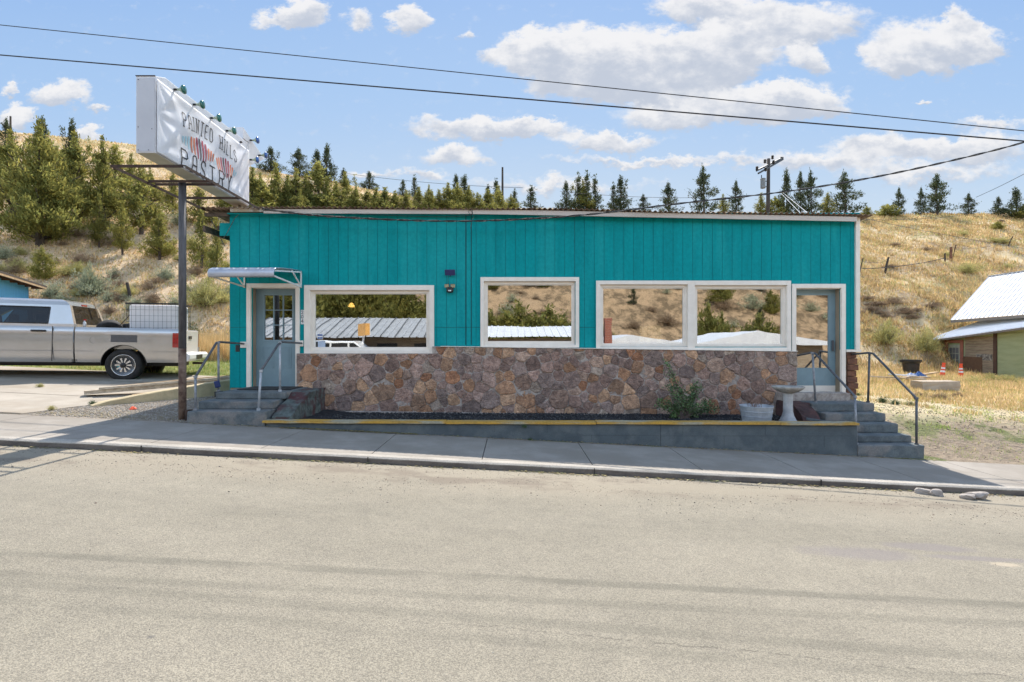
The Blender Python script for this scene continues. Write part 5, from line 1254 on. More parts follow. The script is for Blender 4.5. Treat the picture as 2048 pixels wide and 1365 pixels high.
# gravel patch left of the steps
n = 9000; X = rng.uniform(-8.4, -5.5, n); Y = rng.uniform(9.16, 12.4, n)
pebbles('pale_gravel', np.stack([X, Y, H(X, Y)+.004], -1), rng.uniform(.006, .018, n), M_peb, [(.45,.40,.35),(.36,.31,.26),(.28,.24,.20),(.52,.48,.43)], .6)
n = 500; X = rng.uniform(-8.2, -5.6, n); Y = 9.2+np.abs(rng.normal(0, .25, n)); litter('leaf_litter', np.stack([X, Y, H(X, Y)+.012], -1), .02, [(.42,.33,.13),(.22,.16,.08),(.50,.43,.22)])

# ================================================================== left forecourt: driveway, kerb wall, planks
def drape(name, poly_rows, m, off=.02, side=.12, kind='structure'):
    """poly_rows: list of (y, x0, x1); a slab that follows the ground"""
    mb = MB(); top = []
    for (y, a, b) in poly_rows: top.append([(x, y, h1(x, y)+off) for x in np.linspace(a, b, 24)])
    mb.grid(top)
    for e in (top[0], top[-1]): mb.grid([e, [(p[0], p[1], p[2]-side) for p in e]])
    for k in (0, -1): e = [r_[k] for r_ in top]; mb.grid([e, [(p[0], p[1], p[2]-side) for p in e]])
    return tag(mb.build(name, m, smooth=False), kind=kind)
ys = np.linspace(9.16, 14.8, 14)
def edge_x(y): return float(np.interp(y, [9.16, 10.1, 10.2, 12.6, 15.4], [-8.35, -8.0, -7.86, -6.0, -5.9]))
drape('driveway', [(y, -40, edge_x(y)) for y in ys], mat('driveway_concrete', (.44,.385,.315), (.37,.32,.26), 1.3, .92, bump=.4, bscale=60, bdist=.004, big=(.33,.275,.21), bigscale=.5, coord='World', fine=((.84,.84,.84), 90)), .012, .1)
mb = MB()
for (y, w_) in ((9.19, .018), (11.0, .01), (13.1, .01)): mb.grid([[(x, y+w_, h1(x, y)+.0165) for x in np.linspace(-40, edge_x(y)-.02, 40)], [(x, y-w_, h1(x, y)+.0165) for x in np.linspace(-40, edge_x(y)-.02, 40)]])
tag(mb.build('driveway_joint', mat('dark_joint_soil', (.10,.085,.06), (.06,.05,.04), 9, .95)), kind='structure')
# low concrete wall between driveway and gravel strip
mb = MB(); rows = []
for k in range(22):
    u = k/21; x = -7.9+u*(-5.99+7.9); y = 10.12+u*2.5; z = h1(x, y); top = z+.02+.36*u**.75; nx, ny = .79, -.61; rr_ = .006*math.sin(k*2.3)
    rows.append([(x+nx*(.09+rr_), y+ny*(.09+rr_), z-.12), (x+nx*(.09+rr_), y+ny*(.09+rr_), top-.012), (x+nx*.075, y+ny*.075, top), (x-nx*.09, y-ny*.09, top+.004), (x-nx*.10, y-ny*.10, z-.12)])
mb.grid(rows); mb.poly(rows[0]); mb.poly(rows[-1]); o = mb.build('concrete_kerb_wall', M_tanconc); tag(o, 'low tan concrete wall widening towards the shop corner beside the gravel', 'low wall')
mb = MB(); mb.grid([[(-7.55+u*1.6, 10.28+u*2.2, h1(-7.55+u*1.6, 10.3+u*2.2)+.028+.36*u**.75) for u in np.linspace(.0, 1, 12)], [(-9.2+u*2.9, 10.9+u*2.7, h1(-9.2+u*2.9, 10.9+u*2.7)+.02+.20*u) for u in np.linspace(.0, 1, 12)]]); 
def plank(a, b, wd, th, m, label):
    o = MB().bar(a, b, wd, th).build('plank', m); nudge(o, .004, 2, int(abs(a[0])*100)); return tag(o, label, 'plank', 'old boards stacked beside the driveway')
plank((-8.72,11.02,.70),(-5.93,13.0,.88),.30,.075,M_woodgrey,'widest grey board at the bottom of the pile by the driveway')
plank((-8.55,11.22,.73),(-5.9,13.45,.92),.16,.05,M_wood,'split brown board lying on the pile behind the widest one')
plank((-8.45,11.05,.775),(-5.9,12.9,.955),.14,.045,M_woodgrey,'pale narrow board lying on top of the widest one')
plank((-8.3,11.35,.79),(-6.6,12.62,.93),.10,.045,M_wood,'short reddish brown board on top of the pile')
plank((-7.55,10.75,.66),(-5.95,12.55,.90),.12,.05,M_wood,'rough board nearest the low tan concrete wall')
q = hit(265, 820, 9.2, 20); o = MB().lathe([(.055,.0),(.05,.02),(.02,.055),(0,.06)], (q[0], q[1], q[2]), 'z', 12, wob=lambda a,r,h: 1+.3*math.sin(3*a)).build('cone_tip', M_orange); tag(o, 'small flattened orange cone top lying on the gravel', 'cone')
def weed(px, py, r_, kind, lb, grp):
    q = hit(px, py, 9.2, 30)
    if q: bush(kind, (q[0], q[1], q[2]+.012), r_, .8, lb, grp, 'weed', 'weed')
weed(185, 812, .08, 'green', 'green weed tuft growing in the driveway joint', 'weeds in paving cracks')
weed(103, 822, .08, 'rabbit', 'pale weed sprig growing in the crack of the driveway apron', 'weeds in paving cracks')
weed(80, 777, .09, 'rabbit', 'thin weed in the shade line of the driveway', 'weeds in paving cracks')
e = bush('green', (P(1049,850,9.08).x, 9.10, P(1049,850,9.08).z-.05), .06, .7, 'tiny green weed growing out of the planter wall edge', None, 'weed', 'weed')
e = bush('green', (P(1060,877,9.12).x, 9.125, float(grade(.3))+.09), .05, .6, 'tiny green weed at the foot of the planter wall', None, 'weed', 'weed')

# ================================================================== silver pickup truck
TH = math.atan2(-.292, -.956)
trk = empty('pickup_truck', (-9.97, 14.36, .745), 'lifted silver pickup truck loaded with tyres and a white caged tank', 'pickup truck', local=True)
trk.rotation_euler = (0, R(-1.1), TH)
W = .97
def yside(z):  # half width by height
    return float(np.interp(z, [.46,.60,.72,.745,.76,.95,1.15,1.27,1.33], [.90,.935,.952,.944,.955,.972,.972,.955,.925]))
def arch(x, x0=0.0, r=.50):
    d = abs(x-x0)
    return None if d >= r else .40+math.sqrt(r*r-d*d)*1.02
def side(x0, x1, z0, z1, sgn, arches=(), n=None, wide=lambda x: 0.0):
    xs = sorted(set(list(np.linspace(x0, x1, n or max(3, int((x1-x0)/.035))))+[a+sg*.4999 for a in arches for sg in (-1, 1) if x0 < a+sg*.4999 < x1])); rows = []
    for x in xs:
        zl = z0
        for a in arches:
            q = arch(x, a)
            if q: zl = max(zl, q)
        col = [(x, sgn*(yside(z)+wide(x)), z) for z in np.linspace(zl, z1, 16)]; rows.append(col)
    return rows
def wide(x):
    s_ = 0
    for a in (0.0, 3.83): s_ = max(s_, .028*math.exp(-((x-a)/.55)**4))
    return s_
# bed box
mb = MB()
for sgn in (1, -1):
    mb.grid(side(-1.20, 1.02, .47, 1.33, sgn, (0.0,), wide=wide))
    mb.grid([[(x, sgn*(yside(1.33)+wide(x)), 1.33) for x in np.linspace(-1.20, 1.02, 12)], [(x, sgn*.80, 1.335) for x in np.linspace(-1.20, 1.02, 12)], [(x, sgn*.79, .84) for x in np.linspace(-1.20, 1.02, 12)]])
mb.box(-1.18, 1.0, -.79, .79, .80, .84); mb.box(.98, 1.015, -.92, .92, .5, 1.33)
bed = mb.build('cargo_bed', M_silver, trk, smooth=False)
for p in bed.data.polygons: p.use_smooth = abs(p.normal.z) < .6 and len(p.vertices) == 4 and p.area < .05
mb = MB()
for sgn in (1, -1):
    pts = [(.50*math.cos(a), .40+.50*1.02*math.sin(a)) for a in np.linspace(0, math.pi, 24)]
    mb.grid([[(p[0], sgn*(yside(max(.47,p[1]))+.028), p[1]) for p in pts], [(p[0]*.97, sgn*(yside(max(.47,p[1]))+.028)-sgn*.0, p[1]*.985) for p in pts], [(p[0]*.97, sgn*.60, p[1]*.985) for p in pts]])
mb.build('wheel_well', M_black, trk)
o = MB().grid([[(x, .975+wide(x)+.0015, z) for x in np.linspace(-.30, .26, 10)] for z in (.975, 1.04, 1.10, 1.155)]).build('primer_patch', M_primer, bed)
o['label'] = 'dark grey unpainted patch above the rear wheel'
MB().lathe([(.090, 0), (.088, .002)], (.62, .974, 1.02), 'y', 24).build('fuel_cap_ring', mat('dark_seam', (.06,.058,.055), (.05,.05,.05), 9, .6), bed)
MB().lathe([(.083, .002), (.082, .004), (.0, .0045)], (.62, .974, 1.02), 'y', 24).build('fuel_door', M_silver, bed)
tg = MB(); tg.box(-1.225, -1.195, -.84, .84, .62, 1.31); tgo = tg.build('tailgate', M_white2, trk, bevel=.02); MB().box(-1.238, -1.2255, -.14, .14, 1.08, 1.16).build('tailgate_handle', M_black, tgo)
bp = MB(); bp.prism([(-1.24, .50), (-1.40, .50), (-1.46, .56), (-1.46, .68), (-1.40, .72), (-1.24, .72)], 'y', -.96, .96); bpo = bp.build('rear_bumper', M_white, trk, bevel=.02)
MB().box(-1.468, -1.4605, -.30, .30, .545, .665).build('number_plate_recess', M_black, bpo); MB().box(-1.60, -1.30, -.03, .03, .40, .46).build('tow_hitch', M_rust, bpo)
for sgn in (1, -1):
    tl = MB(); 
    tl.grid([[(x, sgn*(yside(z)+.006), z) for z in np.linspace(.86, 1.23, 8)] for x in (-1.212, -1.15, -1.07)]); tl.grid([[(-1.212, sgn*(yside(z)+.006), z) for z in np.linspace(.86, 1.23, 8)], [(-1.232, sgn*.85, z) for z in np.linspace(.86, 1.23, 8)]])
    tl.build('tail_light', M_redlens, trk)
    MB().box(-1.24, -1.195, sgn*.845, sgn*.955, .62, .855).build('corner_panel', M_silver, trk)
# cab: lower body with doors
mb = MB()
for sgn in (1, -1): mb.grid(side(1.055, 4.75, .47, 1.33, sgn, (3.83,), wide=lambda x: wide(x) if x > 2.8 else 0))
mb.grid([[(x, y, 1.335+.10*S(3.2, 3.6, x)*(1-abs(y))-.12*max(0, x-4.2)) for y in np.linspace(-.925, .925, 9)] for x in np.linspace(3.0, 4.75, 14)])
mb.box(1.056, 1.09, -.92, .92, .47, 1.33); mb.grid([[(4.75, y, z) for z in (.55, .8, 1.05, 1.26)] for y in (-.93, -.5, 0, .5, .93)])
cabb = mb.build('cab_body', M_silver, trk, smooth=False)
for p in cabb.data.polygons: p.use_smooth = p.area < .05
# greenhouse shell (tapering inward), with real window openings
def gy(z): return float(np.interp(z, [1.33, 1.40, 1.86, 1.95, 2.0], [.925, .915, .80, .765, .66]))
def gx0(z): return float(np.interp(z, [1.33, 1.40, 1.86, 1.95, 2.0], [1.06, 1.065, 1.20, 1.28, 1.42]))
def gx1(z): return float(np.interp(z, [1.33, 1.40, 1.86, 1.95, 2.0], [3.78, 3.70, 2.98, 2.82, 2.70]))
wins = [(1.59, 2.72, 1.40, 1.80), (2.80, 3.38, 1.40, 1.80)]
mb = MB(); zs = [1.33, 1.36, 1.40, 1.5, 1.6, 1.7, 1.80, 1.86, 1.91, 1.95, 1.975, 1.992, 2.0]
us = [0, .05, .1]+[0]
for sgn in (1, -1):
    xsplit = [None]
    for (za, zb) in zip(zs[:-1], zs[1:]):
        cuts = [0]
        def seg(a, b): mb.poly([(max(a, gx0(za)) if a > -9 else gx0(za), sgn*gy(za), za), (min(b, gx1(za)) if b < 9 else gx1(za), sgn*gy(za), za), (min(b, gx1(zb)) if b < 9 else gx1(zb), sgn*gy(zb), zb), (max(a, gx0(zb)) if a > -9 else gx0(zb), sgn*gy(zb), zb)])
        if 1.40 <= za and zb <= 1.80:
            seg(-99, wins[0][0]); seg(wins[0][1], wins[1][0])
            if gx1(za) > wins[1][1]: seg(wins[1][1], 99)
        else: seg(-99, 99)
def loopx(f, z0, z1): return [[(f(z), y*gy(z), z) for y in (-1, -.86, .86, 1)] for z in z0]
for (za, zb) in zip(zs[:-1], zs[1:]):
    for f in (gx0, gx1):
        inwin = 1.40 <= za and zb <= 1.86
        for (ya, yb) in ((-1, -.86), (-.86, .86), (.86, 1)):
            if inwin and ya == -.86: continue
            mb.poly([(f(za), ya*gy(za), za), (f(za), yb*gy(za), za), (f(zb), yb*gy(zb), zb), (f(zb), ya*gy(zb), zb)])
mb.poly([(gx0(2.0), -.66, 2.0), (gx1(2.0), -.66, 2.0), (gx1(2.0), .66, 2.0), (gx0(2.0), .66, 2.0)])
gh = mb.build('cab_roof', M_silver, trk, smooth=False)
for sgn in (1, -1):
    for (a, b, p, q) in wins:
        nm = 'rear_window' if False else 'side_window'
        g = MB().poly([(a, sgn*(gy(p)-.012), p), (b, sgn*(gy(p)-.012), p), (min(b, gx1(q)), sgn*(gy(q)-.012), q), (a, sgn*(gy(q)-.012), q)]); go = g.build(nm, M_carglass, trk)
        f = MB()
        for (u, v) in (((a, p), (b, p)), ((b, p), (min(b, gx1(q)), q)), ((min(b, gx1(q)), q), (a, q)), ((a, q), (a, p))): f.bar((u[0], sgn*(gy(u[1])+.002), u[1]), (v[0], sgn*(gy(v[1])+.002), v[1]), .022, .012, up=(0, sgn, 0))
        f.build('window_seal', M_black, go)
for f, nm in ((gx0, 'rear_glass'), (gx1, 'windscreen')): MB().poly([(f(1.40), -.86*gy(1.40), 1.40), (f(1.40), .86*gy(1.40), 1.40), (f(1.86), .86*gy(1.86), 1.86), (f(1.86), -.86*gy(1.86), 1.86)]).build(nm, M_carglass, trk)
MB().box(1.205, 1.235, -.14, .14, 1.875, 1.915).build('high_brake_light', M_redlens, trk, bevel=.004)
mb = MB()
for sgn in (1, -1):
    for (x, z0, z1) in ((1.47, .50, 1.33), (2.76, .50, 1.33), (3.28, .62, 1.33)): mb.obox((x, sgn*(yside(.95)+.0008), (z0+z1)/2), (1,0,0), (0,0,1), (0,1,0), .005, (z1-z0)/2, .012)
mb.build('door_gap', M_black, cabb)
for x in (1.60, 2.88):
    for sgn in (1, -1): MB().box(x, x+.30, sgn*.965, sgn*1.0, 1.20, 1.245).build('door_handle', M_black, trk, bevel=.012)
mb = MB()
for sgn in (1, -1): mb.box(1.06, 3.3, sgn*.951, sgn*.9562, .742, .750); mb.box(.52, 1.015, sgn*.951, sgn*.9562, .742, .750); mb.box(-1.18, -.52, sgn*.951, sgn*.9562, .742, .750)
mb.build('body_crease', mat('shadow_line', (.16,.16,.17), (.14,.14,.15), 9, .5), trk)
mb = MB(); mb.box(-1.1, 4.7, -.45, .45, .36, .50); mb.box(1.1, 3.3, -.86, .86, .44, .478); mb.build('chassis', M_black, trk)
mb = MB()
for x in (2.9, 1.95):
    for y in (.42, -.42): s__ = MB().box(x-.08, x+.08, y-.24, y+.24, .95, 1.42).build('seat', mat('grey_cloth', (.06,.058,.055), (.05,.05,.048), 9, .9), trk, bevel=.03); MB().box(x-.06, x+.06, y-.13, y+.13, 1.45, 1.64).build('headrest', mat('grey_cloth', (.06,.058,.055)), s__, bevel=.03)
mb = MB(); mb.box(4.751, 4.78, -.7, .7, .75, 1.2); mb.build('grille', M_chrome, trk)
for sgn in (1, -1): MB().box(4.60, 4.775, sgn*.72, sgn*.92, .92, 1.18).build('headlight', M_glass, trk, bevel=.02)
mb = MB(); mb.box(4.76, 4.95, -.95, .95, .48, .72); mb.build('front_bumper', M_chrome, trk, bevel=.03)
# wheels
def wheel(x, y, sgn):
    t_ = MB(); p = [(.27,-.13),(.30,-.145),(.36,-.148),(.385,-.135),(.40,-.11),(.405,-.05),(.405,.05),(.40,.11),(.385,.135),(.36,.148),(.30,.145),(.27,.13),(.255,.11),(.255,-.11),(.27,-.13)]
    w_ = MB().lathe([(r_, y+h_) for r_, h_ in p], (x, 0, .402), 'y', 44).build('wheel', M_rubber, trk, smooth=True)
    m2 = MB(); m2.lathe([(.272, y+sgn*.128), (.262, y+sgn*.142), (.248, y+sgn*.132), (.240, y+sgn*.09), (.24, y-sgn*.08)], (x, 0, .402), 'y', 40); m2.build('rim', M_chrome, w_, smooth=True)
    m3 = MB(); m3.lathe([(.239, y+sgn*.05), (.001, y+sgn*.05)], (x, 0, .402), 'y', 28); m3.build('rim_back', M_black, w_)
    m4 = MB()
    for k in range(10):
        a = 2*math.pi*k/10
        for d_ in (-.075, .075): m4.bar((x+.055*math.cos(a), y+sgn*.115, .402+.055*math.sin(a)), (x+.242*math.cos(a+d_), y+sgn*.112, .402+.242*math.sin(a+d_)), .018, .03, up=(0, 1, 0))
    m4.build('spokes', M_chrome, w_)
    MB().lathe([(.068, y+sgn*.10), (.066, y+sgn*.145), (.05, y+sgn*.155), (.0, y+sgn*.157)], (x, 0, .402), 'y', 20).build('hub_cap', M_black, w_, smooth=True)
for x in (0, 3.83):
    for s_ in (1, -1): wheel(x, s_*.82, s_)
MB().tube([(0, -.75, .402), (0, .75, .402)], .055, 10).build('axle', M_black, trk)
# load in the bed (things of their own)
def onto(name, label, cat, loc, rot=(0, 0, 0)):
    e = empty(name, (0, 0, 0), label, cat, local=True); m_ = Matrix.Translation(trk.location) @ Matrix.Rotation(TH, 4, 'Z') @ Matrix.Rotation(R(-1.1), 4, 'Y')
    e.location = m_ @ Vector(loc); e.rotation_euler = (rot[0], rot[1], rot[2]+TH); return e
ib = onto('caged_tank', 'white plastic tank in a square wire cage standing in the truck bed', 'tank', (-.55, .12, .85))
MB().box(-.56, .56, -.46, .46, .06, 1.10).build('tank', M_tote, ib, bevel=.05, seg=3)
mb = MB()
for k in range(13): x = -.595+1.19*k/12; [mb.bar((x, s_*.495, .02), (x, s_*.495, 1.12), .005) for s_ in (1, -1)]
for k in range(8):
    z = .06+1.06*k/7; [mb.bar((-.6, s_*.505, z), (.6, s_*.505, z), .005) for s_ in (1, -1)]; [mb.bar((s_*.605, -.5, z), (s_*.605, .5, z), .005) for s_ in (1, -1)]
for k in range(9): y = -.49+.98*k/8; [mb.bar((s_*.598, y, .02), (s_*.598, y, 1.12), .005) for s_ in (1, -1)]
mb.build('wire_cage', M_wire, ib)
mb = MB(); [mb.bar(a, b, .035) for a, b in (((-.61,-.51,1.13),(.61,-.51,1.13)),((.61,-.51,1.13),(.61,.51,1.13)),((.61,.51,1.13),(-.61,.51,1.13)),((-.61,.51,1.13),(-.61,-.51,1.13)))]; mb.build('top_rail', M_black, ib)
MB().box(-.6, .6, -.5, .5, 0, .05).build('pallet', M_black, ib)
def tyre(loc, rot, lb, r_=.30):
    e = onto('spare_tyre', lb, 'tyre', loc, rot)
    MB().lathe([(r_*.55, -.10), (r_*.62, -.12), (r_*.93, -.12), (r_, -.08), (r_, .08), (r_*.93, .12), (r_*.62, .12), (r_*.55, .10)], (0, 0, 0), 'z', 28).build('tyre', M_rubber, e, smooth=True)
    MB().lathe([(r_*.56, -.09), (r_*.5, .02), (r_*.2, .03), (r_*.2, .06), (.0, .06)], (0, 0, 0), 'z', 24).build('rim', M_galv, e, smooth=True)
tyre((.55, .25, 1.24), (R(68), 0, R(25)), 'loose tyre with rim leaning behind the cab in the truck bed')
tyre((.24, -.15, 1.22), (R(80), 0, R(-30)), 'second loose tyre wedged between the first and the white tank', .26)
e = onto('pole', 'thin dark steel bar slanting out of the truck bed', 'bar', (.18, .55, 1.30)); MB().tube([(.12, 0, 0), (-.24, 0, .46)], .010, 6).build('bar', M_rust, e)
e = onto('pole', 'short brown stick sticking up behind the cab roof', 'bar', (1.05, -.4, 1.90)); MB().tube([(0, 0, -.3), (.14, 0, .24)], .014, 6).build('bar', M_wood, e)
e = onto('spray_bottle', 'small white bottle with red cap behind the rear glass of the truck', 'bottle', (.96, .62, 1.335)); MB().lathe([(.035,0),(.035,.11),(.014,.14),(.014,.16)], (0,0,0), 'z', 12).build('bottle', M_white, e, smooth=True); MB().box(-.035, .02, -.012, .012, .16, .20).build('cap', M_redlens, e)

# ---- blue shed behind the truck
bs = empty('blue_shed', (-19.5, 20.6, 1.0), 'bright blue board shed with a sloping tan roof, cut by the left edge', 'shed')
sA, sB, sZ = Vector((-17.3, 17.0, 0)), Vector((-20.62, 23.0, 0)), 4.08; sd_ = (sB-sA).normalized(); sn_ = Vector((sd_.y, -sd_.x, 0)); sL = (sB-sA).length
def SP(s_, o_, z): q = sA+sd_*s_+sn_*o_; return Vector((q.x, q.y, z))
mb = MB(); s_ = 0
while s_ < sL: e_ = min(s_+.29, sL); mb.obox(SP((s_+e_)/2, .012, 2.45), sd_, Vector((0,0,1)), sn_, (e_-s_)/2-.006, 1.63, .012); s_ += .29
mb.build('board_wall', M_blueshed, bs)
MB().obox(SP(sL/2, -1.6, 2.4), sd_, Vector((0,0,1)), sn_, sL/2-.01, 1.66, 1.58).build('wall', mat('dark_blue_inner', (.03,.15,.28), (.03,.13,.25), 5, .7), bs)
MB().obox(SP(sL/2, -1.5, sZ+.06), sd_, sn_, Vector((0,0,1)), sL/2+.65, 2.0, .03).build('roof', mat('dark_tar_roof', (.07,.055,.045), (.05,.04,.035), 6, .9), bs)
mb = MB(); mb.obox(SP(sL/2, .47, sZ), sd_, Vector((0,0,1)), sn_, sL/2+.6, .055, .02); mb.build('fascia', M_wood, bs)
mb = MB()
for k in range(9): mb.obox(SP(-.3+k*.95, .23, sZ-.02), sn_, sd_, Vector((0,0,1)), .22, .03, .045)
mb.build('rafter_tail', M_cinder, bs)

# ---- fences and posts on the slopes
def post(px, base, top, wpx, lean, label, m=M_pole, cat='fence post', grp='old fence posts on the slopes', square=True):
    q = hit(px, base, 12, 90)
    if q is None: return None
    h_ = (base-top)/F*q[1]; w_ = wpx/F*q[1]; mb = MB(); tpx = lean/F*q[1]
    mb.tube([(q[0], q[1], q[2]-.2), (q[0]+tpx*.5, q[1], q[2]+h_*.5), (q[0]+tpx, q[1], q[2]+h_)], [w_/2, w_/2, w_*.45], 6 if square else 8)
    return tag(mb.build('fence_post', m), label, cat, grp), (q[0]+tpx*.8, q[1], q[2]+h_*.8)
p1 = post(262, 600, 566, 6, -8, 'leaning dark timber post on the left slope above the truck bed')
p2 = post(1902, 523, 495, 5, 0, 'thick reddish brown timber post in the middle of the right slope', M_cinder)
p3 = post(1890, 525, 507, 3, 0, 'short thin post just left of the thick reddish one')
p4 = post(1905, 517, 490, 1.6, 7, 'thin leaning rod right of the thick reddish post', M_rust)
p5 = post(1769, 547, 515, 4, 8, 'leaning dark post on the right slope near the shop corner')
p6 = post(1718, 550, 518, 2, 8, 'thin leaning stake close against the shop corner', M_rust)
p7 = post(2015, 493, 473, 2, 11, 'thin leaning rusty stake high on the right slope', M_rust)
def wire(pts, r_, m, label, name='fence_wire', cat='wire', grp=None): return tag(MB().tube(pts, r_, 5).build(name, m), label, cat, grp)
def sag(a, b, s_, n=24):
    a, b = Vector(a), Vector(b); return [a.lerp(b, k/n)-Vector((0, 0, 4*s_*(k/n)*(1-k/n))) for k in range(n+1)]
if p2 and p5 and p6:
    m1 = (p5[1][0], p5[1][1], p5[1][2]-.55); wire(sag((p6[1][0], p6[1][1], p6[1][2]-.55), m1, .03)+sag(m1, (p3[1][0], p3[1][1], p3[1][2]-.25), .1)[1:], .03, M_cablegrey, 'old rail of weathered wire joining the leaning posts on the right slope')
    wire(sag(p6[1], p5[1], .15, 12), .012, M_cablegrey, 'loose curl of fence wire between the two leaning posts by the shop corner')
    wire(sag(p4[1], p7[1], .4), .010, M_cablegrey, 'thin fence wire running up to the rusty stake on the right slope')

# ================================================================== power lines and poles
def cat_wire(label, pts, r_, m=M_cable): return wire(pts, r_, m, label, 'power_line', 'power line', None)
def through(p0, p1, ext0, ext1, s_=0.0):
    a, b = Vector(p0), Vector(p1); d_ = (b-a); return sag(a-d_*ext0, b+d_*ext1, s_, 60)
cat_wire('upper of the two long overhead lines crossing the sky', through((-15.0,15.8,11.0), (12.4,13.1,6.85), .9, .9, .0)[:], .012)
cat_wire('lower of the two long overhead lines crossing the sky', through((-15.0,15.8,10.12), (12.4,13.1,6.6), .9, .9, .0), .018)
# twisted service cable to the left corner of the roof
ctrl = [P(2200,235,11.0), P(2048,285,10.9), P(1880,327,10.85), P(1720,360,10.8), P(1560,385,10.76), P(1380,405,10.72), P(1200,427,10.7), P(1060,438,10.7), P(930,442.5,10.7), P(800,440.5,10.7), P(670,434,10.7), P(590,427,10.72), P(524,418,10.80)]
def spline(c, n=10):
    o_ = []
    for i in range(len(c)-1):
        p0, p1, p2_, p3_ = c[max(i-1,0)], c[i], c[i+1], c[min(i+2, len(c)-1)]
        for k in range(n):
            t_ = k/n; o_.append(.5*((2*p1)+(-p0+p2_)*t_+(2*p0-5*p1+4*p2_-p3_)*t_*t_+(-p0+3*p1-3*p2_+p3_)*t_**3))
    return o_+[c[-1]]
sp_ = spline(ctrl, 24); sc_ = empty('service_cable', ctrl[-1], 'thick twisted black cable sagging in front of the roof edge to the sign corner', 'power line')
for j, m in ((0, M_cable), (1, M_cablegrey)): MB().tube([p+Vector((0, math.cos(k*.55+j*math.pi), math.sin(k*.55+j*math.pi)))*.011 for k, p in enumerate(sp_)], .011, 6).build('strand', m, sc_)
wire(spline([P(527,421,10.92), P(700,428,10.95), P(860,434,10.94), P(930,432,10.92), P(944,428,10.92), P(940,418,10.9)]), .005, M_cable, 'thin dark wire pinned just under the fascia', 'thin_wire')
wire(spline([P(940,419,10.9), P(937,426,10.9), P(948,432,10.9), P(944,441,10.9), P(941,458,10.9)]), .004, M_cablegrey, 'short loose white wire dangling at the joint of the fascia', 'thin_wire')
wire([P(495,413,11.0), P(470,436,11.05), P(452,470,11.0), P(446,478,11.0)], .006, M_cablegrey, 'thin stay wire hanging below the sign beside the left corner', 'thin_wire')
wire([P(422,440,11.5), P(434,462,11.5), P(449,492,11.5)], .010, M_cablegrey, 'grey conduit end hanging from the left eave', 'thin_wire')
def ground_at(px, Y): return h1((px-CX)/F*Y, Y)
# utility pole
up = P(1537, 335, 50); zb = h1(up.x, 50)
ut = empty('utility_pole', (up.x, 50, zb), 'dark wooden utility pole with double crossarm and a grey transformer', 'utility pole')
MB().tube([(up.x-.08, 50, zb-.5), (up.x, 50, P(0,318,50).z)], [.20, .145], 12).build('pole', M_pole, ut, smooth=True)
for (dx, dz) in ((0, 0), (.09, -.38)):
    a = P(1513+dx*40, 342-dz*14, 48.6); b = P(1566, 316-dz*8, 51.6); MB().bar(a, b, .12, .14).build('crossarm', M_black, ut)
for (px, py, y) in ((1514,336,48.7),(1530,322,49.3),(1545,314,50.6),(1563,317,51.5),(1531,338,49.3),(1547,324,50.3)):
    q = P(px, py, y); MB().lathe([(.05,-.22),(.14,-.12),(.07,-.06),(.15,.02),(.07,.06),(.12,.12),(.03,.16)], (q.x, y, q.z-.02), 'z', 10).build('insulator', M_black, ut)
q = P(1526, 367, 49.6); MB().lathe([(.0,-.46),(.20,-.46),(.22,-.40),(.22,.34),(.24,.38),(.20,.44),(.05,.48),(.0,.48)], (q.x, 49.6, q.z), 'z', 20).build('transformer', M_trafo, ut, smooth=False)
mb = MB(); mb.bar((q.x, 49.6, q.z+.25), (up.x, 50, q.z+.25), .06); mb.bar((q.x, 49.6, q.z-.25), (up.x, 50, q.z-.25), .06); mb.tube([(q.x-.14, 49.6, q.z+.42), (q.x-.14, 49.6, q.z+.75)], .04, 6); mb.build('bracket', M_black, ut)
bp_ = P(1005, 335, 60); q = h1(bp_.x, 60); tag(MB().tube([(bp_.x, 60, q-.4), (bp_.x, 60, bp_.z)], [.14, .10], 8).build('bare_pole', M_pole), 'slender bare pole standing on the ridge over the middle of the roof', 'utility pole')
bp2 = P(21, 233, 62); q = h1(bp2.x, 62); tag(MB().tube([(bp2.x, 62, q-.4), (bp2.x, 62, bp2.z)], [.13, .09], 8).build('bare_pole', M_pole), 'bare pole on the skyline at the far left', 'utility pole')
wire(sag(P(690,347,66), P(1046,376,60), .3), .022, M_cable, 'thin distant wire running left from the bare ridge pole', 'power_line', 'power line')
wire(sag(P(1120,383,55), P(1390,396,55), .2), .020, M_cablegrey, 'thin distant wire crossing the five spired junipers', 'power_line', 'power line')
wire(sag(P(2100,320,40), P(1952,395,50), .1), .020, M_cable, 'thin wire rising to the right edge above the ridge', 'power_line', 'power line')
wire(sag(P(1560,385,49), P(1606,432,32), .0), .014, M_roofwhite, 'left pale guy wire slanting down from the utility pole', 'power_line', 'power line')
wire(sag(P(1566,386,49), P(1622,432,32), .0), .016, M_roofwhite, 'right pale guy wire slanting down from the utility pole', 'power_line', 'power line')
wire(sag(P(1722,436,30), P(2100,505,34), .1), .012, M_cablegrey, 'thin wire drooping across the open right slope', 'power_line', 'power line')
wire(sag(P(1722,440,30), P(1960,425,45), .2), .012, M_cable, 'dark thin wire lying along the top of the right slope', 'power_line', 'power line')

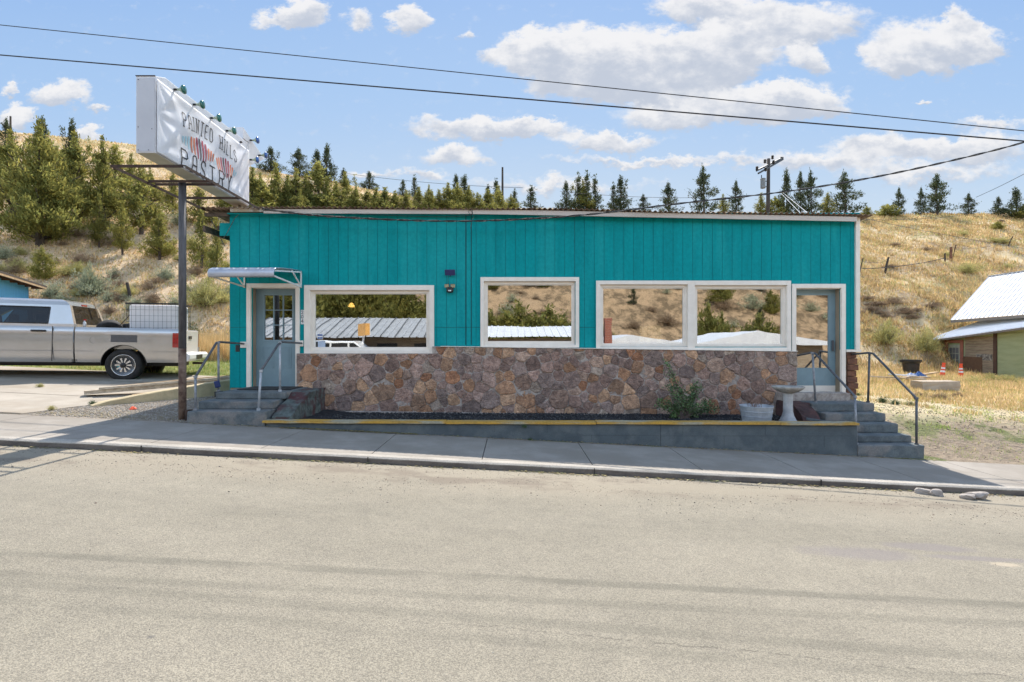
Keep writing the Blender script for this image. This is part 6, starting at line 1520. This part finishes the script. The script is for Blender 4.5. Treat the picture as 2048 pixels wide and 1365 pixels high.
# ================================================================== planter contents
bq = P(1576, 838, 9.95); bb = empty('bird_bath', (bq.x, 9.95, bedz(bq.x)), 'scalloped cast concrete bird bath on a fluted pedestal in the gravel bed', 'bird bath')
z0 = bedz(bq.x)+.005; sc_b = 9.95/F; H0 = 64*sc_b
MB().lathe([(.155,z0),(.158,z0+.03),(.135,z0+.05),(.125,z0+.08),(.10,z0+.12),(.082,z0+.20),(.078,z0+.42),(.085,z0+.50),(.095,z0+.53),(.06,z0+.545)], (bq.x,9.95,0), 'z', 32, wob=lambda a,r,h: 1+(.035*math.sin(12*a) if z0+.1 < h < z0+.5 else 0)).build('pedestal', mat('white_cast_stone', (.50,.50,.50), (.38,.38,.38), 9, .85, bump=.5), bb, smooth=True)
MB().lathe([(.07,z0+.535),(.16,z0+.56),(.24,z0+.615),(.275,z0+.655),(.268,z0+.667),(.20,z0+.635),(.10,z0+.615),(.0,z0+.61)], (bq.x,9.95,0), 'z', 48, wob=lambda a,r,h: 1+(.045*math.cos(9*a)*min(1, r/.2))).build('bowl', M_bath, bb, smooth=True)
tq = P(1513, 843, 9.75); tb = empty('planter_tub', (tq.x, 9.75, bedz(tq.x)), 'ribbed galvanised tub with dead plants beside the bird bath', 'tub')
z0 = bedz(tq.x)+.004; MB().lathe([(.225,z0),(.235,z0+.01),(.255,z0+.14),(.262,z0+.145),(.262,z0+.155),(.258,z0+.16),(.268,z0+.225),(.274,z0+.23),(.274,z0+.24),(.270,z0+.245),(.282,z0+.315),(.292,z0+.32),(.290,z0+.332),(.276,z0+.325),(.262,z0+.26),(.0,z0+.26)], (tq.x,9.75,0), 'z', 36).build('tub', M_tin, tb, smooth=False)
rr = random.Random(4); mb = MB()
for k in range(26):
    a = rr.uniform(0, 6.28); r_ = rr.uniform(0, .15); x, y = tq.x-.06+r_*math.cos(a), 9.75+r_*math.sin(a); mb.tube([(x, y, z0+.25), (x+rr.uniform(-.05,.05), y+rr.uniform(-.05,.05), z0+.25+rr.uniform(.06,.17)), (x+rr.uniform(-.10,.10), y+rr.uniform(-.1,.1), z0+.25+rr.uniform(.10,.24))], [.004,.003,.0015], 4)
mb.build('dead_stems', mat('dead_plant', (.22,.12,.075), (.14,.08,.05), 8, .9), tb)
# rose bush
rbq = P(1372, 835, 10.2); rb = empty('rose_bush', (rbq.x, 10.3, bedz(rbq.x)), 'straggly dark green rose bush with one tall shoot against the stone skirt', 'bush')
rr = random.Random(9); st_ = MB(); ends = []
z0 = bedz(rbq.x)
def cane(ex, ez, ey, w_=.008):
    p0 = Vector((rbq.x+rr.uniform(-.12,.12), 10.3+rr.uniform(-.05,.05), z0)); p3 = Vector((P(ex, 0, 10.4).x, ey, P(0, ez, 10.4).z)); mid = p0.lerp(p3, .55)+Vector((rr.uniform(-.06,.06), -.04, .07))
    pts_ = [p0, p0.lerp(mid, .5)+Vector((0,0,.03)), mid, mid.lerp(p3, .5)+Vector((rr.uniform(-.02,.02),0,.03)), p3]; st_.tube(pts_, [w_, w_*.9, w_*.7, w_*.5, w_*.3], 5); ends.append(pts_)
for (ex, ez) in ((1332,722),(1338,745),(1330,770),(1345,790),(1352,775),(1318,800),(1312,812),(1365,780),(1385,790),(1400,775),(1415,800),(1432,812),(1440,822),(1420,820),(1395,812),(1370,808),(1350,815),(1330,818),(1405,830),(1345,835),(1380,770),(1392,765)): cane(ex, ez, 10.4+rr.uniform(-.15,.25))
st_.build('stems', M_twig, rb)
Lf = []; Lc = []
for pts_ in ends:
    for k in range(150):
        s_ = rr.uniform(.25, 1.0)*4; i = min(3, int(s_)); c_ = pts_[i].lerp(pts_[i+1], s_-i)+Vector((rr.gauss(0,.038), rr.gauss(0,.04), rr.gauss(0,.035)))
        n_ = Vector((rr.gauss(0,1), rr.gauss(-.6,1), rr.gauss(.8,1))).normalized(); u_ = n_.orthogonal().normalized(); u_.rotate(__import__('mathutils').Quaternion(n_, rr.uniform(0, 6.28))); v_ = n_.cross(u_); s2 = rr.uniform(.014, .028)
        Lf += [c_-u_*s2, c_+v_*s2*.55, c_+u_*s2*1.1, c_-v_*s2*.55]; g = rr.uniform(.6, 1.5) if rr.random() > .25 else 2.0; h_ = rr.random()
        Lc += [((1.2 if h_ > .8 else .95)*g, g, g*.95, 1)]*4
fast_mesh('leaves', np.array([tuple(p-rb.location) for p in Lf]), np.arange(len(Lf)).reshape(-1, 4), M_rose, np.array(Lc), parent=rb)
tag(MB().bar(P(1613,838,9.6)+Vector((0,0,0)), P(1668,846,9.42), .10, .03).build('board_offcut', M_greywall), 'short grey board lying at the right end of the gravel bed', 'board')
# rocks in the gutter
def rock(c, sx, sy, sz, label, seed):
    import bmesh
    bm = bmesh.new(); bmesh.ops.create_icosphere(bm, subdivisions=3, radius=1); r_ = random.Random(seed); pl = [Vector((r_.gauss(0,1), r_.gauss(0,1), r_.gauss(0,1))).normalized() for _ in range(9)]
    for v in bm.verts:
        for p in pl:
            d_ = v.co.dot(p)
            if d_ > .62: v.co -= p*(d_-.62)
        v.co = Vector((v.co.x*sx, v.co.y*sy, v.co.z*sz))+Vector((r_.gauss(0,.002), r_.gauss(0,.002), r_.gauss(0,.002)))
    me = bpy.data.meshes.new('rock'); bm.to_mesh(me); bm.free(); me.materials.append(M_rockm); o = bpy.data.objects.new('rock', me); COL.objects.link(o); o.location = c; tag(o, label, 'rock', 'broken concrete lumps in the gutter')
def gut(px, Y): x = (px-CX)/F*Y; return (x, Y, float(grade(x)))
for (px, Y, a, b, c, lb, sd_) in ((1846,7.16,.085,.06,.05,'squarish pale lump, leftmost of the broken concrete in the gutter',1),(1872,7.10,.11,.05,.045,'elongated pale lump just right of the squarish one in the gutter',2),(1955,7.05,.13,.09,.06,'largest pale broken lump near the right end of the gutter',3),(1938,7.0,.09,.07,.04,'flat pale lump touching the largest one in the gutter',4)):
    g = gut(px, Y); rock((g[0], g[1], g[2]+c*.5), a*1.25, b*1.2, c*1.3, lb, sd_)

# ================================================================== right yard: old house, tub, cones, debris
ho = empty('old_house', (28, 33, -.3), 'pale green weathered farmhouse with white ribbed metal roofs at the right edge', 'house')
Yl, Yr = 33.0, 26.5   # facing wall runs from px 1880 to beyond the frame
A = Vector(((1880-CX)/F*Yl, Yl, 0)); B = Vector(((2048-CX)/F*Yr, Yr, 0)); wd_ = (B-A).normalized(); nrm_ = Vector((wd_.y, -wd_.x, 0)); L0 = (B-A).length; LT = L0+3.2
def wp(px):   # distance along the wall where a sight line crosses it
    u = (px-CX)/F; s_ = (u*A.y-A.x)/(wd_.x-u*wd_.y); return s_
def W3(s_, z, o=0.0): q = A+wd_*s_+nrm_*o; return (q.x, q.y, z)
def zat(px, py): s_ = wp(px); Yq = (A+wd_*s_).y; return CZ-(py-CY)/F*Yq
zg = zat(1890, 757)-.15; eL = zat(1880, 681); eR = zat(2048, 658)
def ez(s_): return eL+(eR-eL)*s_/L0
def wbox(mb, s0, s1, z0, z1, o0, o1):
    c = [W3(s0, z0, o0), W3(s1, z0, o0), W3(s1, z0, o1), W3(s0, z0, o1), W3(s0, z1, o0), W3(s1, z1, o0), W3(s1, z1, o1), W3(s0, z1, o1)]; i = len(mb.v); mb.v += c; mb.f += [tuple(i+k for k in q) for q in ((0,3,2,1),(4,5,6,7),(0,1,5,4),(1,2,6,5),(2,3,7,6),(3,0,4,7))]
mb = MB(); c0 = [W3(0, zg), W3(LT, zg), W3(LT, zg, -6.5), W3(0, zg, -6.5)]; c1 = [W3(0, ez(0)), W3(LT, ez(LT)), W3(LT, ez(LT), -6.5), W3(0, ez(0), -6.5)]
i = 0; mb.v = c0+c1; mb.f = [(0,1,5,4),(1,2,6,5),(2,3,7,6),(3,0,4,7),(4,5,6,7)]; mb.build('wall', M_greensiding, ho)
mb = MB(); s0 = wp(1996); k = 0
z = zg+.55
while z < 3.0: 
    zt = min(z+.17, ez(s0)-.03); wbox(mb, s0, LT, z, zt-.012, .004, .022+.0) if zt > z+.03 else None; z += .17
mb.build('lap_siding', M_greensiding, ho)
mb = MB(); z = zg+.5
while z < ez(wp(1960))-.12: wbox(mb, wp(1931), wp(1990)-.06, z, z+.155, .004, .026); wbox(mb, .08, wp(1890), z, z+.155, .004, .026); z += .165
mb.build('bare_boards', M_weathered, ho)
mb = MB(); wbox(mb, wp(1990)-.05, wp(1995)+.02, zg+.3, ez(wp(1992))-.05, .0265, .06); wbox(mb, -.02, .10, zg, ez(0)-.02, .0265, .06); mb.build('corner_board', mat('dark_brown_board', (.10,.055,.035), (.07,.04,.028), 7, .9), ho)
mb = MB(); wbox(mb, wp(1925), wp(1966), zg, zat(1945, 714), .030, .055); mb.build('brown_panel', M_brownpanel, ho)
mb = MB(); wbox(mb, wp(1953), wp(2100), zg, zg+.52, .0265, .05); mb.build('skirt_board', mat('dull_brown_skirt', (.17,.12,.085), (.11,.08,.06), 6, .9), ho)
mb = MB(); wbox(mb, wp(1954), wp(1986), zat(1970,721), zat(1970,709), .027, .035); mb.build('peeled_strip', mat('peeled_patch', (.06,.05,.045), (.35,.32,.27), 7, .9), ho)
dt, db = zat(1910, 690), zg+.05; mb = MB(); wbox(mb, wp(1898), wp(1922), db, dt, .030, .05); dd = mb.build('door', mat('pale_old_door', (.36,.37,.30), (.30,.31,.25), 6, .8), ho)
for r_ in range(4):
    for c in range(3):
        a = wp(1898)+(wp(1922)-wp(1898))*(.12+.27*c); b = a+(wp(1922)-wp(1898))*.22; z_ = dt-.12-(r_+1)*.36; mb = MB(); wbox(mb, a, b, z_, z_+.31, .0505, .054); mb.build('door_pane', mat('dusty_dark_glass', (.10,.105,.12), (.14,.14,.15), 3, .3), dd)
mb = MB(); wbox(mb, wp(1892), wp(1897.5), db, dt+.10, .03, .075); wbox(mb, wp(1922.5), wp(1928), db, dt+.10, .03, .075); wbox(mb, wp(1892), wp(1928), dt+.102, dt+.28, .03, .08); mb.build('door_frame', M_redtrim, ho)
def roofsheet(name, e0, e1, r0, r1, m, rib=.30, n=60):
    """ribbed metal sheet between eave line e0-e1 and upper line r0-r1"""
    e0, e1, r0, r1 = map(Vector, (e0, e1, r0, r1)); nn = (e1-e0).cross(r0-e0).normalized(); nn = nn if nn.z > 0 else -nn; rows = []; Lr = (e1-e0).length; us_ = []
    k = int(Lr/rib)
    for q in range(k+1):
        for d_, h_ in ((-.03, 0), (-.012, .05), (.012, .05), (.03, 0)): us_.append((min(max((q*rib+d_)/Lr, 0), 1), h_))
    top = [tuple(r0.lerp(r1, u)+nn*h_) for u, h_ in us_]; bot = [tuple(e0.lerp(e1, u)+nn*h_) for u, h_ in us_]
    o = MB().grid([bot, top]).build(name, m, ho); s_ = o.modifiers.new('t', 'SOLIDIFY'); s_.thickness = .012; return o
e0 = P(1858, 679.5, 33.6); 
def Wp(px, py, o=0.0): s_ = wp(px); q = A+wd_*s_+nrm_*o; Yq = q.y; return Vector((q.x, q.y, CZ-(py-CY)/F*Yq))
eaveL = Vector(W3(-.75, ez(-.75)+.03, .45)); eaveR = Vector(W3(LT+.3, ez(LT)+.03, .45))
upL = Vector(W3(wp(1966), 0, -2.2)); upL.z = CZ-(642-CY)/F*upL.y; _A2 = A-nrm_*2.2; u_ = (2048-CX)/F; s2048 = (u_*_A2.y-_A2.x)/(wd_.x-u_*wd_.y); q_ = _A2+wd_*s2048; z2048 = CZ-(637.5-CY)/F*q_.y
u_ = (1966-CX)/F; s1966 = (u_*_A2.y-_A2.x)/(wd_.x-u_*wd_.y); q_ = _A2+wd_*s1966; z1966 = CZ-(642-CY)/F*q_.y; upL = Vector((q_.x, q_.y, z1966))
upR = Vector(W3(LT+.3, 0, -2.2)); upR.z = z1966+(z2048-z1966)*(LT+.3-s1966)/(s2048-s1966)
lo = roofsheet('lower_roof', eaveL, eaveR, Vector((upL.x, upL.y, upL.z)), upR, M_roofwhite)
# upper storey and its roof
wl = MB(); i = 0; us0 = wp(1920); c = [W3(us0, 0, -2.2), W3(LT, 0, -2.2), W3(LT, 0, -8), W3(us0, 0, -8)]; uz = CZ-(634-CY)/F*29.5-.25; wl.v = [(p[0], p[1], zg) for p in c]+[(p[0], p[1], uz+.25) for p in c]; wl.f = [(0,1,5,4),(1,2,6,5),(2,3,7,6),(3,0,4,7)]; wl.build('upper_wall', M_greensiding, ho)
u0 = P(1902, 640.5, 33.2); u1 = P(2048, 629.5, 28.3); dU = (u1-u0); u1x = u0+dU*2.6
r0_ = P(1979, 553.5, 36.0); r1_ = r0_+Vector((dU.x, dU.y, dU.z*.3))*2.6
roofsheet('upper_roof', u0, u1x, r0_, r1_, M_roofwhite)
back = Vector((-nrm_.x*3.2, -nrm_.y*3.2, -2.0)); roofsheet('rear_roof', r0_+back, r1_+back, r0_, r1_, M_roofwhite)
mb = MB(); mb.bar(r0_+Vector((0,0,.03)), r1_+Vector((0,0,.03)), .25, .03); mb.build('ridge_cap', M_roofwhite, ho)
mb = MB(); mb.poly([u0-Vector((0,0,.05)), r0_-Vector((0,0,.05)), r0_+back-Vector((0,0,.05))]); mb.build('gable_end', M_greensiding, ho)
mb = MB(); mb.bar(u0-Vector((0,0,.10)), u1x-Vector((0,0,.10)), .05, .14); mb.build('eave_fascia', mat('grey_brown_fascia', (.22,.19,.16), (.17,.15,.13), 5, .9), ho)
mb = MB(); mb.bar(eaveL-Vector((0,0,.06)), eaveR-Vector((0,0,.06)), .04, .10); mb.build('eave_fascia', mat('grey_brown_fascia', (.22,.19,.16)), ho)
# black tub
q = hit(1822, 752, 20, 40) or (21, 28, 0); bt = empty('trash_bin', q, 'black plastic bin standing in the dry grass at the foot of the slope', 'trash bin'); s_ = q[1]/F
MB().lathe([(12.6*s_, q[2]-.02), (14.5*s_, q[2]+25*s_), (16*s_, q[2]+26*s_), (18*s_, q[2]+29*s_), (18.3*s_, q[2]+32*s_), (16.2*s_, q[2]+32*s_), (13.8*s_, q[2]+26*s_), (0, q[2]+25*s_)], (q[0], q[1], 0), 'z', 26).build('bin', M_black, bt)
mb = MB(); mb.box(q[0]-20*s_, q[0]-17*s_, q[1]-.1, q[1]+.1, q[2]+27*s_, q[2]+31*s_); mb.build('handle', M_black, bt)
# cones
def cone(px, base, tp, lean, label):
    q = hit(px, base, 20, 40)
    if q is None: return
    Yc = min(q[1], 31.4); x = (px-CX)/F*Yc; z = h1(x, Yc); s_ = Yc/F; Hh = (base-tp)*s_
    e = empty('traffic_cone', (x, Yc, z), label, 'traffic cone', 'delineator cones by the old house'); 
    f = lambda t_: (x+lean*s_*t_, Yc, z+Hh*t_)
    MB().lathe([(.24, z), (.24, z+.03), (.14, z+.05)], (x, Yc, 0), 'z', 8).build('base', M_black, e)
    for (a, b, m) in ((.03,.38,M_orange),(.38,.50,M_white),(.50,.60,M_orange),(.60,.70,M_white),(.70,.93,M_orange),(.93,1.0,M_orange)):
        MB().tube([f(a), f(b)], [.125-.07*a, .125-.07*b] if a < .9 else [.07, .075], 14).build('band', m, e)
cone(1884, 757, 726, 4, 'leaning orange and white traffic cone left of the old door')
cone(1922, 757, 728, 0, 'upright orange and white traffic cone right of the old door')
# debris: a pale concrete slab with tarpaulins and boards
def yardpt(px, py): q = hit(px, py, 12, 40); return Vector(q) if q else Vector((20, 25, 0))
q = yardpt(1870, 782); tag(nudge(MB().obox(q+Vector((0,0,.18)), (1,.04,0), (0,0,1), (0,1,0), 38/F*q.y, 9/F*q.y, .28).build('concrete_block', mat('pale_block', (.46,.38,.29), (.38,.31,.24), 3, .95, bump=.5)), .007, 2, 5), 'long pale concrete block lying in the dry grass of the yard', 'concrete block')
q2 = yardpt(1827, 768)
for k, (dx, dy, L_, an, m, lb) in enumerate(((.0,.5,1.0,.06,M_wood,'long thin brown board on the debris heap'), (-.5,.2,1.1,-.05,M_woodgrey,'long grey board reaching left out of the debris heap'), (.9,.9,.75,.16,M_wood,'board tilted up to the right on the debris heap'), (-.3,-.1,.7,-.06,M_white,'white painted board lying flat in the debris heap'))):
    c = q2+Vector((dx, dy, .16+.06*k)); tag(MB().obox(c, (1,0,an), (0,1,0), (-an,0,1), L_, .09, .025).build('plank', m), lb, 'plank', 'boards on the debris heap')
def tarp(c, r_, h_, m, lb, sd_):
    rg = np.random.default_rng(sd_); n_ = 14; rows = []
    for i in range(n_):
        rows.append([(c.x+r_*(j/(n_-1)-.5)*2, c.y+r_*.7*(i/(n_-1)-.5)*2, c.z-.02+max(0, h_*(1-((j/(n_-1)-.5)*2)**2)*(1-((i/(n_-1)-.5)*2)**2)+rg.normal(0, h_*.12))) for j in range(n_)])
    tag(MB().grid(rows).build('tarpaulin', m), lb, 'tarpaulin', 'tarpaulins on the debris heap')
M_tarpb = mat('blue_tarp', (.03,.11,.32), (.02,.07,.22), 6, .5); M_tarpw = mat('white_tarp', (.62,.62,.62), (.5,.5,.52), 6, .6)
tarp(q2+Vector((.35,.6,.28)), .24, .12, mat('pale_blue_tarp', (.20,.28,.48), (.15,.22,.4), 6, .5), 'pale blue tarpaulin bundle behind the debris boards', 1)
tarp(yardpt(1862,772)+Vector((.0,.6,.35)), .20, .16, M_tarpb, 'dark blue tarpaulin bundle on the concrete block', 2)
tarp(q2+Vector((.2,-.3,.02)), .42, .14, M_tarpw, 'crumpled white sheet left of the concrete block', 3)
# weeds by the block and house
for i, (px, py, r_, kd) in enumerate(((1700,790,.10,'green'),(1716,792,.09,'green'),(1765,806,.16,'green'),(1790,810,.14,'green'),(1820,812,.12,'green'),(1840,795,.22,'scrub'),(1880,800,.30,'scrub'),(1915,796,.25,'scrub'),(1950,770,.45,'rabbit'),(1985,765,.5,'rabbit'),(2020,768,.5,'rabbit'),(1965,752,.4,'rabbit'))):
    q = hit(px, py, 9.3, 33)
    if q: bush(kd, q, r_, .7, {'green':'one of the low green weeds beside the tall steps','scrub':'one of the dark dead weeds in front of the concrete block','rabbit':'one of the dry weeds along the old house'}[kd], 'weeds of the right yard', 'weed', 'weed')
bi = P(1805, 742, 26); 

# ================================================================== across the street (seen in the window reflections)
def gz(x, y): return h1(x, y)
sh_ = empty('roadside_shed', (-9.5, -12, -1), 'long low shed with grey ribbed metal roof, reflected in the wide left window', 'shed')
mb = MB(); mb.box(-15.5, -4.6, -17, -9.3, -2.5, 1.95); mb.build('wall', M_weathered, sh_)
mb = MB()
for k in range(5): x = -14.5+k*2.2; mb.box(x, x+1.2, -9.29, -9.25, .6, 1.6)
mb.build('window', M_black, sh_)
HO_ = ho
def ribroof(parent, x0, x1, ye, ze, yr, zr, m, dark=M_black):
    rows = [[], []]; x = x0
    while x < x1:
        for d_, h_ in ((0, 0), (.02, .05), (.06, .05), (.08, 0)): rows[0].append((x+d_, ye, ze+h_)); rows[1].append((x+d_, yr, zr+h_))
        x += .42
    MB().grid(rows).build('roof', m, parent)
    if m is M_greyroof and ye > yr:
        sm_ = MB(); x = x0
        while x < x1: sm_.bar((x+.04, ye, ze+.056), (x+.04, yr, zr+.056), .07, .012); x += .84
        sm_.build('roof_seam', mat('dark_roof_seam', (.10,.10,.10), (.07,.07,.07), 5, .7), parent)
ribroof(sh_, -16, -4.2, -8.7, 1.95, -13, 3.25, M_greyroof); ribroof(sh_, -16, -4.2, -17.4, 1.95, -13, 3.25, M_greyroof)
wb_ = empty('white_roofed_building', (7, -12, -1), 'low white roofed building reflected in the middle and right windows', 'building')
MB().box(-1.8, 4.2, -16, -9.6, -2.5, 1.9).build('wall', M_weathered, wb_); MB().box(5.2, 19, -18, -10.5, -2.8, 1.55).build('wall', M_weathered, wb_)
ribroof(wb_, -2.2, 4.6, -9.2, 2.0, -13, 2.7, M_roofwhite)
MB().prism([(5.0,1.5),(7.2,2.15),(10.5,1.6),(10.5,1.5)], 'y', -18.4, -10.1).build('roof', M_roofwhite, wb_); MB().prism([(10.6,1.5),(14.8,2.35),(19.2,1.75),(19.2,1.5)], 'y', -18.4, -10.1).build('roof', M_roofwhite, wb_)
MB().box(5.55, 5.95, -10.4, -9.9, -1, 3.15).build('chimney', M_brick, wb_)
mb = MB()
for k in range(30): mb.box(5.545, 5.955, -9.897, -9.894, .2+k*.1, .212+k*.1)
mb.build('brick_course', M_mortar, wb_)
sg2 = empty('roadside_sign', (-8.15, -7.4, -.4), 'small boxed sign on a white post, reflected in the wide left window', 'sign'); MB().tube([(-8.15, -7.4, -.5), (-8.15, -7.4, 2.0)], .05, 10).build('post', M_white, sg2); MB().obox((-8.15, -7.4, 2.35), (.55,.83,0), (0,0,1), (.83,-.55,0), .62, .33, .13).build('box', mat('orange_sign_end', (.7,.36,.10), (.6,.3,.08), 5, .6), sg2); MB().obox((-8.15+.13, -7.4-.09, 2.35), (.55,.83,0), (0,0,1), (.83,-.55,0), .60, .31, .02).build('face', M_whitemetal, sg2)
suv = empty('parked_car', (-8.2, -6.6, -.02), 'white car parked across the street, its roof reflected in the left window', 'car', local=True); suv.location = (-9.1, -7.0, gz(-9.1, -7.0)+.02)
bd = MB().prism([(-2.3,.35),(2.3,.35),(2.35,.85),(1.35,1.0),(.75,1.48),(-1.6,1.52),(-2.2,1.02),(-2.35,.8)], 'y', -.88, .88).build('body', M_white2, suv, bevel=.09, seg=3)
mb = MB()
for s_ in (1, -1): 
    for (a, b, c, d) in ((-1.45,-.55,-1.25,-.55),(-.45,.45,-.45,.45),(.55,1.2,.55,.75)): mb.poly([(a, s_*.883, 1.05), (b, s_*.883, 1.05), (d, s_*.883, 1.38), (c, s_*.883, 1.38)])
mb.build('windows', M_black, suv)
for x in (-1.45, 1.45):
    for s_ in (1, -1): MB().lathe([(.0,-.11),(.2,-.11),(.33,-.10),(.34,0),(.33,.10),(.2,.11),(.0,.11)], (x, s_*.80, .34), 'y', 24).build('wheel', M_rubber, suv, smooth=True)
rr = random.Random(77)
def south(kind, x, y, h_, w_, lb, grp, nm='juniper_tree'): tree(kind, (x, y, gz(x, y)), h_, w_, lb, grp, nm)
for i in range(30):
    x = rr.uniform(-42, 45); y = -rr.uniform(38, 80); south(rr.choice(['darkB','darkA','bigC','bush']), x, y, rr.uniform(2.5, 5.0), rr.uniform(.8, 1.2), 'one of the dark junipers dotting the hill across the street', 'junipers on the hill across the street')
for i in range(16):
    x = -20+i*1.12+rr.uniform(-.4,.4); y = -24-rr.uniform(0, 4); south('bigA' if i % 2 else 'bush', x, y, rr.uniform(6.5, 9.5) if i < 14 else 6, rr.uniform(.8, 1.1), 'one of the leafy willows behind the buildings across the street', 'willows across the street', 'willow_tree')
for (x, y, h_, w_) in ((-2.0,-26,5.6,1.2),(.6,-26,6.6,1.3),(3.4,-27,6.4,1.3),(5.4,-28,4.5,1.2),(8.4,-27,4.8,.8),(17.5,-26,7.2,.7),(19.5,-28,6.2,.7),(23,-28,6.2,1.0)): south('bush', x, y, h_, w_, 'one of the leafy willows behind the buildings across the street', 'willows across the street', 'willow_tree')
for i in range(150):
    x = rr.uniform(-40, 45); y = -rr.uniform(30, 68); bush(rr.choice(['scrub','sage2','scrub']), (x, y, gz(x, y)), rr.uniform(.5, 2.0), .7, 'one of the scrub clumps on the hill across the street', 'scrub on the hill across the street', 'brush_clump')

# tell look-alikes apart by counting from the left
def words(n):
    o_ = ['zeroth','first','second','third','fourth','fifth','sixth','seventh','eighth','ninth','tenth','eleventh','twelfth','thirteenth','fourteenth','fifteenth','sixteenth','seventeenth','eighteenth','nineteenth']
    t_ = {2:'twenty',3:'thirty',4:'forty',5:'fifty'}; tt_ = {2:'twentieth',3:'thirtieth',4:'fortieth',5:'fiftieth'}
    return o_[n] if n < 20 else (tt_[n//10] if n % 10 == 0 else t_[n//10]+' '+o_[n % 10])
same = {}
for o in bpy.data.objects:
    if not o.parent and 'label' in o and o['label'].startswith('one of the ') and o.location.y > 0: same.setdefault(o['label'], []).append(o)
for lb, os_ in same.items():
    os_.sort(key=lambda o: o.location.x/o.location.y)
    for k, o in enumerate(os_): o['label'] = words(k+1)+' from the left of the '+lb[11:].replace('many ', '')
